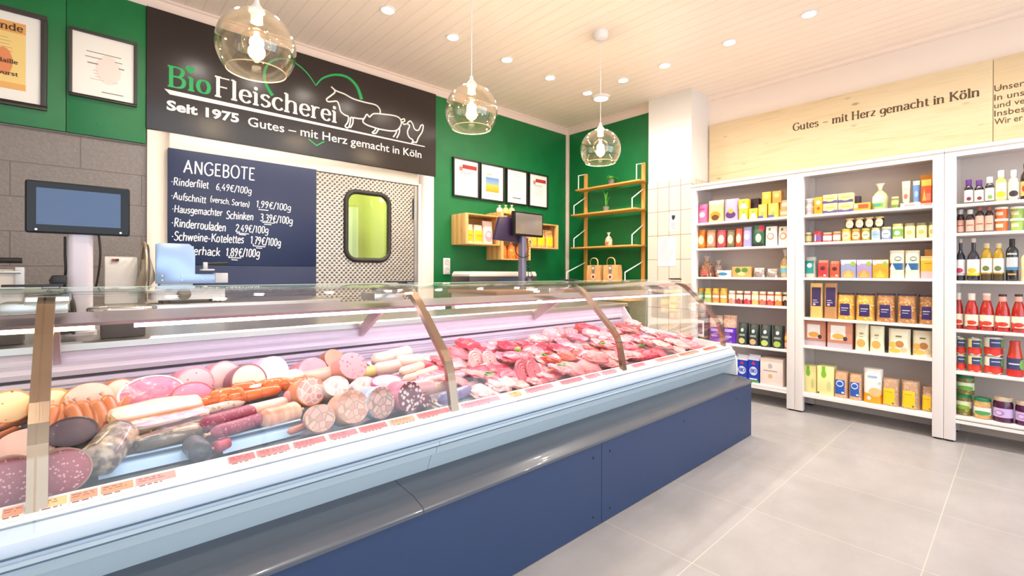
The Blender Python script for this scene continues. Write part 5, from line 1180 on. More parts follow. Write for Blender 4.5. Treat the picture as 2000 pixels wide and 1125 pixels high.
# ------------------------------------------------------------------ notices on the pillar tiles
t = thing('notice_sheet', 'white sheet with lines of small print taped to the pillar tiles', 'notice', (XP - 0.0085, onx(1303, 490, XP).y, 1.30))
hw = abs(onx(1286, 490, XP).y - onx(1321, 490, XP).y) / 2; z0 = onx(1303, 520, XP).z - 1.30; z1 = onx(1303, 463, XP).z - 1.30
MB().box(-0.002, 0, -hw, hw, z0, z1, PAPER).build('paper', t)
w = MB(); r = random.Random(4)
for k in range(12):
    z = z1 - 0.02 - k * (z1 - z0 - 0.05) / 12; w.box(-0.0026, -0.002, hw * 0.8 - hw * 1.6 * r.uniform(0.6, 1), hw * 0.8, z, z + 0.004, mat((170, 164, 160), 0.7))
w.build('print', t)
t = thing('notice_sticker', 'small white sticker with a dark hand symbol on the pillar tiles', 'notice', (XP - 0.0085, onx(1316, 432, XP).y, onx(1316, 432, XP).z))
MB().box(-0.0015, 0, -0.045, 0.045, -0.10, 0.085, PAPER).build('paper', t)
w = MB().ball((-0.0016, 0, 0.035), (0.0008, 0.016, 0.024), DARK, 12, 8)
for k in range(3): w.box(-0.0022, -0.0015, -0.02 + k * 0.014, -0.012 + k * 0.014, 0.03, 0.06, DARK)
for k in range(4): w.box(-0.0022, -0.0015, -0.026, 0.026 - 0.008 * (k % 2), -0.03 - k * 0.014, -0.026 - k * 0.014, GREYTXT)
w.build('print', t)

# ------------------------------------------------------------------ spruce panel over the bookcases
xp = XR - 0.03
p0 = onx(1388, 245, xp); p1 = onx(1940, 125, xp)
pn = thing('wood_panel', 'long pale spruce panel with dark lettering above the bookcases', 'wall panel', (0, 0, 0))
for a, b in ((2.128, p1.y + 0.0015), (p1.y - 0.0015, -1.3)): MB().box(xp, XR - 0.002, b, a, 1.99, 2.612, PINE).build('board', pn, bevel=0.001)
BRN = mat((84, 62, 34), 0.6)
MB()
w = MB(); a = onx(1548, 256, xp); b = onx(1914, 187, xp); c = onx(1850, 199, xp); ct = onx(1850, 182, xp); dz = (b.z - a.z) / (a.y - b.y)
write(w, 'Gutes – mit Herz gemacht in Köln', 0, 0, (ct.z - c.z) / 0.72, lambda x, z, l: (xp - l, a.y - x, a.z + z + dz * x), BRN, a.y - b.y, 0.13, 0.05, serif=True)
w.build('motto_lettering', pn)
for k, (tx, yb_, h_) in enumerate((('Unser', 179, 13), ('In uns', 197, 13), ('und ve', 212, 12), ('Insbes', 228, 13), ('Wir er', 244, 13))):
    a = onx(1942, yb_, xp); hh = (onx(1942, yb_ - h_, xp).z - a.z)
    sans(tx, (0.139, 0.139, 0.142, 0.143, 0.132)[k], hh * 0.95, BRN, 'small_lettering', pn, lambda x, z, l: (xp - l, a.y - x, a.z + z), 0.004)
# ------------------------------------------------------------------ three white bookcases
XB = 4.293; XBK = XB + 0.355
BW = mat((238, 230, 226), 0.42)
SHZ = {0: [1.602, 1.362, 1.093, 0.853, 0.493, 0.173], 1: [1.601, 1.377, 1.094, 0.772, 0.545, 0.164], 2: [1.592, 1.40, 1.082, 0.757, 0.478, 0.178]}
YL = [2.160, 1.260, 0.360]
BN = ['the bookcase beside the pillar', 'the middle bookcase', 'the right hand bookcase']
for k in range(3):
    yl = YL[k] - 0.001; yr = YL[k] - 0.899; zl = SHZ[k]
    t = thing('bookcase', ['white open bookcase standing next to the white pillar', 'white open bookcase in the middle of the three', 'white open bookcase with bottles, cut by the right picture edge'][k], 'bookcase', (XB, yl, 0), group='white bookcases along the right wall')
    for s, y in enumerate((yl, yr)):
        sgn = -1 if s == 0 else 1; ya, yb_ = y, y + sgn * 0.058
        for xa in (0, 0.30): 
            o = MB().box(xa, xa + 0.05, ya - yl, yb_ - yl, 0.012, 1.948, BW).build('corner_post', t, bevel=0.002)
            MB().lathe([(0.02, 0), (0.02, 0.012), (0, 0.012)], BLACK, 12, Matrix.Translation((xa + 0.025, (ya + yb_) / 2 - yl, 0))).build('foot_pad', o)
        MB().box(0.05, 0.30, ya + sgn * 0.006 - yl, ya + sgn * 0.024 - yl, 0.09, 1.948, BW).build('side_panel', t)
    MB().box(-0.008, 0.36, 0.0, yr - yl, 1.948, 1.972, BW).build('top_board', t, bevel=0.003)
    MB().box(0.0, 0.022, -0.058, yr - yl + 0.058, 1.912, 1.948, BW).build('front_rail', t)
    MB().box(0.0, 0.022, -0.058, yr - yl + 0.058, 0.132, 0.152, BW).build('front_rail', t)
    MB().box(0.345, 0.353, -0.02, yr - yl + 0.02, 0.13, 1.948, mat((232, 222, 216), 0.5)).build('back_board', t)
    for z in zl: MB().box(0.002, 0.345, -0.026, yr - yl + 0.026, z - 0.020, z, BW).build('shelf_board', t, bevel=0.002)

# ------------------------------------------------------------------ packaged goods
CLEARW = thin_glass('clear_film', (0.97, 0.965, 0.955), 0.05, 3.0, 0.12)
class Fmap:
    """front surface mapping u,v in 0..1 -> local point (front faces -Y)"""
    def __init__(s, f): s.f = f
def flatmap(w, h, y=0.0): return lambda u, v, l: (-w / 2 + w * u, y - l, h * v)
def curvemap(rf, h, span=R(150)):
    def f(u, v, l):
        a = -span / 2 + span * u; r = rf(v) + l
        return (r * math.sin(a), -r * math.cos(a), h * v)
    return f
def patch(mb, mp, p, lift):
    """p = (kind, u0, u1, v0, v1, rgb) / ('t', text, u0, u1, v0, v1, rgb)"""
    th = 0.0005
    if p[0] == 't':
        _, tx, u0, u1, v0, v1, c = p
        write(mb, tx, 0, 0, 1.0 / 0.72, lambda x, z, l: mp(u0 + (u1 - u0) * x, v0 + (v1 - v0) * z, lift + 0.0002 + 0.3 * l), mat(c, 0.5), 1.0, 0.08); return
    k, u0, u1, v0, v1, c = p; m = mat(c, 0.5)
    if k == 'e':
        n_ = 20; uc, vc = (u0 + u1) / 2, (v0 + v1) / 2
        v = []; f = []; rg = 6
        for q in range(1, rg + 1):
            v += [mp(min(max(uc + q / rg * (u1 - u0) / 2 * math.cos(2 * math.pi * i / n_), 0), 1), min(vc + q / rg * (v1 - v0) / 2 * math.sin(2 * math.pi * i / n_), 1), lift) for i in range(n_)]
        v.append(mp(uc, min(vc, 1), lift))
        for q in range(rg - 1):
            for i in range(n_): f.append((q * n_ + i, q * n_ + (i + 1) % n_, (q + 1) * n_ + (i + 1) % n_, (q + 1) * n_ + i))
        mb.add(v, f + [(i, (i + 1) % n_, rg * n_) for i in range(n_)], m)
    elif k == 'y':      # triangle, point up
        v = []; f = []; nv, nu = 6, 6
        for j in range(nv + 1):
            t = j / nv
            for i in range(nu + 1): v.append(mp((u0 + u1) / 2 + (u1 - u0) / 2 * (1 - t * 0.995) * (2 * i / nu - 1), v0 + (v1 - v0) * t, lift))
        for j in range(nv):
            for i in range(nu): f.append((j * (nu + 1) + i, j * (nu + 1) + i + 1, (j + 1) * (nu + 1) + i + 1, (j + 1) * (nu + 1) + i))
        mb.add(v, f, m)
    else:
        nu, nv = 10, 8; v = [mp(u0 + (u1 - u0) * i / nu, v0 + (v1 - v0) * j / nv, lift) for j in range(nv + 1) for i in range(nu + 1)]
        mb.add(v, [(j * (nu + 1) + i, j * (nu + 1) + i + 1, (j + 1) * (nu + 1) + i + 1, (j + 1) * (nu + 1) + i) for j in range(nv) for i in range(nu)], m)
def labels(parent, mp, ps):
    if not ps: return
    mb = MB()
    for i, p in enumerate(ps): patch(mb, mp, p, 0.0006 + 0.0004 * i)
    mb.build('printed_label', parent)
def p_box(w, h, d, c, ps, kw):
    o = MB().box(-w / 2, w / 2, 0, d, 0, h, c if isinstance(c, bpy.types.Material) else mat(c, 0.5)).build(kw['n'], None, bevel=min(0.002, w * 0.05))
    labels(o, flatmap(w, h), ps); return o
def p_bag(w, h, d, c, ps, kw):
    """pouch: flat bottom, bulging front, sealed top"""
    m = c if isinstance(c, bpy.types.Material) else mat(c, kw.get('r', 0.35)); nu, nv = 10, 10; fl = kw.get('taper', 1.0)
    def hd(u, v): 
        e = max(0.0, 1 - abs(2 * u - 1) ** 4) ** 0.5
        return d / 2 * (0.25 + 0.75 * e) * (1 - max(0, (v - 0.45) / 0.55) ** 1.6 * 0.94 * fl)
    wx = lambda v: w * (1 - 0.05 * math.sin(v * 3.1)) * (1 - 0.06 * max(0, v - 0.7))
    fr = lambda u, v, l: (wx(v) * (u - 0.5), d / 2 - hd(u, v) - l, h * v)
    v = []; f = []
    for s in (0, 1):
        for j in range(nv + 1):
            for i in range(nu + 1):
                p = fr(i / nu, j / nv, 0); v.append(p if s == 0 else (p[0], d - p[1], p[2]))
    K = (nu + 1) * (nv + 1); g = lambda s, i, j: s * K + j * (nu + 1) + i
    for j in range(nv):
        for i in range(nu): f += [(g(0, i, j), g(0, i + 1, j), g(0, i + 1, j + 1), g(0, i, j + 1)), (g(1, i, j), g(1, i, j + 1), g(1, i + 1, j + 1), g(1, i + 1, j))]
        f += [(g(0, 0, j), g(0, 0, j + 1), g(1, 0, j + 1), g(1, 0, j)), (g(0, nu, j), g(1, nu, j), g(1, nu, j + 1), g(0, nu, j + 1))]
    for i in range(nu): f += [(g(0, i, 0), g(1, i, 0), g(1, i + 1, 0), g(0, i + 1, 0)), (g(0, i, nv), g(0, i + 1, nv), g(1, i + 1, nv), g(1, i, nv))]
    o = MB().add(v, f, m).build(kw['n'], None, 50)
    if kw.get('seal'): MB().box(-w * 0.46, w * 0.46, d / 2 - 0.003, d / 2 + 0.003, h * 0.955, h * 1.03, mat(kw['seal'], 0.4)).build('sealed_top', o)
    labels(o, fr, ps); return o
def p_jar(w, h, d, c, ps, kw):
    r = w / 2; m = c if isinstance(c, bpy.types.Material) else mat(c, 0.15, coat=0.5); lh = kw.get('lh', 0.16); sh = kw.get('sh', 0.10); lid = kw.get('lid', (230, 200, 90))
    nr = r * kw.get('neck', 0.86)
    o = MB().lathe([(r * 0.9, 0), (r, h * 0.03), (r, h * (1 - lh - sh)), (nr, h * (1 - lh)), (nr, h * (1 - lh * 0.3)), (0, h * (1 - lh * 0.3))], m, 24).build(kw['n'], None, 40)
    lr = nr * 1.06
    MB().lathe([(lr, h * (1 - lh)), (lr, h * 0.985), (lr * 0.95, h), (0, h)], mat(lid, 0.3, coat=0.3), 24).build('lid', o, 40)
    labels(o, curvemap(lambda v: r, h), ps)
    for q in range(0): pass
    return o
def p_can(w, h, d, c, ps, kw):
    r = w / 2
    o = MB().lathe([(r * 0.96, 0), (r, 0.002), (r, 0.005), (r * 0.975, 0.007), (r * 0.975, h - 0.007), (r, h - 0.005), (r, h - 0.002), (r * 0.95, h), (r * 0.93, h - 0.004), (0, h - 0.004)], mat((206, 204, 200), 0.25, 0.9), 28).build(kw['n'], None, 40)
    mb = MB(); mb.lathe([(r * 0.976, h * 0.07), (r * 0.982, h * 0.07), (r * 0.982, h * 0.93), (r * 0.976, h * 0.93)], mat(c, 0.4), 28)
    for i, p in enumerate(ps): patch(mb, curvemap(lambda v: r * 0.982, h), p, 0.0006 + 0.0004 * i)
    mb.build('paper_label', o, 40); return o
def p_bottle(w, h, d, c, ps, kw):
    r = w / 2; m = c if isinstance(c, bpy.types.Material) else mat(c, 0.1, coat=0.6); s0 = kw.get('s0', 0.6); s1 = kw.get('s1', 0.78); nr = r * kw.get('neck', 0.36); cap0 = kw.get('c0', 0.86)
    o = MB().lathe([(r * 0.92, 0), (r, h * 0.02), (r * kw.get('wb', 1), h * s0 * 0.5), (r, h * s0), (r * 0.8 + nr * 0.2, h * (s0 + (s1 - s0) * 0.45)), (nr * 1.15, h * s1), (nr, h * (s1 + 0.02)), (nr, h * (cap0 + 0.02)), (0, h * (cap0 + 0.02))], m, 24).build(kw['n'], None, 40)
    cr_ = nr * kw.get('cr', 1.12)
    MB().lathe([(cr_, h * cap0), (cr_, h * 0.985), (cr_ * 0.9, h), (0, h)], mat(kw.get('lid', (240, 236, 230)), 0.35), 20).build('cap', o, 40)
    if kw.get('collar'): MB().lathe([(nr * 1.04, h * (s1 + 0.03)), (nr * 1.06, h * (s1 + 0.03)), (nr * 1.06, h * cap0), (nr * 1.04, h * cap0)], mat(kw['collar'], 0.4), 20).build('neck_label', o, 40)
    labels(o, curvemap(lambda v: r * (1 if kw.get('wb', 1) == 1 else 1.0), h), ps); return o
def p_tub(w, h, d, c, ps, kw):
    r = w / 2
    o = MB().lathe([(r * 0.86, 0), (r * 0.94, h * 0.86), (0, h * 0.86)], mat(c, 0.4), 28).build(kw['n'], None, 40)
    MB().lathe([(r, h * 0.82), (r, h * 0.96), (r * 0.95, h), (0, h)], mat(kw.get('lid', (248, 242, 230)), 0.4), 28).build('lid', o, 40)
    labels(o, curvemap(lambda v: r * (0.86 + 0.09 * v), h), ps); return o
def p_tube(w, h, d, c, ps, kw):
    nv = 8; mb = MB(); v = []; f = []; seg = 18; m = mat(c, 0.3)
    for j in range(nv + 1):
        t = j / nv
        for k in range(seg):
            a = 2 * math.pi * k / seg; v.append((math.cos(a) * w / 2 * (0.82 + 0.18 * t), d / 2 + math.sin(a) * w / 2 * 0.82 * (1 - t) + math.sin(a) * 0.002 * t, h * (0.10 + 0.9 * t)))
    for j in range(nv):
        for k in range(seg): f.append((j * seg + k, j * seg + (k + 1) % seg, (j + 1) * seg + (k + 1) % seg, (j + 1) * seg + k))
    f += [tuple(range(seg))[::-1], tuple(range(nv * seg, nv * seg + seg))]
    o = mb.add(v, f, m).build(kw['n'], None, 50)
    MB().lathe([(w * 0.33, 0), (w * 0.33, h * 0.1), (0, h * 0.1)], mat(kw.get('lid', (240, 236, 230)), 0.4), 18, Matrix.Translation((0, d / 2, 0))).build('cap', o, 40)
    labels(o, lambda u, v, l: (w * (u - 0.5) * 0.8, d / 2 - w / 2 * 0.82 * (1 - v) * (1 - (2 * u - 1) ** 2 * 0.35) * 1.0 - 0.002 - l, h * (0.1 + 0.9 * v)), ps); return o
def p_gable(w, h, d, c, ps, kw):
    m = mat(c, 0.45)
    o = MB().box(-w / 2, w / 2, 0, d, 0, h * 0.82, m).prism([(0.0, h * 0.82), (d / 2 - 0.004, h * 0.96), (d / 2 - 0.004, h), (d / 2 + 0.004, h), (d / 2 + 0.004, h * 0.96), (d, h * 0.82)], 'x', -w / 2, w / 2, mat(kw.get('top', (226, 228, 240)), 0.45)).build(kw['n'], None)
    if kw.get('cap'): MB().lathe([(w * 0.2, 0), (w * 0.2, 0.014), (w * 0.17, 0.018), (0, 0.018)], mat(kw['cap'], 0.4), 16, Matrix.Translation((0, d * 0.2, h * 0.87)) @ Matrix.Rotation(R(35), 4, 'X')).build('cap', o, 40)
    labels(o, flatmap(w, h), ps); return o
def p_tied(w, h, d, c, ps, kw):
    """cellophane bag gathered by a tie"""
    r = w / 2; m = c if isinstance(c, bpy.types.Material) else mat(c, 0.25, coat=0.4)
    o = MB().lathe([(r * 0.8, 0), (r, h * 0.06), (r, h * 0.42), (r * 0.75, h * 0.6), (r * 0.22, h * 0.74), (0, h * 0.75)], m, 20, squash=0.75).build(kw['n'], None, 50)
    MB().lathe([(r * 0.16, h * 0.72), (r * 0.2, h * 0.78), (r * 0.36, h * 0.9), (r * 0.6, h), (r * 0.5, h), (r * 0.28, h * 0.9), (0.0, h * 0.8)], mat(kw.get('frill', (236, 226, 210)), 0.2, coat=0.4), 14, squash=0.6).build('gathered_top', o, 50)
    MB().tube([(r * 0.23 * math.cos(a), r * 0.75 * 0.23 * math.sin(a), h * 0.745) for a in [i * 0.52 for i in range(12)]], 0.003, mat(kw.get('tie', (216, 180, 120)), 0.5), 6, closed=True).build('tie', o, 60)
    labels(o, lambda u, v, l: ((u - 0.5) * w, -0.75 * math.sqrt(max(r * r - ((u - 0.5) * w) ** 2, 0.0)) - 0.0006 - l, h * v), ps); return o
PK = {'box': p_box, 'bag': p_bag, 'jar': p_jar, 'can': p_can, 'bottle': p_bottle, 'tub': p_tub, 'tube': p_tube, 'gable': p_gable, 'tied': p_tied}
ROUND = ('jar', 'can', 'bottle', 'tub', 'tied')
SN = ['top shelf', 'second shelf', 'third shelf', 'fourth shelf', 'fifth shelf', 'bottom shelf']
DEPTHS = {'box': 0.06, 'bag': 0.06, 'tube': 0.04, 'gable': 0.09}
def goods(b, s, kind, p0, p1, ptop, c, ps, lb, name, cat, off=0.03, up_px=None, d=None, group=None, rows=1, **kw):
    """one packed product; p0..p1 px span, ptop px of its top, standing on shelf s of bookcase b"""
    xf = XB + off
    ya, yb_ = onx(p0, 500, xf).y, onx(p1, 500, xf).y
    if ya > YL[b] - 0.0605 or yb_ < YL[b] - 0.8395:          # reaches behind a corner post
        xf = XB + max(off, 0.056); ya, yb_ = onx(p0, 500, xf).y, onx(p1, 500, xf).y
    w = (ya - yb_) * 0.985; yc = min(max((ya + yb_) / 2, YL[b] - 0.874 + w / 2), YL[b] - 0.026 - w / 2)
    z0 = SHZ[b][s] + 0.0005; 
    if up_px is not None: z0 = up_px
    pxc = (p0 + p1) / 2; h = onx(pxc, ptop, xf).z - z0
    d = d or DEPTHS.get(kind, w)
    kw['n'] = name
    o = PK[kind](w, h, d, c, ps, kw)
    o.location = (xf + (w / 2 if kind in ROUND else 0), yc, z0); o.rotation_euler = (0, 0, R(-90))
    place = 'on the %s of %s' % (SN[s], BN[b])
    l2 = lb + ', ' + SN[s] + ' of ' + ('pillar-side bookcase', 'middle bookcase', 'right bookcase')[b]
    tag(o, l2, cat, group)
    return o, z0 + h
CRM, YEL, ORG, REDc, GRN, PUR, BLU, WHT, BRW, PNK, BLK = (246, 232, 204), (246, 206, 60), (238, 130, 40), (206, 50, 46), (110, 160, 70), (74, 54, 110), (60, 100, 170), (244, 240, 234), (150, 100, 60), (236, 110, 160), (36, 32, 34)
# --- bookcase beside the pillar ----------------------------------------------------------
goods(0, 0, 'bag', 1361, 1381, 399, PNK, [('e', .2, .8, .3, .6, (244, 190, 210)), ('r', .25, .75, .7, .78, (200, 50, 120))], 'hot pink snack bag', 'snack_bag', 'bag', taper=.7)
goods(0, 0, 'bag', 1381.5, 1412, 391, (240, 214, 140), [('r', .05, .95, .82, .97, (250, 240, 214)), ('e', .15, .85, .12, .5, (226, 150, 50)), ('e', .25, .75, .08, .34, (110, 60, 40))], 'cream-yellow chip bag with brown oval', 'snack_bag', 'bag', taper=.7)
goods(0, 0, 'bag', 1413, 1441, 388, (178, 166, 214), [('e', .12, .85, .12, .44, (92, 52, 110)), ('e', .3, .7, .34, .56, (240, 170, 60))], 'lilac chip bag with purple oval', 'snack_bag', 'bag', taper=.7)
KB = [('y', .1, .95, .06, .94, (250, 244, 214)), ('e', .35, .7, .55, .85, (150, 190, 50))]
o, z = goods(0, 0, 'box', 1443, 1460, 408, YEL, KB, 'lower left yellow box with white triangle', 'carton_box', 'box')
goods(0, 0, 'box', 1442, 1461, 389, YEL, KB, 'upper yellow box with white triangle in the small stack', 'carton_box', 'box', up_px=z)
goods(0, 0, 'box', 1462, 1479, 407, YEL, KB, 'lower right yellow box with white triangle', 'carton_box', 'box')
goods(0, 0, 'box', 1463, 1482, 388, (70, 50, 70), [], 'dark purple box behind the yellow triangle boxes', 'carton_box', 'box', off=0.12)
TB = [('e', .2, .8, .45, .8, (250, 226, 120)), ('r', .0, .6, .0, .2, (90, 100, 160)), ('e', .3, .7, .2, .45, (206, 170, 90))]
o, z1_ = goods(0, 0, 'box', 1481, 1497, 399, (244, 204, 90), TB, 'left lower of four tall yellow tea boxes', 'tea_box', 'box')
o, z2_ = goods(0, 0, 'box', 1500, 1519, 397, (244, 200, 84), TB, 'right lower of four tall yellow tea boxes', 'tea_box', 'box')
goods(0, 0, 'box', 1488, 1505, 375, (240, 186, 60), TB[:1], 'left upper of four tall yellow tea boxes', 'tea_box', 'box', up_px=max(z1_, z2_) + .001, off=.04)
goods(0, 0, 'box', 1508, 1525, 373, (226, 160, 80), TB[:1], 'right upper of four tall yellow tea boxes', 'tea_box', 'box', up_px=max(z1_, z2_) + .001, off=.04)
o, z = goods(0, 0, 'box', 1522, 1541, 408, (200, 160, 110), [('r', .1, .9, .3, .7, (230, 206, 170))], 'lower tan biscuit box by the right post', 'carton_box', 'box')
goods(0, 0, 'box', 1523, 1541, 391, (212, 176, 128), [('r', .2, .8, .3, .7, (246, 230, 204))], 'upper tan biscuit box by the right post', 'carton_box', 'box', up_px=z)
for i, (a, b, tp, c, lb) in enumerate(((1360, 1377, 449, (238, 136, 40), 'orange'), (1378, 1396, 449, (196, 142, 104), 'tan'), (1398, 1417, 449, (196, 72, 82), 'rose red'), (1417.5, 1434, 449, (130, 116, 78), 'olive'), (1434.5, 1449, 446, (214, 84, 50), 'red-orange'))):
    goods(0, 1, 'bag', a, b, tp, c, [('e', .2, .85, .22, .72, (250, 236, 190)), ('r', .0, 1., .0, .12, tuple(int(q * .75) for q in c))], lb + ' spice pouch with cream spot', 'spice_pouch', 'pouch', taper=.6)
goods(0, 1, 'bag', 1449.5, 1467, 443, (166, 160, 206), [('e', .2, .85, .35, .65, (214, 208, 236))], 'lilac paper pouch', 'spice_pouch', 'pouch', taper=.6)
goods(0, 1, 'bag', 1468, 1492, 440, (40, 96, 66), [('e', .55, 1., .7, 1., (206, 50, 80)), ('e', .3, .8, .2, .6, (240, 226, 200)), ('r', .05, .95, .0, .15, (34, 40, 36))], 'dark green pouch with red corner', 'spice_pouch', 'pouch', taper=.6)
for a, b, lb in ((1493, 1516, 'left white pouch with peach coloured ring'), (1517.5, 1540, 'right white pouch with peach coloured ring')):
    goods(0, 1, 'bag', a, b, 442, (246, 238, 228), [('e', .18, .85, .3, .68, (226, 150, 120)), ('e', .3, .72, .38, .6, (246, 226, 210)), ('r', .3, .5, .78, .92, (90, 130, 70))], lb, 'spice_pouch', 'pouch', taper=.6)
NUT = speckle('nut_mix', (170, 120, 90), (236, 214, 196), 60, .35, base2=(130, 76, 60))
goods(0, 2, 'tied', 1361, 1388, 500, NUT, [('r', .3, .7, .1, .3, (226, 90, 80))], 'clear bag of brown nuts at the left post', 'nut_bag', 'bag', frill=(190, 170, 160))
goods(0, 2, 'tied', 1386, 1410, 508, speckle('nut_mix2', (196, 170, 160), (240, 226, 220), 60, .35, base2=(160, 130, 120)), [], 'clear bag of pale nuts behind the blue-white box', 'nut_bag', 'bag', off=.14, frill=(206, 196, 190))
goods(0, 2, 'box', 1400, 1428, 528, (244, 240, 236), [('e', .05, .75, .2, .7, (60, 130, 180)), ('r', .0, .14, .0, .6, (226, 110, 60))], 'low white box with a blue wave', 'carton_box', 'box')
goods(0, 2, 'box', 1430, 1467, 521, (216, 164, 96), [('e', .15, .45, .4, .9, (70, 120, 50)), ('e', .5, .85, .45, .9, (90, 140, 60)), ('e', .3, .7, .15, .5, (246, 226, 150))], 'tan herb carton with green leaves', 'carton_box', 'box')
for a, b, tp, lb in ((1469, 1494, 523, 'silver foil packet left of the other one'), (1495, 1519, 525, 'silver foil packet beside the tied bag')):
    goods(0, 2, 'bag', a, b, tp, noisy('foil', (150, 136, 130), (226, 214, 206), 30, .25, metal=.6), [], lb, 'foil_packet', 'packet', taper=.5)
goods(0, 2, 'tied', 1521, 1541, 487, speckle('pretzel_mix', (226, 196, 150), (180, 120, 80), 50, .3), [('r', .1, .9, .16, .34, (120, 190, 216)), ('r', .1, .9, .34, .42, (250, 220, 120))], 'cellophane bag with yellow-blue label by the right post', 'snack_bag', 'bag')
for i, (c, l) in enumerate((((110, 190, 170), 'teal'), ((150, 190, 90), 'light green'), ((236, 140, 80), 'orange'), ((226, 170, 80), 'amber'))):
    a = 1359 + i * 15.2
    goods(0, 3, 'jar', a, a + 14, 563, (214, 170, 80), [('r', .0, 1., .12, .66, c), ('r', .1, .9, .36, .52, (246, 240, 226))], 'tall jar with yellow lid and %s label' % l, 'preserve_jar', 'jar', lid=(226, 180, 60), sh=.06)
for i, (c, l) in enumerate((((240, 150, 130), 'salmon'), ((150, 60, 60), 'dark cherry'), ((206, 60, 76), 'raspberry'), ((240, 190, 110), 'apricot'), ((230, 110, 90), 'coral'), ((222, 84, 80), 'red'), ((240, 140, 60), 'orange'), ((70, 40, 40), 'dark brown'))):
    a = 1421 + i * 15.1
    goods(0, 3, 'jar', a, a + 14, 568 + i * .4, c, [('r', .05, .95, .34, .72, (248, 236, 214)), ('e', .3, .7, .14, .44, c)], 'jam jar with pale lid and %s fruit' % l, 'jam_jar', 'jar', lid=(242, 222, 190), sh=.06)
goods(0, 4, 'box', 1359, 1383, 606, (70, 62, 74), [('r', .06, .7, .1, .66, (240, 226, 230)), ('r', .2, .56, .2, .56, (110, 84, 100))], 'dark box with white framed square behind the counter glass', 'carton_box', 'box', off=.04)
FLK = speckle('muesli_window', (226, 190, 170), (150, 90, 70), 130, .35, base2=(206, 150, 120))
for a, b, lb in ((1384, 1410, 'left purple muesli bag with clear top'), (1411, 1438, 'right purple muesli bag with clear top')):
    goods(0, 4, 'bag', a, b, 616, FLK, [('r', .0, 1., .0, .56, (96, 40, 176)), ('r', .15, .8, .4, .5, (200, 180, 236)), ('r', .2, .7, .2, .26, (180, 150, 230))], lb, 'muesli_bag', 'bag', taper=.6)
for i, (a, b, tp) in enumerate(((1440, 1459, 631), (1461, 1481, 634), (1483, 1505, 635), (1507, 1530, 637))):
    goods(0, 4, 'bag', a, b, tp, (48, 60, 56), [('e', .35, .65, .6, .76, (230, 230, 224)), ('r', .2, .8, .4, .5, (150, 160, 150)), ('e', .15, .8, .05, .32, ((206, 196, 130), (214, 170, 130), (190, 206, 110), (170, 196, 80))[i])], ORD[i] + ' dark green coffee pouch from the left', 'coffee_pouch', 'pouch', taper=.7, d=.09)
goods(0, 4, 'bag', 1531, 1541, 648, (190, 120, 80), [('r', .0, 1., .5, .75, (240, 190, 60)), ('e', .1, .9, .1, .4, (240, 190, 170))], 'narrow brown bag by the right post', 'snack_bag', 'bag', taper=.6)
for rr in range(2):
    for a, b, lb in ((1439, 1460.5, 'left'), (1461.5, 1483, 'right')):
        goods(0, 5, 'gable', a - rr * 2, b - rr * 2, 694 - rr * 1, (34, 60, 176), [('y', .3, .7, .66, .78, (206, 50, 60)), ('e', .14, .86, .26, .58, (214, 222, 240)), ('t', 'BIO', .22, .78, .36, .50, (34, 60, 176)), ('r', .15, .85, .1, .15, (220, 226, 240)), ('r', 0, 1, .0, .08, (90, 160, 70))], '%s blue milk carton in the %s pair' % (lb, ('front', 'rear')[rr]), 'milk_carton', 'carton', off=.03 + rr * .10)
goods(0, 5, 'box', 1485, 1530, 701, (238, 218, 206), [('e', .35, .55, .62, .82, (190, 180, 180)), ('r', .15, .75, .52, .56, (170, 160, 160)), ('e', .36, .56, .26, .42, (206, 180, 130))], 'large cream carton beside the blue milk', 'carton_box', 'box', d=.2)
# --- middle bookcase ---------------------------------------------------------------------
o, z = goods(1, 0, 'tub', 1570, 1588, 403, (232, 224, 220), [('r', .1, .9, .3, .6, (206, 196, 214))], 'lower small white tub at the left post', 'tub', 'tub')
goods(1, 0, 'tub', 1570, 1588, 388, (238, 230, 220), [('r', .1, .9, .3, .6, (206, 196, 214))], 'upper small white tub at the left post', 'tub', 'tub', up_px=z)
goods(1, 0, 'box', 1589.5, 1606, 385, (240, 166, 40), [('e', .25, .8, .55, .8, (250, 236, 200)), ('e', .35, .7, .25, .42, (206, 70, 40))], 'upright orange box with a cream spot', 'carton_box', 'box')
BUT = [('r', 0, 1, .0, .3, (92, 84, 150)), ('e', .08, .92, .2, 1.1, (246, 226, 150)), ('r', .2, .8, .5, .62, (206, 180, 70))]
zz = []
for a, b, tp, lb in ((1607, 1635, 397, 'lower left'), (1636.5, 1666, 395, 'lower right')):
    o, z = goods(1, 0, 'box', a, b, tp, (246, 228, 170), BUT[:1] + [('e', .08, .92, .2, .95, (246, 226, 150))] + BUT[2:], lb + ' cream and violet cracker box', 'cracker_box', 'box'); zz.append(z)
for k, (a, b, tp, lb) in enumerate(((1607, 1635, 380, 'upper left'), (1636.5, 1666, 377, 'upper right'))):
    goods(1, 0, 'box', a, b, tp, (246, 228, 170), BUT[:1] + [('e', .08, .92, .2, .95, (246, 226, 150))] + BUT[2:], lb + ' cream and violet cracker box', 'cracker_box', 'box', up_px=zz[k])
goods(1, 0, 'box', 1666.5, 1699, 396, (240, 170, 70), [('r', .3, .9, .3, .8, (214, 90, 50)), ('r', .02, .25, .4, .9, (246, 220, 170))], 'low orange box under the dark package', 'carton_box', 'box')
goods(1, 0, 'box', 1664, 1679, 383, (60, 54, 66), [], 'small dark package peeking out behind the orange box', 'carton_box', 'box', off=.10)
goods(1, 0, 'tied', 1700, 1733, 357, speckle('green_pasta', (196, 196, 140), (226, 220, 180), 50, .35), [('r', .06, .74, .26, .52, (246, 246, 236)), ('r', .06, .74, .1, .26, (120, 190, 60)), ('r', .2, .6, .14, .2, (70, 150, 190))], 'tied clear bag with white-green label', 'pasta_bag', 'bag')
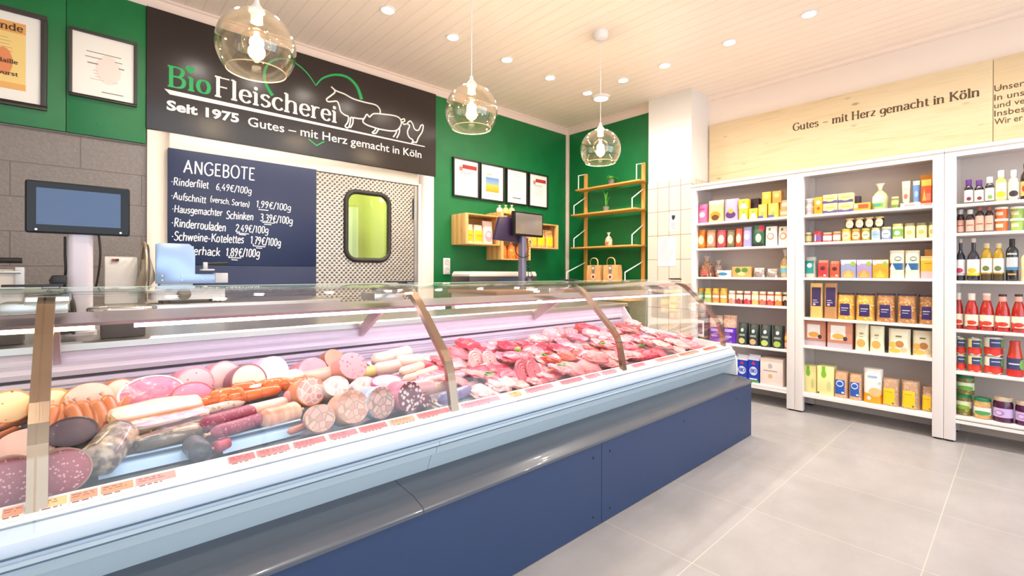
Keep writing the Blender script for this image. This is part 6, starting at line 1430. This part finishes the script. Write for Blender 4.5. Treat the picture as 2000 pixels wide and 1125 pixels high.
goods(1, 0, 'jar', 1739, 1755, 384, (120, 140, 60), [('r', .1, .9, .3, .7, (190, 200, 130))], 'small green jar beside the tied bag', 'preserve_jar', 'jar', lid=(206, 196, 150))
for a, b, lb in ((1758, 1797, 'left white display tray under the tubes'), (1797.5, 1828, 'right white display tray under the red boxes')):
    o, z = goods(1, 0, 'box', a, b, 396, (242, 232, 220), [('r', .2, .75, .25, .6, (226, 160, 150))], lb, 'display_tray', 'tray', d=.14)
goods(1, 0, 'tube', 1760, 1777, 353, (250, 238, 200), [('e', .2, .8, .15, .4, (190, 110, 90)), ('r', .2, .8, .6, .66, (206, 190, 150))], 'cream squeeze tube in the left tray', 'squeeze_tube', 'tube', up_px=z, off=.06)
goods(1, 0, 'tube', 1781, 1797, 352, (110, 150, 206), [('r', .0, 1., .78, .98, (240, 226, 190)), ('e', .2, .8, .2, .5, (150, 190, 226))], 'blue squeeze tube in the left tray', 'squeeze_tube', 'tube', up_px=z, off=.06)
for a, b, tp, lb in ((1799, 1819, 350, 'left red-orange paste box with carrot picture'), (1820.5, 1828, 349, 'right red-orange paste box by the right post')):
    goods(1, 0, 'box', a, b, tp, (226, 84, 40), [('r', 0, 1, .72, .98, (250, 190, 80)), ('y', .1, .5, .1, .6, (246, 170, 80)), ('r', .5, .9, .1, .4, (236, 130, 110))], lb, 'paste_box', 'box', up_px=z, off=.05)
goods(1, 0, 'box', 1797, 1827, 341, (240, 170, 60), [('r', .0, 1., .3, .6, (246, 206, 120))], 'taller yellow box behind the red-orange paste boxes', 'carton_box', 'box', up_px=z, off=.105)
J2 = [(1570, 1585.5, 454, (130, 140, 80), (206, 200, 150), (222, 206, 170), 'olive jar with pale lid'), (1587, 1604, 452, (196, 50, 60), (120, 90, 150), (206, 40, 50), 'red jar with violet label'), (1605, 1624, 454, (206, 90, 80), (246, 230, 220), (226, 190, 150), 'red fruit jar with white label'), (1625, 1641, 452, (196, 110, 90), (246, 224, 206), (216, 170, 130), 'brownish jar with white label'),
      (1642.5, 1661, 447, (246, 196, 60), (250, 236, 180), (240, 190, 80), 'yellow spread jar'), (1661.8, 1680, 447, (236, 120, 40), (250, 220, 170), (236, 170, 80), 'orange spread jar'), (1681, 1699, 446, (150, 150, 60), (246, 240, 190), (206, 196, 90), 'olive-green spread jar'), (1700, 1718.5, 445, (214, 220, 226), (160, 190, 220), (226, 206, 130), 'white-blue spread jar'), (1719.5, 1740, 443, (130, 150, 190), (236, 240, 240), (236, 214, 150), 'blue-grey spread jar'),
      (1741, 1763, 437, (236, 230, 180), (120, 180, 60), (206, 200, 120), 'big jar with bright green band'), (1765, 1786.5, 436, (240, 230, 170), (246, 238, 190), (150, 136, 96), 'first big cream jar'), (1788, 1810, 435, (238, 228, 166), (246, 238, 190), (130, 120, 84), 'second big cream jar'), (1811.5, 1828, 434, (238, 230, 170), (246, 238, 190), (140, 128, 90), 'third big cream jar by the post')]
for i, (a, b, tp, c, l, lid, lb) in enumerate(J2):
    ps = [('r', .05, .95, .16, .66, l)] if i in (0, 1, 2, 3, 9) else [('e', .14, .86, .12, .78, l), ('r', .3, .7, .42, .48, tuple(int(q * .7) for q in c))]
    if i == 1: ps.append(('r', .3, .4, .1, .7, (240, 240, 240)))
    if i > 8: ps.append(('e', .3, .7, .25, .55, (206, 190, 110) if i > 9 else (240, 246, 220)))
    goods(1, 1, 'jar', a, b, tp, c, ps, lb, 'spread_jar', 'jar', lid=lid, sh=.06, neck=.9)
zt_ = SHZ[1][1] + 0.0005 + (onx(1680, 446.5, XB + .03).z - SHZ[1][1])
for i in range(4):
    a = 1649.5 + i * 19.3
    goods(1, 1, 'jar', a, a + 18, 426.5 - i * 1.3, (56, 36, 34), [('e', .12, .88, .05, .85, (246, 226, 190)), ('r', .3, .7, .4, .46, (200, 160, 110))], 'dark jar with round label, %s in the upper stacked row' % ORD[i], 'spread_jar', 'jar', lid=(226, 190, 120), sh=.05, neck=.92, up_px=onx(1680, 446.2, XB + .03).z + .003)
goods(1, 2, 'bag', 1570, 1593, 502, (206, 206, 196), [('r', .05, .85, .2, .82, (40, 150, 140)), ('e', .25, .7, .48, .7, (230, 240, 236))], 'clear bag with large teal label', 'dried_fruit_bag', 'bag', taper=.6)
for a, b, tp, c, lb in ((1596, 1617.5, 508, (206, 50, 56), 'bag with bright red label'), (1619.5, 1640.5, 510, (222, 84, 54), 'bag with orange-red label')):
    goods(1, 2, 'bag', a, b, tp, speckle('granola_' + lb[-12:-6], (190, 120, 90), (230, 180, 130), 50, .35), [('r', .05, .92, .08, .85, c), ('e', .25, .75, .42, .66, (80, 30, 30)), ('r', .6, .8, .1, .18, (240, 240, 240))], lb, 'dried_fruit_bag', 'bag', taper=.6)
for i, (a, b, c, f) in enumerate(((1642, 1672, (150, 160, 196), (222, 160, 90)), (1672.8, 1703, (170, 150, 190), (226, 150, 80)), (1703.8, 1735, (226, 160, 50), (240, 170, 50)))):
    goods(1, 2, 'box', a, b, 507, c, [('r', 0, 1, .78, .97, (244, 236, 226)), ('e', .0, .3, .7, .98, (214, 206, 230)), ('e', .64, .96, .66, .9, (160, 190, 70)), ('e', .1, .9, .0, .4, f), ('y', .2, .8, .05, .46, tuple(min(255, q + 20) for q in f))], 'rusk box with %s top tab' % ('white', 'pink', 'orange')[i], 'rusk_box', 'box')
for a, b, lb in ((1736, 1766, 'left cream pouch with blue band'), (1766.5, 1796, 'right cream pouch with blue band')):
    goods(1, 2, 'bag', a, b, 489, (248, 236, 204), [('r', 0, .95, .3, .54, (40, 100, 150)), ('y', -.05, .45, .3, .54, (240, 244, 240)), ('e', .36, .84, .62, .78, (40, 60, 50)), ('e', .4, .8, .645, .755, (200, 216, 190))], lb, 'flour_bag', 'bag', taper=.4)
goods(1, 2, 'box', 1798, 1827, 500, (244, 186, 50), [('r', 0, 1, .8, 1., (250, 226, 150)), ('r', 0, 1, .0, .32, (240, 190, 196)), ('r', .25, .75, .66, .7, (206, 150, 40))], 'yellow box with pink foot in front of a tan one', 'carton_box', 'box')
goods(1, 2, 'box', 1806, 1828, 487, (226, 160, 80), [], 'tan box top behind the yellow-pink one', 'carton_box', 'box', off=.10)
SPA, SPB = noisy('spaghetti', (226, 176, 90), (240, 200, 120), 40, .35, stretch=(12, 12, .4)), noisy('wholegrain_spaghetti', (176, 124, 76), (200, 150, 100), 40, .35, stretch=(12, 12, .4))
for a, b, tp, m, lb in ((1581, 1606.5, 553, SPA, 'tall pale spaghetti bag with dark violet label'), (1608.5, 1635, 553, SPB, 'tall brown spaghetti bag with dark violet label')):
    goods(1, 3, 'bag', a, b, tp, m, [('r', .15, .9, .34, .88, (58, 40, 86)), ('r', .25, .6, .5, .52, (200, 190, 210)), ('r', .25, .7, .44, .46, (200, 190, 210)), ('e', .25, .5, .36, .42, (226, 180, 190))], lb, 'spaghetti_bag', 'bag', taper=.3, d=.05)
PAS = [speckle('pasta_yellow', (222, 166, 70), (246, 214, 130), 60, .4, base2=(206, 146, 56)), speckle('pasta_brown', (184, 130, 80), (226, 180, 120), 60, .4, base2=(160, 106, 64))]
for i, (a, b, tp) in enumerate(((1633.5, 1668, 572), (1670, 1707.5, 573), (1710, 1748, 573), (1751, 1789.5, 574), (1792.5, 1828, 576))):
    goods(1, 3, 'bag', a, b, tp, PAS[i > 1], [('r', .2, .78, .16, .6, (52, 38, 96)), ('r', .28, .7, .42, .45, (206, 200, 220)), ('r', .28, .62, .34, .36, (206, 200, 220)), ('r', .0, 1., .93, 1., (60, 46, 76))], '%s pasta bag with violet label, %s from the left' % (('golden', 'brown')[i > 1], ORD[i]), 'pasta_bag', 'bag', taper=.5, d=.09)
for a, b, tp, lb in ((1571, 1613.5, 627, 'left salmon-brown box with white picture square'), (1616, 1665, 629, 'right salmon-brown box with white picture square')):
    goods(1, 4, 'box', a, b, tp, (206, 140, 112), [('r', .14, .74, .32, .86, (240, 236, 230)), ('e', .2, .7, .34, .56, (232, 170, 80)), ('r', 0, 1, 0, .2, (196, 180, 190)), ('e', .64, .82, .3, .46, (70, 60, 70))], lb, 'cereal_box', 'box', d=.08)
for i, (a, b, tp) in enumerate(((1669, 1696.5, 633), (1698, 1727, 637))):
    goods(1, 4, 'bag', a, b, tp, (240, 232, 200), [('r', .35, .65, .62, .68, (150, 160, 120)), ('e', .15, .8, .14, .44, (226, 170, 90)), ('r', .35, .65, .52, .55, (170, 170, 140))], ('left', 'right')[i] + ' slim cream bag with golden round', 'cereal_bag', 'bag', taper=.4)
for i, (a, b, tp) in enumerate(((1733, 1778, 643), (1780, 1825, 647))):
    goods(1, 4, 'bag', a, b, tp, (244, 234, 206), [('r', .36, .64, .68, .74, (110, 130, 90)), ('e', .35, .75, .28, .55, (190, 130, 70)), ('e', .05, .4, .25, .5, (240, 186, 90)), ('e', .05, .6, .06, .24, (244, 190, 80)), ('e', .6, .9, .1, .3, (226, 196, 150))], ('left', 'right')[i] + ' wide cream muesli bag with nut picture', 'muesli_bag', 'bag', taper=.6, d=.1)
for i, (a, b, tp) in enumerate(((1568.5, 1595, 714), (1596.5, 1629, 716))):
    goods(1, 5, 'box', a, b, tp, (240, 230, 160), [('r', .28, .5, .72, 1., (130, 190, 50)), ('e', .24, .56, .6, .86, (130, 190, 50)), ('e', .6, .85, .15, .5, (206, 206, 140)), ('e', .02, .14, .04, .1, (60, 50, 40))], ('left', 'right')[i] + ' pale yellow carton with green leaf tag', 'grain_box', 'box', d=.10)
RICE = speckle('brown_rice', (206, 160, 120), (230, 196, 160), 80, .4)
for i, (a, b, tp) in enumerate(((1627.5, 1656, 726), (1657, 1684, 731))):
    goods(1, 5, 'bag', a, b, tp, RICE, [('r', .12, .82, .14, .68, (40, 90, 180)), ('e', .2, .74, .42, .66, (220, 230, 246)), ('e', .25, .69, .46, .62, (40, 90, 180)), ('r', .6, .78, .18, .24, (240, 240, 240))], ('left', 'right')[i] + ' brown rice bag with blue label', 'rice_bag', 'bag', taper=.5, d=.09)
goods(1, 5, 'bag', 1685, 1724, 721, (244, 238, 232), [('r', .0, 1., .0, .28, (240, 160, 30)), ('e', .3, 1.0, .2, .46, (244, 190, 130)), ('r', .25, .75, .74, .8, (150, 180, 210)), ('e', .22, .44, .08, .2, (240, 220, 226)), ('e', .8, .94, .56, .64, (190, 206, 190))], 'tall white paper bag with orange foot', 'flour_bag', 'bag', taper=.2, d=.09)
for i, (a, b, tp) in enumerate(((1722, 1757, 740), (1759.5, 1797, 745), (1799, 1826, 757))):
    goods(1, 5, 'bag', a, b, tp, speckle('grain_%d' % i, (190, 150, 120), (220, 190, 160), 80, .4), [('r', .08, .76, .06, .64, (246, 200, 24)), ('r', .2, .62, .5, .53, (214, 160, 30)), ('e', .6, .72, .08, .15, (90, 120, 60))], ('left', 'middle', 'right')[i] + ' grain bag with bright yellow label', 'grain_bag', 'bag', taper=.5, d=.09)
# --- right hand bookcase -----------------------------------------------------------------
B3 = [(1882, 1900, 350, (40, 26, 34), (96, 50, 130), 'left dark juice bottle with purple cap'), (1902, 1921, 351, (40, 26, 34), (96, 50, 130), 'right dark juice bottle with purple cap'), (1923, 1941.5, 345, (44, 34, 36), (244, 240, 234), 'dark juice bottle with white cap')]
for i, (a, b, tp, c, lid, lb) in enumerate(B3):
    goods(2, 0, 'bottle', a, b, tp, c, [('r', .0, 1., .06, .56, (244, 232, 222)), ('e', .35, .75, .12, .28, ((120, 50, 60), (130, 60, 50), (130, 170, 70))[i])], lb, 'juice_bottle', 'bottle', lid=lid, s0=.62, s1=.72, neck=.62, c0=.76)
for i, (a, b, tp, c, e) in enumerate(((1943, 1966, 332, (240, 206, 110), (220, 210, 50)), (1968, 1990.5, 331, (206, 200, 196), (60, 50, 60)))):
    goods(2, 0, 'bottle', a, b, tp, c, [('r', .0, 1., .08, .6, (248, 238, 206)), ('e', .15, .85, .12, .32, e)], ('yellow lemon bottle with white cap', 'clear bottle with white cap and dark fruit label')[i], 'juice_bottle', 'bottle', s0=.64, s1=.74, neck=.5, c0=.78)
goods(2, 0, 'bottle', 1992.5, 2014, 318, (40, 24, 22), [('r', .0, 1., .1, .5, (240, 190, 110)), ('e', .2, .8, .2, .4, (206, 60, 40))], 'dark bottle with orange label at the picture edge', 'juice_bottle', 'bottle', lid=(30, 24, 24), neck=.4)
for i, (a, b, tp) in enumerate(((1867, 1884, 409), (1885.5, 1903, 409), (1904, 1922, 403), (1923, 1940, 403))):
    goods(2, 1, 'bottle', a, b, tp, (50, 34, 34), [('r', .0, 1., .05, .55 if i < 2 else .64, (240, 180, 160)), ('r', .2, .8, .3, .34, (150, 90, 80))], 'small dark sauce bottle with pink label, %s from the left' % ORD[i], 'sauce_bottle', 'bottle', lid=((226, 222, 216) if i < 2 else (150, 90, 80)), s0=.6 if i < 2 else .68, s1=.76 if i < 2 else .8, neck=.6 if i < 2 else .55, c0=.8 if i < 2 else .84)
for j, (a, b, c, l) in enumerate(((1941, 1970, (236, 110, 50), 'orange'), (1971.5, 2001, (160, 190, 90), 'green'))):
    o, z = goods(2, 1, 'tub', a, b, 427 - j * .6, c, [('r', .1, .6, .3, .6, (246, 220, 190))], 'lower %s soup tub with cream lid' % l, 'soup_tub', 'tub')
    goods(2, 1, 'tub', a, b, 404 - j, c, [('r', .1, .6, .3, .6, (246, 220, 190))], 'upper %s soup tub with cream lid' % l, 'soup_tub', 'tub', up_px=z)
for i, (a, b, tp) in enumerate(((1865, 1886, 466), (1887.5, 1914, 465))):
    goods(2, 2, 'bottle', a, b, tp, (44, 44, 56), [('r', .0, 1., .14, .5, (246, 240, 236)), ('e', .15, .7, .18, .3, ((190, 60, 100), (236, 190, 60))[i]), ('r', .0, 1., .12, .18, ((206, 190, 196), (246, 206, 50))[i])], ('dark oil bottle with red fruit label, leftmost', 'dark oil bottle with yellow-footed white label')[i], 'oil_bottle', 'bottle', lid=(214, 196, 180), s0=.5, s1=.7, neck=.34, c0=.90)
for i, (a, b) in enumerate(((1915.5, 1938, ), (1939, 1961.5))):
    goods(2, 2, 'bottle', a, b, 475, mat((176, 140, 30), .1, coat=.6), [('r', .0, 1., .22, .6, (244, 236, 220)), ('e', .2, .7, .26, .4, (110, 120, 70)), ('r', .0, 1., .0, .18, (70, 54, 30))], ('left', 'right')[i] + ' golden oil bottle with cream label', 'oil_bottle', 'bottle', lid=(222, 200, 150), s0=.66, s1=.82, neck=.5, c0=.87)
goods(2, 2, 'bottle', 1963.5, 1990, 466, (30, 34, 40), [('r', .1, .9, .3, .56, (200, 206, 210)), ('r', .1, .9, .26, .33, (70, 130, 170)), ('r', .2, .8, .62, .66, (200, 200, 196)), ('r', .25, .75, .14, .18, (190, 150, 90))], 'wide black bottle with grey-blue lettered label', 'vinegar_bottle', 'bottle', lid=(30, 26, 26), s0=.7, s1=.82, neck=.4, c0=.84)
goods(2, 2, 'bottle', 1993, 2016, 486, (240, 220, 170), [], 'cream bottle cut by the right picture edge', 'oil_bottle', 'bottle', s0=.7, s1=.84)
for i, (a, b, tp) in enumerate(((1861, 1882, 572), (1883.5, 1911.5, 573), (1912.5, 1942, 573), (1943, 1974, 575), (1975, 2005, 575))):
    goods(2, 3, 'bottle', a, b, tp, (176, 34, 24), [('r', .0, 1., .12, .42, (248, 232, 206)), ('e', .2, .8, .14, .26, (206, 60, 40)), ('e', -.05, .3, .08, .26, (216, 60, 50) if i > 1 else (240, 220, 190))], 'red ketchup bottle with cream label, %s from the left' % ORD[i], 'ketchup_bottle', 'bottle', lid=(240, 230, 216) if i < 3 else (70, 40, 36), collar=(246, 232, 214) if i < 2 else (244, 190, 170), s0=.46, s1=.78, neck=.5, c0=.94)
CANP = [('r', .0, 1., .1, .45, (206, 50, 36)), ('e', .0, .35, .05, .4, (222, 70, 50)), ('e', .4, .8, .02, .36, (226, 60, 44)), ('r', .35, .85, .46, .88, (58, 66, 110)), ('r', .42, .78, .68, .73, (200, 206, 220)), ('e', .8, 1.1, .4, .9, (110, 160, 80))]
zc_ = []
for i, (a, b, tp) in enumerate(((1862, 1888, 692), (1890, 1918.5, 694), (1921, 1961, 696))):
    o, z = goods(2, 4, 'can', a, b, tp, (240, 226, 150) if i < 2 else (236, 232, 222), CANP, ('left small', 'right small', 'large')[i] + ' tomato can, lower of its stack', 'food_can', 'can'); zc_.append(z)
for i, (a, b, tp) in enumerate(((1862, 1888, 659), (1890, 1918.5, 661), (1921, 1961, 658))):
    goods(2, 4, 'can', a, b, tp, (240, 226, 150) if i < 2 else (236, 232, 222), CANP, ('left small', 'right small', 'large')[i] + ' tomato can, upper of its stack', 'food_can', 'can', up_px=zc_[i])
goods(2, 4, 'jar', 1966, 2000, 667, (206, 60, 30), [('r', .0, 1., .14, .52, (58, 62, 106)), ('r', .0, 1., .02, .2, (200, 40, 30)), ('e', .7, 1.1, .2, .5, (120, 170, 80)), ('r', .2, .7, .34, .38, (210, 210, 224))], 'red tomato sauce jar with violet label', 'sauce_jar', 'jar', lid=(214, 50, 40), sh=.4, lh=.1, neck=.62)
PKL = speckle('pickles', (120, 116, 60), (176, 160, 90), 40, .4, rough=.2)
o, z = goods(2, 5, 'jar', 1864, 1899.5, 771, PKL, [('r', .0, 1., .36, .68, (236, 236, 200)), ('e', .1, .8, .3, .5, (130, 180, 50))], 'lower green lidded pickle jar in the left stack', 'pickle_jar', 'jar', lid=(20, 130, 80), lh=.14, neck=.92)
goods(2, 5, 'jar', 1867, 1904, 733, PKL, [('r', .0, 1., .26, .62, (226, 236, 206)), ('e', .1, .9, .24, .46, (110, 170, 70))], 'upper green lidded pickle jar in the left stack', 'pickle_jar', 'jar', lid=(20, 110, 70), lh=.16, neck=.92, up_px=z)
goods(2, 5, 'jar', 1901, 1937.5, 779, speckle('sauerkraut', (206, 160, 100), (230, 190, 130), 50, .4, rough=.2), [('r', .0, 1., .22, .56, (236, 240, 230)), ('e', .1, .9, .2, .4, (80, 160, 80))], 'green lidded sauerkraut jar right of the stack', 'pickle_jar', 'jar', lid=(20, 130, 80), lh=.14, neck=.92)
for i, (a, b, tp) in enumerate(((1939, 1981, 777), (1983, 2024, 786))):
    goods(2, 5, 'jar', a, b, tp, (76, 24, 60), [('r', .0, 1., .2, .56, (206, 180, 226)), ('e', .15, .55, .26, .48, (170, 130, 190)), ('e', .22, .46, .3, .44, (216, 190, 230))], ('left', 'right')[i] + ' purple red cabbage jar with silver lid', 'pickle_jar', 'jar', lid=(206, 186, 160), lh=.16, neck=.9)
# ------------------------------------------------------------------ goods in the wall crates, bags on the bamboo shelf
def wallgood(kind, x, z, w, h, c, ps, lb, name, cat, y, d=0.06, rotz=0, **kw):
    kw['n'] = name; o = PK[kind](w, h, d, c, ps, kw); o.location = (x, y, z); o.rotation_euler = (0, 0, R(rotz)); return tag(o, lb, cat)
T_ = 0.0125; yc_ = YCR + 0.05
x0, x1, z0, z1 = cA; wI = (x1 - x0)
CLR = mat((236, 206, 170), .3)
for i in range(2): wallgood('bag', x0 + wI * (.2 + .26 * i), z0 + T_, wI * .24, (z1 - z0) * .62, (246, 226, 190), [('r', .05, .95, .12, .7, (248, 196, 24)), ('r', .2, .8, .4, .46, (236, 160, 20))], ('left', 'right')[i] + ' yellow labelled sweet bag in the left wall crate', 'sweet_bag', 'bag', yc_, taper=.6)
wallgood('bag', x0 + wI * .74, z0 + T_, wI * .3, (z1 - z0) * .78, (240, 206, 200), [('e', .15, .85, .1, .6, (240, 160, 176)), ('e', .25, .7, .3, .5, (250, 220, 220))], 'pink sweet bag at the right side of the left wall crate', 'sweet_bag', 'bag', yc_, taper=.7)
x0, x1, z0, z1 = cB; wI = x1 - x0
for i in range(3): wallgood('tied', x0 + wI * (.2 + .3 * i), z0 + T_, wI * .27, (z1 - z0) * .86, speckle('orange_noodles', (236, 130, 50), (250, 190, 110), 50, .35), [], ('left', 'middle', 'right')[i] + ' orange noodle bag in the lower middle wall crate', 'noodle_bag', 'bag', yc_ + .04, frill=(240, 190, 150))
x0, x1, z0, z1 = cC; wI = x1 - x0
for i in range(2): wallgood('tied', x0 + wI * (.28 + .42 * i), z0 + T_, wI * .36, (z1 - z0) * .84, speckle('pale_noodles', (236, 206, 140), (250, 236, 190), 50, .35), [], ('left', 'right')[i] + ' pale noodle bag in the upper middle wall crate', 'noodle_bag', 'bag', yc_ + .04)
for i, (px, c, lb) in enumerate(((964, (226, 226, 190), 'small pale bag top on the middle crate, left'), (981, (190, 206, 110), 'small green-cream bag on top of the middle crate'), (996, (230, 206, 140), 'yellowish bag on top of the crate beside the monitor'))):
    p = ony(px, 408, YCR + .08); wallgood('tied', cC[0] + .045 + .085 * i, cC[3] + .001, .075, .075 + .01 * i, c, [], lb, 'noodle_bag', 'bag', YCR + .08, tie=(120, 160, 60))
x0, x1, z0, z1 = cD; wI = x1 - x0
for i in range(3): wallgood('bag', x0 + wI * (.2 + .3 * i), z0 + T_, wI * .29, (z1 - z0) * .74, speckle('pasta_wall', (206, 150, 90), (240, 206, 140), 50, .35), [('r', .05, .95, .12, .62, (248, 206, 30))], ('left', 'middle', 'right')[i] + ' yellow pasta bag in the right wall crate', 'pasta_bag', 'bag', yc_, taper=.7)
o = wallgood('tied', 0, 0, .085, .15, speckle('dried_mix', (226, 196, 170), (190, 80, 60), 40, .35), [('e', .25, .75, .1, .3, (206, 110, 60))], 'tied clear bag of dried mix on the third bamboo shelf', 'snack_bag', 'bag', 0); o.location = (XG - .16, 3.08, 1.4255); o.rotation_euler = (0, 0, R(-90))
for y, lb in ((3.21, 'left brown paper bag with round sticker under the bamboo shelf'), (2.985, 'right brown paper bag with round sticker under the bamboo shelf')):
    t = thing('paper_bag', lb, 'bag', (XG - .26, y, 1.0355), (0, 0, R(-90)), 'brown paper bags')
    KR = noisy('kraft_paper', (206, 160, 104), (216, 172, 116), 12, .7)
    w = .185; h = .18
    MB().prism([(0, 0), (-.004, h * .5), (.008, h), (.07, h), (.086, h * .5), (.08, 0)], 'x', -w / 2, w / 2, KR).build('bag_body', t, 20)
    MB().tube(smooth_pts_3([(-.05, .012, h - .01), (-.05, .01, h + .045), (-.025, .008, h + .075), (.025, .008, h + .075), (.05, .01, h + .045), (.05, .012, h - .01)]), .007, KR, 6, flat=.4).build('handle', t, 60)
    q = MB()
    for i, p in enumerate([('e', .34, .66, .12, .46, (236, 226, 216)), ('e', .40, .60, .18, .38, (150, 60, 60)), ('r', .4, .6, .5, .96, (130, 120, 110)), ('e', .42, .58, .72, .9, (230, 220, 210))]): patch(q, lambda u, v, l: (w * (u - .5), -.0045 - l, h * v), p, .0006 + .0004 * i)
    q.build('sticker', t)
